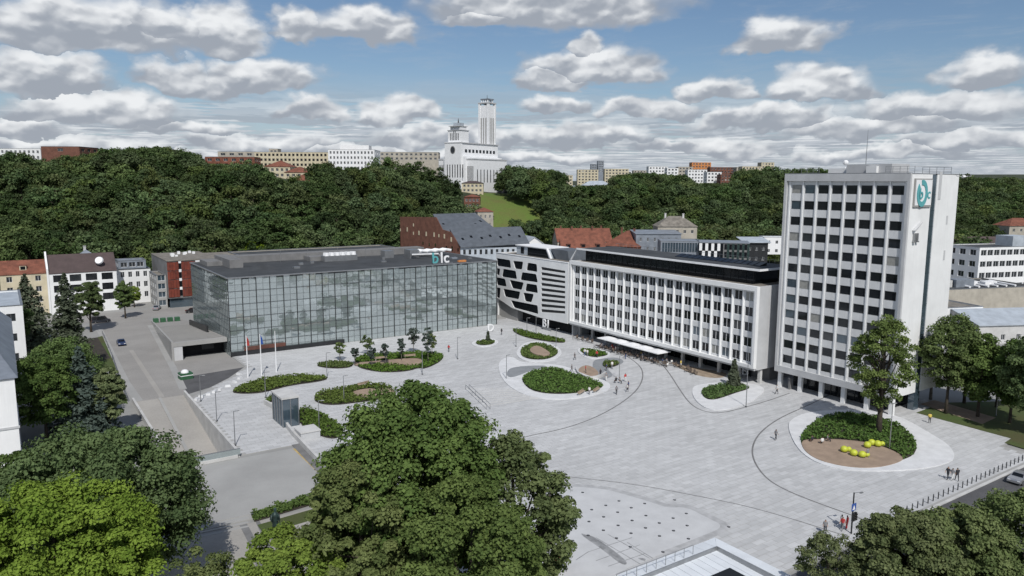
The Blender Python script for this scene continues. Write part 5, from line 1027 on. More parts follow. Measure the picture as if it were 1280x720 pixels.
# ================================================================== PEOPLE
def body_mesh(pose, seed):
    j = {}; E_ = []
    def add(n, p, r, par=None): j[n] = (len(j), Vector(p), r, par)
    st = {'stand': (.06, .02), 'walk': (.26, -.26)}.get(pose, (.05, .0)); zz = 0
    if pose == 'sit': zz = -.42
    add('pelvis', (0, 0, .95+zz), .15); add('spine', (0, 0, 1.15+zz), .14, 'pelvis'); add('chest', (0, 0, 1.35+zz), .165, 'spine'); add('neck', (.01, 0, 1.49+zz), .06, 'chest'); add('head', (.03, 0, 1.6+zz), .095, 'neck'); add('crown', (.03, 0, 1.7+zz), .085, 'head')
    for s_, f_ in ((1, st[0]), (-1, st[1])):
        n = 'L' if s_ > 0 else 'R'
        if pose == 'sit': add('hip'+n, (0, .1*s_, .5), .09, 'pelvis'); add('knee'+n, (.42, .11*s_, .5), .065, 'hip'+n); add('ank'+n, (.42, .11*s_, .09), .045, 'knee'+n); add('toe'+n, (.58, .12*s_, .05), .04, 'ank'+n)
        else: add('hip'+n, (0, .1*s_, .86), .09, 'pelvis'); add('knee'+n, (f_*.6+.03, .1*s_, .48), .065, 'hip'+n); add('ank'+n, (f_, .1*s_, .09), .045, 'knee'+n); add('toe'+n, (f_+.15, .12*s_, .05), .04, 'ank'+n)
        add('sh'+n, (0, .18*s_, 1.42+zz), .065, 'chest'); add('el'+n, (-f_*.4, .24*s_, 1.15+zz), .045, 'sh'+n); add('wr'+n, (-f_*.6+.08, .25*s_, .92+zz), .033, 'el'+n); add('ha'+n, (-f_*.6+.12, .25*s_, .83+zz), .04, 'wr'+n)
    me = bpy.data.meshes.new('b'); L = list(j.values()); me.from_pydata([v[1] for v in L], [(j[v[3]][0], v[0]) for v in L if v[3]], [])
    o = bpy.data.objects.new('tmpb', me); S.collection.objects.link(o); md = o.modifiers.new('s', 'SKIN'); sv_ = me.skin_vertices[0].data
    for i, v in enumerate(L): sv_[i].radius = (v[2], v[2]*(1.25 if v[0] in (0, 1, 2) else 1))
    sv_[0].use_root = True; o.modifiers.new('u', 'SUBSURF').levels = 1
    dg = bpy.context.evaluated_depsgraph_get(); dg.update(); m2 = bpy.data.meshes.new_from_object(o.evaluated_get(dg)); bpy.data.objects.remove(o)
    m2.materials.clear()
    for q_ in ('skin', 'clothes_dark', 'clothes_dark', 'hair', 'rubber'): m2.materials.append(MATS[q_])
    for p in m2.polygons:
        c = p.center; z = c.z-zz; k = 1
        if c.z < .11: k = 4
        elif z > 1.62 or (z > 1.5 and c.x < -.0): k = 3
        elif z > 1.47: k = 0
        elif abs(c.y) > .2 and z < 1.12: k = 0
        elif z < .97 or (pose == 'sit' and c.x > .15): k = 2
        p.material_index = k; p.use_smooth = True
    m2.name = 'person'; return m2
BM = {k: body_mesh(k, 1) for k in ('stand', 'walk', 'sit')}
CT = {'dark': 'clothes_dark', 'white': 'clothes_white', 'blue': 'clothes_blue', 'red': 'clothes_red', 'grey': 'clothes_grey', 'yellow': 'clothes_yellow'}
def person(u, v, pose, top, legs, label, z=None, rz=None):
    z = PZ+.02 if z is None else z; q = G(u, v, z); o = ob('person', BM[pose], None, (q[0], q[1], z), random.random()*6.3 if rz is None else rz); tag(o, label, 'person')
    for i, c in ((1, CT[top]), (2, CT[legs])): o.material_slots[i].link = 'OBJECT'; o.material_slots[i].material = MATS[c]
    s_ = random.uniform(.94, 1.05)*1.08; o.scale = (s_, s_, s_); return o
PPL = [(1031, 667, 'stand', 'grey', 'dark', 'pedestrian in grey waiting a few steps left of the traffic light'), (1053, 663, 'walk', 'red', 'grey', 'person in red next to the traffic light, left of a companion'), (1058.5, 662, 'stand', 'red', 'red', 'person dressed all in red right beside the traffic light pole'), (1051.5, 660, 'stand', 'white', 'grey', 'person in white half hidden behind the red clothed pair'),
       (1184.5, 599, 'walk', 'dark', 'dark', 'left of three dark dressed walkers near the bollards'), (1190, 600, 'walk', 'grey', 'white', 'middle walker in paler clothes of the three near the bollards'), (1196, 601, 'walk', 'dark', 'dark', 'right of three dark dressed walkers near the bollards'),
       (969.5, 550, 'walk', 'grey', 'dark', 'lone walker in grey left of the big round island'), (1161.7, 529, 'stand', 'yellow', 'dark', 'person in yellow at the edge of the lawn right of the tower'), (971, 492.5, 'walk', 'white', 'dark', 'person in white walking toward the tower columns'), (1090, 506, 'walk', 'blue', 'blue', 'person in blue under the overhang of the tower'),
       (1027.5, 556.5, 'sit', 'white', 'dark', 'person in white sitting at the left of the sand on the round island'), (1015, 554, 'sit', 'dark', 'dark', 'dark dressed person sitting leftmost on the sand'), (1034, 553, 'sit', 'grey', 'dark', 'person in grey crouching by the planting edge of the sand'), (1084, 573, 'walk', 'grey', 'grey', 'child in grey standing beside the front yellow ball'),
       (718.5, 450, 'walk', 'dark', 'dark', 'dark dressed cyclist like figure crossing the white path'), (714.8, 465, 'walk', 'dark', 'dark', 'dark dressed person behind the leaf shaped island'), (750.5, 471.5, 'stand', 'dark', 'dark', 'dark figure standing at the corner of the playground hollow'), (732, 466, 'stand', 'red', 'dark', 'person in red in the middle of the sand circle'),
       (731, 445, 'walk', 'white', 'blue', 'person in white before the narrow planted bed'), (734, 446, 'stand', 'white', 'grey', 'second person in white before the narrow planted bed'), (746, 447.5, 'walk', 'red', 'dark', 'person in red at the right of the narrow planted bed'), (764, 441, 'walk', 'dark', 'dark', 'dark dressed person on the left of two by the drain curve'), (769.5, 441.5, 'walk', 'grey', 'dark', 'grey dressed person on the right of two by the drain curve'), (782, 448.5, 'walk', 'dark', 'blue', 'person standing where the drain line bends near the parasols'),
       (765, 461, 'stand', 'white', 'grey', 'person in white by the small bed of the hollow'), (758, 463.5, 'stand', 'blue', 'dark', 'person in blue inside the playground hollow'), (757.5, 476, 'walk', 'grey', 'white', 'person with pale clothes at the tip of the hollow'), (770, 479, 'sit', 'dark', 'dark', 'dark figure sitting on the kerb by the lamp post'), (774.5, 479, 'sit', 'grey', 'dark', 'grey figure sitting on the kerb by the lamp post'), (781.5, 477, 'walk', 'red', 'white', 'person in red and white right of the sitting pair'),
       (770.5, 493, 'walk', 'grey', 'dark', 'walker in grey inside the big drain curve'), (784, 490, 'walk', 'white', 'dark', 'walker in white inside the big drain curve'), (785.5, 487, 'stand', 'blue', 'dark', 'taller walker in blue beside the one in white'), (627, 418.5, 'walk', 'dark', 'dark', 'dark dressed couple member near the letter D'), (561, 440, 'walk', 'red', 'dark', 'person in red right of the long birch island'), (851, 459.5, 'stand', 'yellow', 'white', 'waiter in white and yellow by the last parasol'),
       (736.5, 494, 'stand', 'white', 'grey', 'person in white at the lower edge of the leaf shaped island'), (450, 716, 'stand', 'red', 'blue', 'person in red and blue under the big tree at the bottom'), (459, 717, 'stand', 'white', 'dark', 'person in white under the big tree at the bottom'), (446, 712, 'walk', 'blue', 'dark', 'person in blue behind the pair under the big tree'), (1175, 697, 'walk', 'grey', 'dark', 'pedestrian on the far pavement between the right bottom trees')]
for p in PPL: person(*p)
for i in range(22):
    u = 790+i*3.3+random.uniform(-1, 1); q = (124.6+random.uniform(-1.2, 2.2), 143-i*1.15+random.uniform(-.3, .3)); tp = random.choice(list(CT)); o = ob('person', BM['sit'], None, (q[0], q[1], PZ), random.random()*6.3); tag(o, 'seated café guest in the shade under the white parasols', 'person', 'café guests')
    o.material_slots[1].link = 'OBJECT'; o.material_slots[1].material = MATS[CT[tp]]
# ================================================================== TREES NEAR THE CAMERA AND ON THE SQUARE
def fit(u, vbase, vtop, z=0.0):
    x, y = G(u, vbase, z); lo, hi = 0, 80
    for _ in range(40):
        m_ = (lo+hi)/2
        if PX(x, y, m_)[1] > vtop: lo = m_
        else: hi = m_
    return x, y, lo-z
def ptree(name, label, u, vb, vt, wpx, m, seed, **k):
    x, y, h = fit(u, vb, vt); d = math.sqrt(x*x+y*y+(H-h*.6)**2); R = wpx/2/F*d*.93
    k['nlf'] = int(k.get('nlf', 60)*2.1); k['size'] = k.get('size', .5)*.55; k['clump'] = k.get('clump', .26)*.92
    return tree(name, label, 'tree', x, y, k.pop('z', 0), h, R, m, seed, **k)
ptree('broadleaf_tree', 'largest dark green tree at the bottom middle', 520, 800, 486, 225, 'leaf_deep', 11, ncl=420, nlf=150, size=.5, clump=.15, z0=5, nl=18, r0=.5, hollow=.75)
ptree('broadleaf_tree', 'airy tree at the right of the big bottom group, overlapping the fountain field', 640, 790, 540, 165, 'leaf_mid', 12, ncl=190, nlf=95, size=.5, clump=.15, z0=3, nl=26, r0=.4, kind='tall', hollow=.8)
ptree('broadleaf_tree', 'olive toned tree at the left front of the big bottom group', 455, 850, 575, 150, 'leaf_olive', 13, ncl=260, nlf=120, size=.42, clump=.15, z0=3, hollow=.75)
ptree('broadleaf_tree', 'dark tree between the big bottom trees, lower front', 590, 880, 600, 190, 'leaf_mid', 14, ncl=260, nlf=120, size=.42, clump=.15, z0=3, hollow=.75)
ptree('broadleaf_tree', 'wide dark green tree at the lower left', 132, 765, 543, 225, 'leaf_deep', 21, ncl=420, nlf=140, size=.5, clump=.14, z0=3, nl=14, hollow=.75)
ptree('broadleaf_tree', 'dark tree at the left edge behind the bright green one', 15, 770, 575, 140, 'leaf_deep', 22, ncl=220, nlf=130, size=.5, clump=.17, z0=3, hollow=.7)
ptree('broadleaf_tree', 'bright yellow green tree in the lower left corner', 82, 850, 612, 215, 'leaf_bright', 23, ncl=420, nlf=130, size=.42, clump=.13, z0=3, hollow=.8)
ptree('broadleaf_tree', 'bright green tree at the bottom below the statue', 368, 880, 664, 135, 'leaf_bright', 24, ncl=240, nlf=120, size=.38, clump=.15, z0=3, hollow=.75)
ptree('small_tree', 'sparse pale green small tree at the bottom left of the statue', 265, 860, 683, 90, 'leaf_olive', 25, ncl=100, nlf=60, size=.36, clump=.17, z0=2, hollow=.6)
ptree('broadleaf_tree', 'rounded olive tree at the bottom right beside the pavilion', 1128, 800, 645, 118, 'leaf_olive', 26, ncl=300, nlf=120, size=.4, clump=.15, z0=2.5, hollow=.75)
ptree('small_tree', 'thin reddish shrubby tree at the right corner of the pavilion', 1030, 790, 672, 90, 'leaf_olive', 27, ncl=90, nlf=60, size=.34, clump=.17, z0=1.5, hollow=.6)
ptree('broadleaf_tree', 'olive tree behind the rounded one along the street', 1190, 800, 638, 110, 'leaf_olive', 28, ncl=220, nlf=110, size=.4, clump=.16, z0=2.5, hollow=.75)
ptree('broadleaf_tree', 'dark tree cut by the right edge at the bottom', 1283, 790, 622, 130, 'leaf_mid', 29, ncl=240, nlf=120, size=.42, clump=.16, z0=2.5, hollow=.75)
ptree('oak_tree', 'open crowned tree growing in the round island before the tower', 1098, 543, 394, 74, 'leaf_mid', 31, ncl=125, nlf=80, size=.52, clump=.19, z0=5, nl=30, r0=.42, kind='tall', hollow=.85)
for i, (u, vb, vt, w, m_, l) in enumerate([(1182, 518, 392, 66, 'leaf_mid', 'tall tree on the lawn right of the tower, nearest it'), (1222, 522, 420, 60, 'leaf_deep', 'dark tree second on the right lawn'), (1262, 530, 428, 60, 'leaf_deep', 'dark tree third on the right lawn'), (1290, 545, 415, 70, 'leaf_deep', 'dark tree cut by the right edge above the lawn'), (1245, 510, 440, 60, 'leaf_deep', 'dark tree behind the others on the right lawn'), (1205, 505, 412, 50, 'leaf_deep', 'tree tucked behind the nearest tree of the right lawn')]):
    ptree('lawn_tree', l, u, vb, vt, w, m_, 40+i, ncl=130, nlf=75, size=.6, clump=.2, z0=4.5 if i < 1 else 3, kind='tall', r0=.25)
tree('pale_birch', 'thin grey leaved birch against the tower side wall', 'tree', *G(1163, 500), 0, 13, 2.6, 'leaf_spruce', 47, 'bark_pale', ncl=60, nlf=30, size=.3, z0=2, kind='tall', hollow=.3)
# conifers on the left
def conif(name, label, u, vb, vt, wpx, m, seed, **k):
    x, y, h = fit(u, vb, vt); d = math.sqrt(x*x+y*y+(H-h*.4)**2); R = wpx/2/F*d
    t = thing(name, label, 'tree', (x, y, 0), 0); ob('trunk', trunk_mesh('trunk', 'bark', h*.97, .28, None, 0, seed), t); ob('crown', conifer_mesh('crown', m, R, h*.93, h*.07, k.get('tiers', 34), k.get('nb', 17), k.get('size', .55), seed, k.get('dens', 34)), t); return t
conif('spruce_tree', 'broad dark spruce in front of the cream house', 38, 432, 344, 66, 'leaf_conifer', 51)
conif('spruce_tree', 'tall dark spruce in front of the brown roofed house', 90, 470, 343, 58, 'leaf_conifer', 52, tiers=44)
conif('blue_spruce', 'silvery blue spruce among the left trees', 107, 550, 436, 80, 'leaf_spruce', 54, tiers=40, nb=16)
for i, (u, vb, vt, w, m_, l, nm) in enumerate([(114, 415, 350, 30, 'leaf_deep', 'small round tree right of the tall spruce', 'small_tree'), (60, 560, 448, 70, 'leaf_deep', 'dark broad tree left of the blue spruce', 'broadleaf_tree'), (84, 530, 425, 80, 'leaf_deep', 'dark tree above the blue spruce', 'broadleaf_tree'), (138, 545, 462, 40, 'leaf_olive', 'thin reddish tree right of the blue spruce', 'small_tree'), (20, 445, 375, 36, 'leaf_deep', 'tree tucked behind the roof at the left edge', 'broadleaf_tree'), (66, 505, 440, 50, 'leaf_deep', 'dark tree over the flower bed on the left', 'broadleaf_tree'), (157, 398, 352, 20, 'leaf_deep', 'dark tree between the two pale houses', 'small_tree'), (168, 384, 358, 14, 'leaf_bright', 'little bright tree before the pale house', 'small_tree')]):
    ptree(nm, l, u, vb, vt, w, m_, 60+i, ncl=130, nlf=80, size=.55, clump=.2)
# little trees in the islands
for i, (u, vb, vt, w, m_, l) in enumerate([(459, 444, 420, 13, 'leaf_deep', 'dark little conifer like tree in the birch island'), (425, 452, 428, 12, 'leaf_mid', 'small round tree left of the birch island'), (540, 446, 418, 13, 'leaf_mid', 'small tree at the right end of the birch island'), (502, 452, 424, 11, 'leaf_spruce', 'thin birch in the middle of the birch island'), (482, 457, 430, 10, 'leaf_spruce', 'thin birch left of the middle in the birch island'), (535, 455, 408, 12, 'leaf_spruce', 'tallest thin birch at the right of the birch island'), (517, 443, 408, 14, 'leaf_spruce', 'pale birch behind the island against the glass'), (465, 460, 432, 9, 'leaf_spruce', 'thin birch at the lower left of the birch island'), (444, 458, 434, 9, 'leaf_spruce', 'slender sapling at the left tip of the birch island')]):
    x, y, h = fit(u, vb, vt); tree('island_tree', l, 'tree', x, y, PZ+.1, h, w/2/F*math.hypot(x, y)*1.05, m_, 80+i, 'bark_pale', ncl=26, nlf=32, size=.34, z0=h*.3, kind='tall', clump=.33, r0=.07, hollow=.3)
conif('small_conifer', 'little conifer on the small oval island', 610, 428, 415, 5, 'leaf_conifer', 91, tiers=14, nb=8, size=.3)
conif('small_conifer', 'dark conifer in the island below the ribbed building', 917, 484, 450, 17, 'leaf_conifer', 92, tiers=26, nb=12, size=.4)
# ================================================================== TOWN BEHIND
# houses on the cross street
building('brown_roofed_house', 'white house with a large brown roof and dark glazed balconies', 11.2, 272.5, 0, 18.8, 12, 13, wall='white_render', roofm='tile_brown', roof='gable', rh=5.2, nf=4, ns=2, fl=3, g0=3.2, win=(3.2, 2.2), sill=.5, frame='dark_metal', glass='glass_dark', bars=3, over=.15)
dish = MB(); dish.tube([(25.4, 273.6, 16.3), (25.2, 273.2, 16.5)], [1.3, 1.1], 16); o = dish.build('satellite_dish', 'white_paint'); tag(o, 'big white satellite dish on the brown roof', 'satellite dish')
ob_ = MB().hexa([(10.7, 272.3, 0), (11.2, 272.3, 0), (11.2, 284.7, 0), (10.7, 284.7, 0), (10.7, 272.3, 14.5), (11.2, 272.3, 14.5), (11.2, 278.5, 19.5), (10.7, 278.5, 19.5)]).build('fire_wall', 'white_render'); tag(ob_, 'tall white gable fire wall between the cream and brown roofed houses', 'wall')
building('cream_house', 'cream house with a red roof and one white dormer', -1.4, 274, 0, 12.2, 12, 13.2, wall='cream', roofm='tile_red', roof='gable', rh=3.6, nf=3, ns=2, fl=4, win=(1.5, 1.7), dormers=1, over=.2)
building('cream_gabled_house', 'pale yellow house with a stepped attic at the far left edge', -14, 276, 0, 12.4, 12, 15.5, wall='cream', roofm='roof_gravel', nf=4, ns=2, fl=4, win=(1.5, 1.7), chim=2)
building('cream_gabled_house', 'low pale yellow wing at the left edge with a grey roof', -27, 268, 0, 19, 7, 10.5, wall='cream', roofm='zinc', nf=5, ns=1, fl=3, win=(1.4, 1.6))
building('pale_attic_house', 'narrow pale house with a glazed attic storey', 31.5, 285, 0, 10.4, 11, 11.6, wall='white_render', roofm='zinc', nf=4, ns=2, fl=3, win=(1.2, 1.9), g0=1.0)
building('glazed_attic', 'grey zinc attic floor with wide windows on the narrow pale house', 32.2, 286.4, 0, 8.6, 8, 2.8, z0=11.8, wall='zinc', roofm='zinc', nf=3, ns=2, fl=1, win=(2.0, 1.6), sill=.6, frame='white_paint')
building('mid_house', 'grey domed roof behind the brown roofed house', 20, 296, 0, 8, 8, 14.5, wall='beige', roofm='zinc', roof='hip', rh=3.4, nf=2, ns=2, fl=4, chim=1)
# corten building
co = thing('rust_panel_building', 'dark red rusty panel clad building left of the glass block', 'building', (46.6, 266, 0), 0)
mb = MB(); mb.box(-2.5, 13.5, .6, 30, 3.2, 15.6); mb.build('wall', 'concrete_dark', co); mb = MB(); mb.box(-2, 13, 1.4, 30, 0, 3.2); mb.build('ground_floor_glass', 'glass_blue', co)
for i, (x, z) in enumerate([(0, 0)]): pass
pan = MB(); pan.box(0, .82, 0, .12, 0, 2.75); pm_ = pan.mesh('panel', 'corten')
for r in range(4):
    for c in range(15):
        if c in (4, 10, 11) : continue
        if c > 13 and r == 0: continue
        ob('panel', pm_, co, (-2.4+c*.88+random.uniform(-.02, .02), .45-random.random()*.12, 3.6+r*2.95+random.uniform(0, .1)))
    for c in (4, 10): x = -2.4+c*.88; w_ = .8 if c == 4 else 1.6; m_ = MB(); m_.box(x, x+w_, .5, .59, 4.0+r*2.95, 5.8+r*2.95); m_.build('window', 'glass_black', co); m_ = MB(); m_.box(x, x+w_, .42, .59, 6.0+r*2.95, 6.9+r*2.95); m_.build('spandrel', 'white_render', co)
for i in range(7): MB().box(14.2+i*1.5, 15.2+i*1.5, 4, 4.2, 13.5, 16.2).build('roof_screen_panel', 'corten', co)
mb = MB(); mb.box(-2.6, 13.6, .3, 30, 15.6, 15.9); mb.box(13.6, 30, 4.3, 30, 14.9, 15.2); mb.build('roof', 'roof_gravel', co)
for i in range(9): x, y = random.uniform(0, 12), random.uniform(5, 26); MB().box(x, x+.9, y, y+.9, 15.9, 16.4+random.random()*.7).build('roof_vent', 'white_paint', co)
building('grey_side_block', 'low grey block with glass balconies left of the rust panelled building', 41.0, 268, 0, 3, 14, 11, wall='concrete', roofm='roof_gravel', nf=1, ns=3, fl=4, win=(2.2, 1.8), glass='glass_blue')
building('flat_roofed_block', 'beige flat roofed block hidden behind the glass block roof', 62, 246, 0, 55, 14, 18.4, wall='beige', roofm='roof_dark', nf=14, ns=3, fl=5)
# left edge buildings
lbld = building('pale_slab_building', 'white rendered building with a stepped zinc roof at the left edge', -30, 119, 0, 30, 52, 15.5, wall='white_render', roofm='zinc', nf=9, ns=14, fl=1, rows=[(1.0, 2.8)], sides=('front',), win=(1.6, 1.8), frame='steel')
mb = MB(); mb.box(-.12, 30.14, -.12, 52.1, 4.2, 4.6); mb.box(-.12, 30.14, -.12, 52.1, 8.6, 8.9); mb.build('string_course', 'grey_panel', lbld)
mb = MB(); mb.hexa([(-.3, -.3, 15.6), (30.4, -.3, 15.6), (30.4, 52, 15.6), (-.3, 52, 15.6), (0, 10, 18.2), (28, 10, 18.2), (28, 50, 18.2), (0, 50, 18.2)]); mb.build('zinc_roof', 'zinc', lbld)
mb = MB(); mb.box(20, 26.5, 20, 48, 18.2, 20.2); mb.build('roof_step', 'zinc_light', lbld)
building('pale_rear_building', 'white building with a flat grey blue roof behind the left edge one', -28, 182, 0, 30.5, 26, 16.5, wall='white_render', roofm='zinc_light', nf=9, ns=6, fl=4, sides=('front',), win=(1.6, 1.6), frame='steel')
# brick warehouse and grey houses (camera-right aligned angle)
RZ = -math.atan2(cA, sA)
def yb(name, label, u0, vtop, Y, w, d, h, rz=0.0, z0=None, **k):
    x, y, z = onY(u0, vtop, Y); zt = z
    if h is None: z0 = terr(x, y) if z0 is None else z0; h = zt-z0-k.get('rh', 0)*(1 if k.get('roof') in ('gable', 'hip') else 0)
    else: z0 = zt-h-(k.get('rh', 0) if k.get('roof') in ('gable', 'hip') else 0) if z0 is None else z0
    return building(name, label, x, y, RZ+rz, w, d, h, z0=z0, **k)
_a, _b = np.array(onY(577, 300, 325)), np.array(onY(500, 300, 362)); _pn = np.array([_b[1]-_a[1], _a[0]-_b[0], 0])
def WP(u, v): d = ray(u, v); t = (_a[:2]@_pn[:2])/(d@_pn); return (d[0]*t, d[1]*t, H+d[2]*t)
bwh = thing('brick_warehouse', 'old red brick warehouse gable wall with stepped sloping top and small pale windows', 'building', (*WP(500, 300)[:2], 0))
o_ = bwh.location; top_ = [WP(*p) for p in [(500, 271), (545, 271.5), (553, 287), (563, 290), (577, 311)]]; dv = np.array(c2w((.35, .94, 0)))*.6; m_ = MB()
ft = [(p[0]-o_[0], p[1]-o_[1], p[2]) for p in top_]; ft = [(ft[0][0], ft[0][1], 0)]+ft+[(ft[-1][0], ft[-1][1], 0)]; n = len(ft); m_.add(ft+[(p[0]+dv[0], p[1]+dv[1], p[2]) for p in ft], [tuple(range(n))[::-1], tuple(range(n, 2*n))]+[(k, (k+1) % n, n+(k+1) % n, n+k) for k in range(n)]); m_.build('wall', 'brick', bwh)
wa, wb = np.array(WP(500, 300)[:2]), np.array(WP(577, 300)[:2]); wdv = (wb-wa)/np.linalg.norm(wb-wa); wn_ = np.array([wdv[1], -wdv[0]])
for (zx, zy, big_) in [(120, 275, 0), (170, 272, 1), (215, 240, 0), (215, 300, 0), (255, 298, 1), (308, 305, 1), (365, 310, 1), (400, 318, 0), (440, 322, 1), (490, 345, 1), (375, 385, 0), (330, 382, 0), (285, 372, 0), (455, 410, 1), (496, 412, 1), (540, 420, 0)]:
    p = WP(480+zx/(1280/220), 240+zy/5.82); w_, h_ = (.45, 1.0) if big_ else (.35, .7); c_ = np.array([p[0]-o_[0], p[1]-o_[1]]); q_ = [c_+wdv*s_*w_+wn_*d_ for s_ in (-1, 1) for d_ in (.03, .12)]
    MB().hexa([(*q_[0], p[2]-h_), (*q_[2], p[2]-h_), (*q_[3], p[2]-h_), (*q_[1], p[2]-h_), (*q_[0], p[2]+h_), (*q_[2], p[2]+h_), (*q_[3], p[2]+h_), (*q_[1], p[2]+h_)]).build('window', 'cream' if zy < 350 else 'glass_dark', bwh)
def slate_roof(nm, lab, e0, e1, r1, r0, nsky, wallm, back=9):
    P_ = [onY(*p) for p in (e0, e1, r1, r0)]; t = thing(nm, lab, 'building', (P_[0][0], P_[0][1], 0)); L_ = [(p[0]-P_[0][0], p[1]-P_[0][1], p[2]) for p in P_]; bv = np.array(c2w((.1, 1, 0)))*back
    bk = [(L_[3][0]+bv[0], L_[3][1]+bv[1], L_[0][2]), (L_[2][0]+bv[0], L_[2][1]+bv[1], L_[1][2])]; V_ = L_+bk; lo_ = [(a, b, c-.3) for a, b, c in V_]
    rf_ = MB().add(V_+lo_, [(0, 1, 2, 3), (3, 2, 5, 4), (9, 8, 7, 6), (10, 11, 8, 9), (0, 3, 9, 6), (3, 4, 10, 9), (1, 7, 8, 2), (2, 8, 11, 5), (0, 6, 7, 1), (4, 5, 11, 10)]).build('roof', 'slate', t)
    for k in range(nsky):
        f_ = (k+.7)/(nsky+.4); g_ = .42+.1*(k % 2); A_, B_ = Vector(L_[0]).lerp(Vector(L_[1]), f_), Vector(L_[3]).lerp(Vector(L_[2]), f_); c_ = A_.lerp(B_, g_); sl = (B_-A_).normalized(); ex = (Vector(L_[1])-Vector(L_[0])).normalized(); nn_ = ex.cross(sl).normalized()
        MB().hexa([tuple(c_+ex*a*.5+sl*b*.8+nn_*h_) for h_ in (0, .14) for a, b in ((-1, -1), (1, -1), (1, 1), (-1, 1))]).build('skylight', 'glass_black', rf_)
    return t, L_
t2, L2 = slate_roof('grey_windowed_house', 'grey house with a long slate roof and dark windows right of the brick gable', (576, 309, 324), (662, 304, 330), (651, 283, 341), (562, 286, 336), 7, 'zinc_light')
t1, L1 = slate_roof('slate_roofed_block', 'higher slate roofed wing with skylights behind the grey windowed house', (552, 290, 337), (622, 288, 344), (594, 266, 357), (541, 267.5, 354), 6, 'zinc_light')
wl2 = math.hypot(L2[1][0], L2[1][1]); an2 = math.atan2(L2[1][1], L2[1][0])
building('grey_house_body', 'pale grey walls with two rows of tall dark windows below the long slate roof', t2.location[0]-math.sin(an2)*.9, t2.location[1]+math.cos(an2)*.9, an2, wl2-.6, 9.5, L2[0][2]-.3, wall='zinc_light', roofm='slate', nf=12, ns=3, fl=3, win=(1.1, 2.2), sill=1.5, glass='glass_black', frame='steel')
MB().add([(L1[0][0]+.6, L1[0][1]+1, L1[0][2]-.2), (L1[1][0]-.6, L1[1][1]+1, L1[1][2]-.2), (L1[1][0]-.6, L1[1][1]+9, L1[1][2]-.2), (L1[0][0]+.6, L1[0][1]+9, L1[0][2]-.2), (L1[0][0]+.6, L1[0][1]+1, 0), (L1[1][0]-.6, L1[1][1]+1, 0), (L1[1][0]-.6, L1[1][1]+9, 0), (L1[0][0]+.6, L1[0][1]+9, 0)], [(0, 1, 2, 3), (0, 4, 5, 1), (1, 5, 6, 2), (2, 6, 7, 3), (3, 7, 4, 0)]).build('wall', 'zinc_light', t1)
building('stair_tower', 'narrow grey concrete tower with a red roof edge below the church hill', *onY(597, 262, 380)[:2], RZ+.2, 8, 9, 25, z0=2, wall='beige', roofm='tile_red', roof='hip', rh=2, nf=3, ns=2, fl=6, win=(.8, 1.5))
# red roofed houses and neighbours
building('small_grey_house', 'little house with a pale metal roof left of the red roofs', *onY(655, 302, 335)[:2], RZ+.35, 10, 12, 9, z0=5, wall='white_render', roofm='zinc_light', roof='gable', rh=3.4, axis='y', nf=3, ns=2, fl=3)
building('red_roofed_house', 'long house with a red tiled roof and a white dormer band', *onY(697, 302, 350)[:2], RZ+.12, 26, 14, 10.5, z0=4, wall='beige', roofm='tile_red', roof='gable', rh=5.6, nf=8, ns=3, fl=3, dormers=0, chim=5, over=.3)
building('red_roofed_house', 'big red hipped roof house right of the long one with a brown brick side', *onY(752, 312, 335)[:2], RZ-.5, 17, 22, 11, z0=3, wall='brick', roofm='tile_red', roof='hip', rh=6.4, nf=4, ns=5, fl=3, chim=2, over=.3)
building('dark_red_gabled_house', 'dark red gabled house in front of the long red roof', *onY(702, 318, 320)[:2], RZ+.05, 19, 10, 11.5, z0=1.5, wall='brick_dark', roofm='tile_red', roof='gable', rh=4.6, nf=4, ns=2, fl=3, dormers=3, over=.3)
building('glass_fronted_block', 'bluish glass fronted office block behind the ribbed building', *onY(825, 334, 300)[:2], RZ-.1, 16, 14, 18.8, z0=0, wall='zinc', roofm='zinc', nf=14, ns=8, fl=4, win=(.85, 3.7), sill=.4, glass='glass_blue', frame='dark_metal', bars=1)
ck = thing('chequered_facade_block', 'modern block with a black and white chequered front and green right part', 'building', (*onY(873, 334, 296)[:2], 0), RZ-.22)
mb = MB(); mb.box(0, 19, .15, 12, 0, 18.6); mb.build('wall', 'concrete_dark', ck); mb = MB(); mb.box(-.1, 19.1, -.1, 12.1, 18.6, 18.9); mb.build('roof', 'zinc', ck)
for r in range(5):
    for c in range(8):
        wht = (r+c) % 2 == 0 and c < 7; MB().box(c*1.15+.03, (c+1)*1.15-.03, -.02 if wht else .06, .14, 3.5+r*3, 6.4+r*3).build('white_panel' if wht else 'black_panel', 'white_render' if wht else 'glass_black', ck)
    for c in range(5): x0 = 9.6+c*1.9; MB().box(x0+1.0, x0+1.85, .0, .14, 3.5+r*3, 6.4+r*3).build('green_panel', 'patina', ck); MB().box(x0, x0+.9, .05, .14, 4.1+r*3, 6.2+r*3).build('window', 'glass_black', ck)
building('grey_gable_block', 'plain grey gabled building left of the glass fronted block', *onY(795, 300, 330)[:2], RZ+.05, 20, 12, 16.5, z0=3, wall='zinc', roofm='zinc', nf=6, ns=2, fl=4, win=(.9, 1.6), roof='mono', rh=1.0)
building('stone_gabled_villa', 'pale stone roofed villa rising behind the glass fronted block', *onY(822, 296, 345)[:2], RZ, 18, 12, 16, z0=6, wall='beige', roofm='roof_gravel', roof='hip', rh=4.6, nf=5, ns=3, fl=4, chim=2)
building('white_balcony_house', 'small dark house with a pale overhanging roof right of the chequered block', *onY(932, 300, 330)[:2], RZ, 10, 10, 13, z0=3, wall='dark_metal', roofm='zinc_light', roof='mono', rh=1.6, nf=3, ns=2, fl=3, over=1.0)
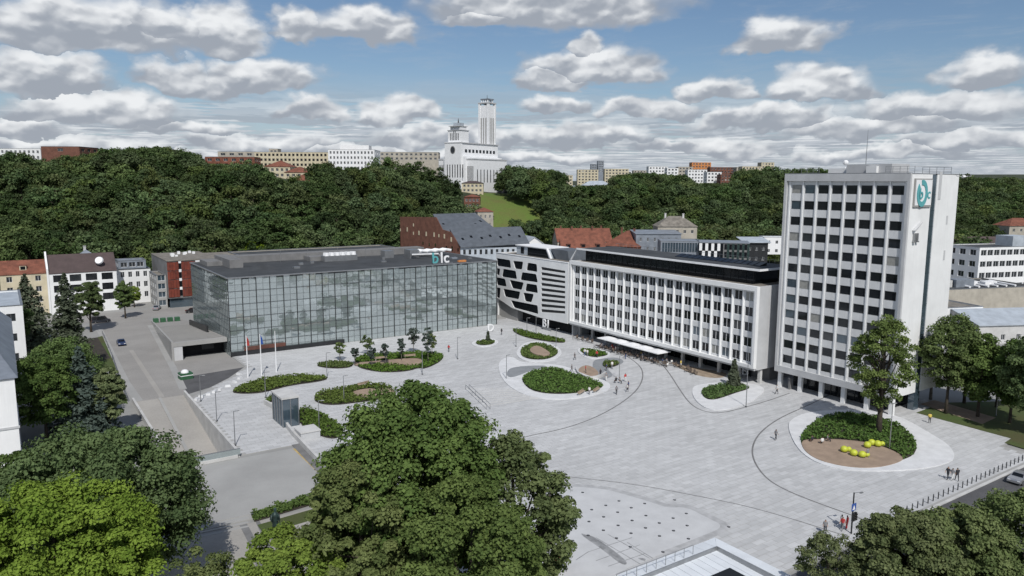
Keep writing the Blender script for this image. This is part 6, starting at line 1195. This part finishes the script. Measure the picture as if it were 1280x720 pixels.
building('low_white_shed', 'low white shed just left of the tower behind the trees', *onY(955, 303, 350)[:2], RZ, 12, 8, 8, z0=9, wall='white_render', roofm='zinc_light', nf=3, ns=1, fl=2)
# right hand side
x_, y_, _ = onY(1224, 320, 262)
ro = building('school_office', 'pale three storey school like block with banded windows at the right edge', x_, y_, RZ+.28, 42, 14, 20, wall='white_render', roofm='roof_dark', nf=14, ns=3, fl=5, win=(2.5, 2.0), sill=1.1, frame='white_paint', bars=2, fh=4.0)
MB().box(18, 26, 3, 10, 19.8, 23.5).build('roof_cabin', 'zinc_light', ro)
lo = building('low_concrete_hall', 'low weathered concrete hall with a cluttered dark roof behind the right lawn', *onY(1181, 388, 232)[:2], RZ+.25, 36, 22, 9.3, wall='beige', roofm='roof_dark', nf=0, ns=0, fl=1, sides=())
for i, (x, y, w_, h_, m_) in enumerate([(3, 6, 5, 2.2, 'concrete_light'), (8.5, 5, 7, 2.4, 'zinc'), (16, 8, 4, 1.3, 'white_paint'), (21, 6, 3.5, 1.2, 'white_paint'), (25, 9, 4, 1, 'white_paint'), (2, 13, 3, 2, 'zinc_light')]): MB().box(x, x+w_, y, y+w_*.6, 9.0, 9.1+h_).build('roof_unit', m_, lo)
for i in range(6): MB().tube([(12+i*3.6, 3, 9.4), (13+i*3.6, 14, 9.6)], .35, 8).build('skylight_tube', 'white_paint', lo)
building('white_annex', 'small white annex with dark windows below the concrete hall', *onY(1182, 416, 205)[:2], RZ+.25, 12, 12, 8, wall='white_render', roofm='roof_gravel', nf=5, ns=3, fl=2, win=(1.3, 1.6), glass='glass_black')
building('zinc_shed', 'low building with pale blue grey metal roofs at the right edge', *onY(1222, 428, 195)[:2], RZ+.15, 24, 20, 5, wall='concrete_light', roofm='zinc_light', roof='gable', rh=2.6, nf=5, ns=3, fl=1)
building('dark_roofed_row', 'long old row house with a dark brown roof at the right', *onY(1190, 303, 330)[:2], RZ+.05, 40, 12, 9, z0=4, wall='cream', roofm='tile_brown', roof='gable', rh=5.5, nf=9, ns=3, fl=2, win=(1.3, 1.7))
building('pale_villa', 'pale villa with a dull red roof at the far right', *onY(1262, 284, 400)[:2], RZ+.1, 18, 12, 12, z0=8, wall='beige', roofm='tile_red', roof='hip', rh=4, nf=4, ns=2, fl=3)
# hill: buildings on the plateau
def hb(name, label, u0, u1, vtop, Y, wall, roofm='roof_gravel', d=14, floors=4, ncol=6, roof='flat', rh=3, extra=0, **k):
    a = onY(u0, vtop, Y); b = onY(u1, vtop, Y); w = math.hypot(b[0]-a[0], b[1]-a[1]); z0 = min(terr(a[0], a[1]), terr(b[0], b[1]))-1; h = a[2]-z0-(rh if roof in ('gable', 'hip') else 0)
    fh = min(3.3, h/floors); r0 = h-fh*floors-.4
    rows = [(r0+fh*i+fh*.3, r0+fh*i+fh*.82) for i in range(floors) if r0+fh*i > -3]
    k.setdefault('win', (w/ncol*.5, 1.6)); return building(name, label, a[0], a[1], math.atan2(b[1]-a[1], b[0]-a[0])+extra, w, d, h, z0=z0, wall=wall, roofm=roofm, nf=ncol, ns=3, fl=floors, rows=rows, roof=roof, rh=rh, **k)
hb('brick_hall', 'plain red brick hall block on the hill at the far left', 51, 99, 183, 440, 'brick', d=20, floors=1, ncol=1, win=(3.2, 6), frame='beige', glass='glass_window')
hb('white_banded_hall', 'white walled long hall on the hill at the left edge', -40, 50.5, 185.5, 455, 'white_render', floors=2, ncol=16, d=18)
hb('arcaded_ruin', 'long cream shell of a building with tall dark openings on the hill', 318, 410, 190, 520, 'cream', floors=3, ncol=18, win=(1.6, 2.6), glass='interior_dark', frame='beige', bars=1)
hb('cream_stair_block', 'small cream block standing on top of the long cream shell', 336, 347, 186, 535, 'beige', floors=1, ncol=2, d=8)
hb('cream_stair_block', 'cream stair head at the left end of the long cream shell', 272, 318, 189.5, 540, 'beige', floors=1, ncol=4, d=10)
hb('brick_lower_house', 'brick coloured lower house left of the cream shell', 256, 318, 196, 500, 'tile_red', 'tile_red', floors=2, ncol=6, d=12)
HT = hb('white_hotel', 'bright white five storey hotel on the hill crest', 410, 468, 187, 500, 'white_paint', floors=5, ncol=13, d=22, glass='glass_dark')
hh_ = onY(440, 187, 500)[2]-HT.location[2]; MB().box(7, 26, 4, 14, hh_-.2, hh_+3).build('roof_storey', 'white_paint', HT)
hb('cream_long_wing', 'low grey cream wing right of the white hotel', 474, 548, 190, 620, 'beige', floors=2, ncol=12)
hb('red_tile_house', 'red tiled roofs below the cream shell', 330, 362, 200, 470, 'cream', 'tile_red', roof='hip', rh=4, floors=2, ncol=5, d=16)
hb('red_tile_house', 'long red tiled roof stepping down the hill', 355, 385, 208, 455, 'cream', 'tile_red', roof='hip', rh=3.5, floors=2, ncol=4, d=18)
hb('red_tile_house', 'small red roofed cream house lowest on the hill among trees', 364, 391, 218, 440, 'cream', 'tile_red', roof='hip', rh=4, floors=2, ncol=5, d=10)
hb('hill_house', 'cream two storey house with balcony below the church', 577, 604, 226, 500, 'cream', 'tile_brown', roof='hip', rh=1.5, floors=3, ncol=5, d=10)
hb('hill_house', 'brown wooden house tucked below the cream one on the hill', 580, 600, 243, 460, 'brick', 'tile_red', roof='hip', rh=1.5, floors=2, ncol=4, d=9)
hb('grey_roof_villa', 'villa with pale grey metal roofs among the hill trees', 703, 730, 232, 520, 'cream', 'zinc_light', roof='hip', rh=3.5, floors=2, ncol=4, d=12)
hb('grey_roof_villa', 'second villa with pale grey roof above the first', 728, 765, 226, 580, 'cream', 'zinc_light', roof='hip', rh=3.5, floors=2, ncol=5, d=12)
APT = [(696, 716, 219, 800, 'cream', 'pale yellow block left of the dark twin towers'), (722, 748, 212, 900, 'cream', 'cream block just left of centre of the skyline'), (739, 746, 205, 1100, 'zinc', 'dark grey left twin tower on the skyline'), (747.5, 755, 201, 1100, 'zinc', 'dark grey right twin tower on the skyline'), (756, 786, 211, 900, 'cream', 'long cream block right of the twin towers'), (811, 835, 208, 820, 'white_render', 'pale panel block first in the flats row'), (834, 848, 210, 800, 'white_render', 'small white block second in the flats row'), (848, 866, 208.5, 830, 'beige', 'beige block left of the orange one'),
       (865, 889, 203, 900, 'orange', 'bright orange topped block on the skyline'), (860, 884, 212, 790, 'white_render', 'white block below the orange one'), (884, 902, 215, 760, 'white_render', 'white block lowest in the flats row'), (888, 922, 209, 850, 'brick', 'brick red long block right of the orange one'), (901, 918, 218, 740, 'brick', 'small brick red block beside the white one'), (921, 936, 209, 830, 'beige', 'beige block right of the brick red one'), (928, 952, 208, 800, 'cream', 'cream and peach block near the tower side'), (952, 968, 203, 860, 'cream', 'taller cream block nearest the white tower'),
       (1016, 1034, 216, 700, 'white_render', 'white block hidden behind the tower left side'), (676, 694, 221, 1000, 'beige', 'beige block far behind the trees right of the church'), (792, 808, 213, 1000, 'beige', 'beige block between the cream and panel blocks'), (775, 790, 214, 1200, 'white_render', 'distant white block at the skyline')]
for u0, u1, vt, Y, w_, l in APT: hb('apartment_block', l, u0, u1, vt, Y, w_, floors=5, ncol=max(3, int((u1-u0)/4)), d=14, group='flats on the skyline', glass='glass_dark')
# church
cx, cy, _z = onY(555, 238, 600); Cz = terr(cx, cy); CH = thing('white_church', 'monumental white church with a tall square bell tower on the hill', 'church', (cx, cy, 30), RZ-.6); CH.scale = (.8, .8, 1); K = 600/F
def cb(n, x0, x1, y0, y1, z0, z1, m_='white_paint', par=None): return MB().box(x0, x1, y0, y1, z0-30, z1-30).build(n, m_, par or CH)
def zY(v): return onY(590, v, 600)[2]
zA, zB, zC, zD, zE = zY(238), zY(198), zY(179), zY(160), zY(150)
W1 = 44; sc = 1.0
cb('nave_wall', 0, 26, 0, 62, zA-14, zY(196)); cb('side_aisle_left', -9, -.002, 3, 58, zA-14, zY(200)); cb('side_aisle_right', 26.002, 35, 3, 58, zA-14, zY(199.5))
cb('upper_wall', 3.5, 22.5, .5, 60, zY(196)+.01, zY(179)); cb('front_block', 3, 23, -2, .498, zA-14, zY(178))
cb('attic_tower', 5, 21, .6, 13, zY(179)+.01, zY(163)); cb('attic_tower', 7, 19, 2, 12, zY(163)+.01, zY(158)); cb('attic_cap', 9, 17, 4, 10.5, zY(158)+.01, zY(154), 'zinc_light'); MB().tube([(13, 7, zY(154)-30), (13, 7, zY(148)-30)], [.8, .1], 6).build('spire', 'dark_metal', CH)
for zc in (163, 158): cb('cornice', 4.4 if zc == 163 else 6.4, 21.6 if zc == 163 else 19.6, .0, 13.4, zY(zc)-.5, zY(zc)+.0, 'grey_panel')
cb('cornice', 2.6, 23.4, -2.3, 60.4, zY(179)-.4, zY(179)+.3, 'grey_panel'); cb('cornice', -9.4, 35.4, 2.6, 58.4, zY(200)+.0, zY(199)+.3, 'grey_panel')
for i in range(6): cb('tall_window', 8+i*1.9, 8.8+i*1.9, .52, .59, zY(176), zY(167)+(2 if 1 < i < 4 else 0), 'glass_dark')
for i in range(7): cb('tall_window', 24.8-i*3.2, 25.8-i*3.2, -2.06, -2.001, zY(222), zY(206), 'glass_dark') if i < 7 else None
for i in range(5): cb('tall_window', -8+i*1.6, -7.3+i*1.6, 2.94, 2.999, zY(216), zY(206), 'glass_dark')
for i in range(6): cb('tall_window', 27+i*1.3, 27.6+i*1.3, 2.94, 2.999, zY(230), zY(208), 'glass_dark')
for i in range(9): cb('side_window', 35.001, 35.06, 8+i*5.4, 9.2+i*5.4, zY(228), zY(212), 'glass_dark'); cb('side_window', 22.501, 22.56, 5+i*5.8, 8.5+i*5.8, zY(191), zY(187), 'glass_dark')
rw = MB().tube([(13, -2.2, zY(188)-30), (13, -2.02, zY(188)-30)], 3.0, 20).build('rose_window', 'concrete_dark', CH); MB().tube([(13, -2.25, zY(188)-30), (13, -2.205, zY(188)-30)], 2.3, 20).build('rose_glass', 'glass_dark', rw)
TX, TY = 8, 47
bt = cb('bell_tower', TX, TX+12, TY, TY+12, zA-14, zY(131)+2)
for s_ in (0, 1):
    for i in range(3):
        x0 = TX+2.2+i*2.9
        if s_ == 0: cb('tower_recess', x0, x0+1.6, TY-.06, TY-.001, zY(178), zY(144), 'concrete', bt)
        else: cb('tower_recess', TX+12.001, TX+12.06, TY+2.2+i*2.9, TY+3.8+i*2.9, zY(178), zY(144), 'concrete', bt)
for dx in (0, 10.8):
    for dy in (0, 10.8): cb('corner_pier', TX+dx-.5, TX+dx+1.7, TY+dy-.5, TY+dy+1.7, zA-14, zY(131)+3.5, 'white_paint', bt)
cb('tower_cornice', TX-.8, TX+12.8, TY-.8, TY+12.8, zY(131)+3.5, zY(131)+4.4, 'grey_panel', bt)
for dx in (1.5, 4.2, 6.9, 9.3):
    for dy in (1.5, 9.3): cb('lantern_column', TX+dx, TX+dx+1, TY+dy, TY+dy+1, zY(131)+4.4, zY(125)+3, 'white_paint', bt)
cb('lantern_roof', TX+1, TX+11, TY+1, TY+11, zY(125)+3, zY(125)+3.8, 'zinc', bt); MB().tube([(TX+6, TY+6, zY(125)-26.2), (TX+6, TY+6, zY(113)-30)], [.35, .08], 5).build('cross', 'dark_metal', bt)
# ================================================================== HILL FOREST
FV = []
for i in range(5):
    me, C, rr = crown_mesh('crown', 'leaf_forest_pale' if i == 2 else 'leaf_forest', 5.4+.5*(i % 3), 10.0+i*.6, 30, 90, .72, 200+i, 3.2, 'round', .33, .7)
    FV.append((me, trunk_mesh('trunk', 'bark', 11, .28, C, 5, 200+i)))
pts = []
rr_ = random.Random(5); Xc = -560
while Xc < 700:
    Yc = 285
    while Yc < 700:
        X_, Y_ = Xc+rr_.uniform(-3, 3), Yc+rr_.uniform(-3, 3); a, b = X_*sA+Y_*cA, -X_*cA+Y_*sA; z = terr(a, b); Yc += 7.8
        u_, v_ = PX(a, b, z)
        if u_ < -60 or u_ > 1340: continue
        if z < 1.0 and not (u_ < 240 and Y_ > 300 and z > .2) and not (u_ > 1180 and Y_ > 300) and not (700 < u_ < 985 and Y_ > 375): continue
        t_ = PX(a, b, z+13)
        if 606 < u_ < 690 and 246+max(0, (u_-628))*.62 < v_ < 306 and Y_ < 560: continue      # grass slope
        if 604 < u_ < 700 and t_[1] > 248 and Y_ < 420: continue
        if 574 < u_ < 606 and t_[1] < 262 and v_ > 238 and Y_ < 500: continue
        if 545 < u_ < 630 and Y_ > 530: continue
        if 556 < u_ < 628 and Y_ > 470 and t_[1] < 222: continue
        if 362 < u_ < 394 and 425 < Y_ < 450: continue
        if 356 < u_ < 386 and Y_ < 450 and t_[1] < 216: continue
        if 48 < u_ < 100 and Y_ > 428: continue
        if 320 < u_ < 560 and Y_ > 462: continue
        if 150 > u_ > 120 and Y_ < 320: continue
        if u_ > 1190 and 285 < v_ and Y_ < 420 and not (1186 < u_ < 1232): continue
        pts.append((a, b, z, u_, v_, Y_))
    Xc += 7.4
SIL = [(0, 198), (40, 193), (50, 200), (100, 198), (125, 192), (150, 188), (215, 188), (245, 196), (256, 208), (320, 208), (335, 214), (345, 224), (390, 226), (395, 206), (408, 204), (412, 211), (468, 213), (474, 203), (500, 196), (530, 196), (548, 208), (556, 214), (566, 217), (576, 236), (604, 240), (607, 222), (616, 212), (640, 208), (700, 217), (704, 236), (764, 234), (770, 222), (810, 220), (858, 224), (862, 232), (920, 232), (924, 217), (940, 214), (960, 207), (1040, 206), (1190, 214), (1240, 209), (1280, 211)]
def fit_scale(p, s_):
    lim = float(np.interp(p[3], [q_[0] for q_ in SIL], [q_[1] for q_ in SIL]))
    while s_ > .35 and PX(p[0], p[1], p[2]+14.2*s_)[1] < lim-(p[0]*7.3 % 3): s_ *= .93
    return s_
for i in range(420):      # scattered plateau trees behind
    Y_ = rr_.uniform(690, 1500); X_ = rr_.uniform(-.7, .75)*Y_; a, b = X_*sA+Y_*cA, -X_*cA+Y_*sA; z = terr(a, b); u_, v_ = PX(a, b, z)
    if -20 < u_ < 1300: pts.append((a, b, z, u_, v_, Y_))
def vis_ok(p):
    a, b, z, u, v, Y = p; t_ = PX(a, b, z+13)[1]; lim = float(np.interp(u, [0, 200, 250, 500, 505, 650, 690, 850, 975, 976, 1193, 1194, 1280], [325, 325, 315, 312, 270, 290, 285, 290, 300, 0, 0, 300, 290]))
    return t_ < lim-3 and -10 < u < 1290
pts = [p for p in pts if fit_scale(p, 1.0) > .36]
cand = sorted([p for p in pts if vis_ok(p)], key=lambda p: p[5]); near = cand[:285]; ns_ = set(id(p) for p in near); rest = [p for p in pts if id(p) not in ns_]
base = []
for i, (me, tm_) in enumerate(FV):
    t = thing('forest_tree', 'dense dark leafy tree on the wooded slope behind the town', 'tree', (0, 0, 0), 0, 'trees of the hillside wood'); ob('trunk', tm_, t); ob('crown', me, t); base.append(t)
for i, p in enumerate(near):
    s_ = fit_scale(p, rr_.uniform(.68, 1.32))
    if i < 5: o = base[i]; o.location = p[:3]; o.scale = (s_,)*3
    else: copy_thing(base[i % 5], (p[0], p[1], p[2]-.3), rr_.random()*6.3, scale=(s_*rr_.uniform(.9, 1.1), s_*rr_.uniform(.9, 1.1), s_*rr_.uniform(.85, 1.1)))
# the rest of the wood: one object, crowns set out by geometry nodes
me = bpy.data.meshes.new('wood_points'); me.from_pydata([p[:3] for p in rest], [], [])
for nm, f_ in (('sc', lambda p: fit_scale(p, rr_.uniform(.68, 1.32))), ('rt', lambda p: rr_.random()*6.3), ('kd', lambda p: float(rr_.randrange(5)))):
    a_ = me.attributes.new(nm, 'FLOAT', 'POINT'); a_.data.foreach_set('value', [f_(p) for p in rest])
wd = stuff(ob('hillside_wood', me)); tag(wd, 'dark wood covering the upper slope and the plateau behind the nearer trees', 'wood')
ng = bpy.data.node_groups.new('wood', 'GeometryNodeTree'); ng.interface.new_socket('Geometry', in_out='INPUT', socket_type='NodeSocketGeometry'); ng.interface.new_socket('Geometry', in_out='OUTPUT', socket_type='NodeSocketGeometry')
nn = ng.nodes; gi = nn.new('NodeGroupInput'); go = nn.new('NodeGroupOutput'); jn = nn.new('GeometryNodeJoinGeometry')
def nat(nm): q_ = nn.new('GeometryNodeInputNamedAttribute'); q_.data_type = 'FLOAT'; q_.inputs[0].default_value = nm; return q_.outputs[0]
for k in range(5):
    oi = nn.new('GeometryNodeObjectInfo'); oi.inputs['Object'].default_value = [c for c in base[k].children if c.name.startswith('crown')][0]; oi.transform_space = 'ORIGINAL'
    cp = nn.new('FunctionNodeCompare'); cp.data_type = 'FLOAT'; cp.operation = 'EQUAL'; cp.inputs[1].default_value = k; cp.inputs['Epsilon'].default_value = .1; ng.links.new(nat('kd'), cp.inputs[0])
    ip = nn.new('GeometryNodeInstanceOnPoints'); ng.links.new(gi.outputs[0], ip.inputs['Points']); ng.links.new(cp.outputs[0], ip.inputs['Selection']); ng.links.new(oi.outputs['Geometry'], ip.inputs['Instance'])
    cxn = nn.new('ShaderNodeCombineXYZ'); ng.links.new(nat('rt'), cxn.inputs[2]); ng.links.new(cxn.outputs[0], ip.inputs['Rotation']); ng.links.new(nat('sc'), ip.inputs['Scale']); ng.links.new(ip.outputs[0], jn.inputs[0])
ng.links.new(jn.outputs[0], go.inputs[0]); md = wd.modifiers.new('wood', 'NODES'); md.node_group = ng
# special trees at the hill foot
for i, (u, v, Y_, h, R, m_, l) in enumerate([(322, 300, 335, 12, 5, 'leaf_bright', 'bright yellow green tree at the foot of the wood'), (345, 306, 338, 8, 3, 'leaf_bright', 'smaller bright tree right of the yellow green one'), (463, 205, 455, 13, 6, 'leaf_deep', 'round dark tree standing before the white hotel'), (600, 292, 372, 11, 4, 'leaf_deep', 'dark tree left of the grass slope'), (655, 300, 350, 6, 3, 'leaf_deep', 'shrub tree at the foot of the grass slope'), (940, 312, 300, 9, 4.5, 'leaf_mid', 'tree in front of the small dark house'), (905, 318, 290, 7, 3.5, 'leaf_deep', 'tree growing before the chequered block'), (960, 318, 300, 8, 4, 'leaf_mid', 'tree close to the left side of the tower'), (625, 254, 520, 9, 4, 'leaf_deep', 'dark bush tree at the crest of the grass slope'), (1196, 390, 290, 17, 6, 'leaf_mid', 'tree just right of the tower behind the hall'), (1208, 385, 300, 19, 6, 'leaf_deep', 'tall tree between the tower and the pale office'), (1218, 370, 320, 16, 6, 'leaf_mid', 'tree left of the pale office corner'), (1200, 350, 345, 15, 6, 'leaf_deep', 'tree in front of the dark brown roofed row'), (1200, 290, 420, 12, 7, 'leaf_forest_pale', 'lighter tree above the dark brown roof near the tower'), (1225, 285, 440, 12, 8, 'leaf_forest_pale', 'lighter tree above the middle of the dark brown roof'), (1248, 290, 430, 11, 7, 'leaf_forest_pale', 'lighter tree left of the far right villa')]):
    x, y, z = onY(u, v, Y_); z = terr(x, y); tree('slope_tree', l, 'tree', x, y, z, h if u not in (322,) else 13, R, m_, 300+i, ncl=60, nlf=50, size=.8)
# grass slope sheet following the terrain
gpts = []; n1, n2 = 24, 24
for j in range(n2+1):
    for i in range(n1+1):
        Y_ = 380+(545-380)*j/n2; X_ = onY(600+110*i/n1, 260, Y_); xh, _yh = w2c(X_[0], X_[1]); a, b = xh*sA+Y_*cA, -xh*cA+Y_*sA; gpts.append((a, b, terr(a, b)+.5))
g = MB(); g.v = gpts; g.f = [(j*(n1+1)+i, j*(n1+1)+i+1, (j+1)*(n1+1)+i+1, (j+1)*(n1+1)+i) for j in range(n2) for i in range(n1)]; g.mi = [0]*len(g.f); struct(g.build('grass_slope', 'grass_bright', smooth=True))


# drone in the air right of the tower top, and the play canopy under the big tree
d_ = ray(1206, 221); d_ = d_/np.linalg.norm(d_)*34; dr = thing('drone', 'small white quadcopter drone hovering in front of the wood right of the tower', 'drone', (d_[0], d_[1], H+d_[2]), RZ+.2)
MB().ball(-.05, 0, 0, .085, .06, 14, 8).build('body', 'white_paint', dr, True); MB().ball(-.05, -.07, -.03, .03, .03, 8, 5).build('camera', 'rubber', dr, True)
for sx in (-1, 1):
    for sy in (-1, 1):
        a_ = MB().tube([(-.05+sx*.05, sy*.03, .01), (-.05+sx*.2, sy*.14, .03), (-.05+sx*.2, sy*.14, .06)], .014, 6).build('arm', 'concrete_light', dr)
        MB().hexa([(-.05+sx*.2-.09, sy*.14-.012, .062), (-.05+sx*.2+.09, sy*.14-.012, .062), (-.05+sx*.2+.09, sy*.14+.012, .062), (-.05+sx*.2-.09, sy*.14+.012, .062), (-.05+sx*.2-.09, sy*.14-.012, .068), (-.05+sx*.2+.09, sy*.14-.012, .068), (-.05+sx*.2+.09, sy*.14+.012, .068), (-.05+sx*.2-.09, sy*.14+.012, .068)]).build('propeller', 'rubber', a_)
q = G(697, 716, PZ); pc = thing('play_canopy', 'little red topped play frame with a yellow rail at the foot of the airy tree', 'play frame', (q[0], q[1], PZ), .3)
for sx in (-.8, .8):
    for sy in (-.6, .6): MB().tube([(sx, sy, 0), (sx, sy, 1.9)], .05, 6).build('post', 'steel', pc)
MB().add([(-1, -.8, 1.9), (1, -.8, 1.9), (1, .8, 1.9), (-1, .8, 1.9), (-.8, 0, 2.4), (.8, 0, 2.4)], [(0, 1, 5, 4), (1, 2, 5), (2, 3, 4, 5), (3, 0, 4), (0, 3, 2, 1)]).build('canopy', 'red_paint', pc)
MB().tube([(-.9, -.7, 1.0), (-1.9, -1.0, .7), (-2.8, -1.1, .1)], .09, 6).build('rail', 'yellow_ball', pc)
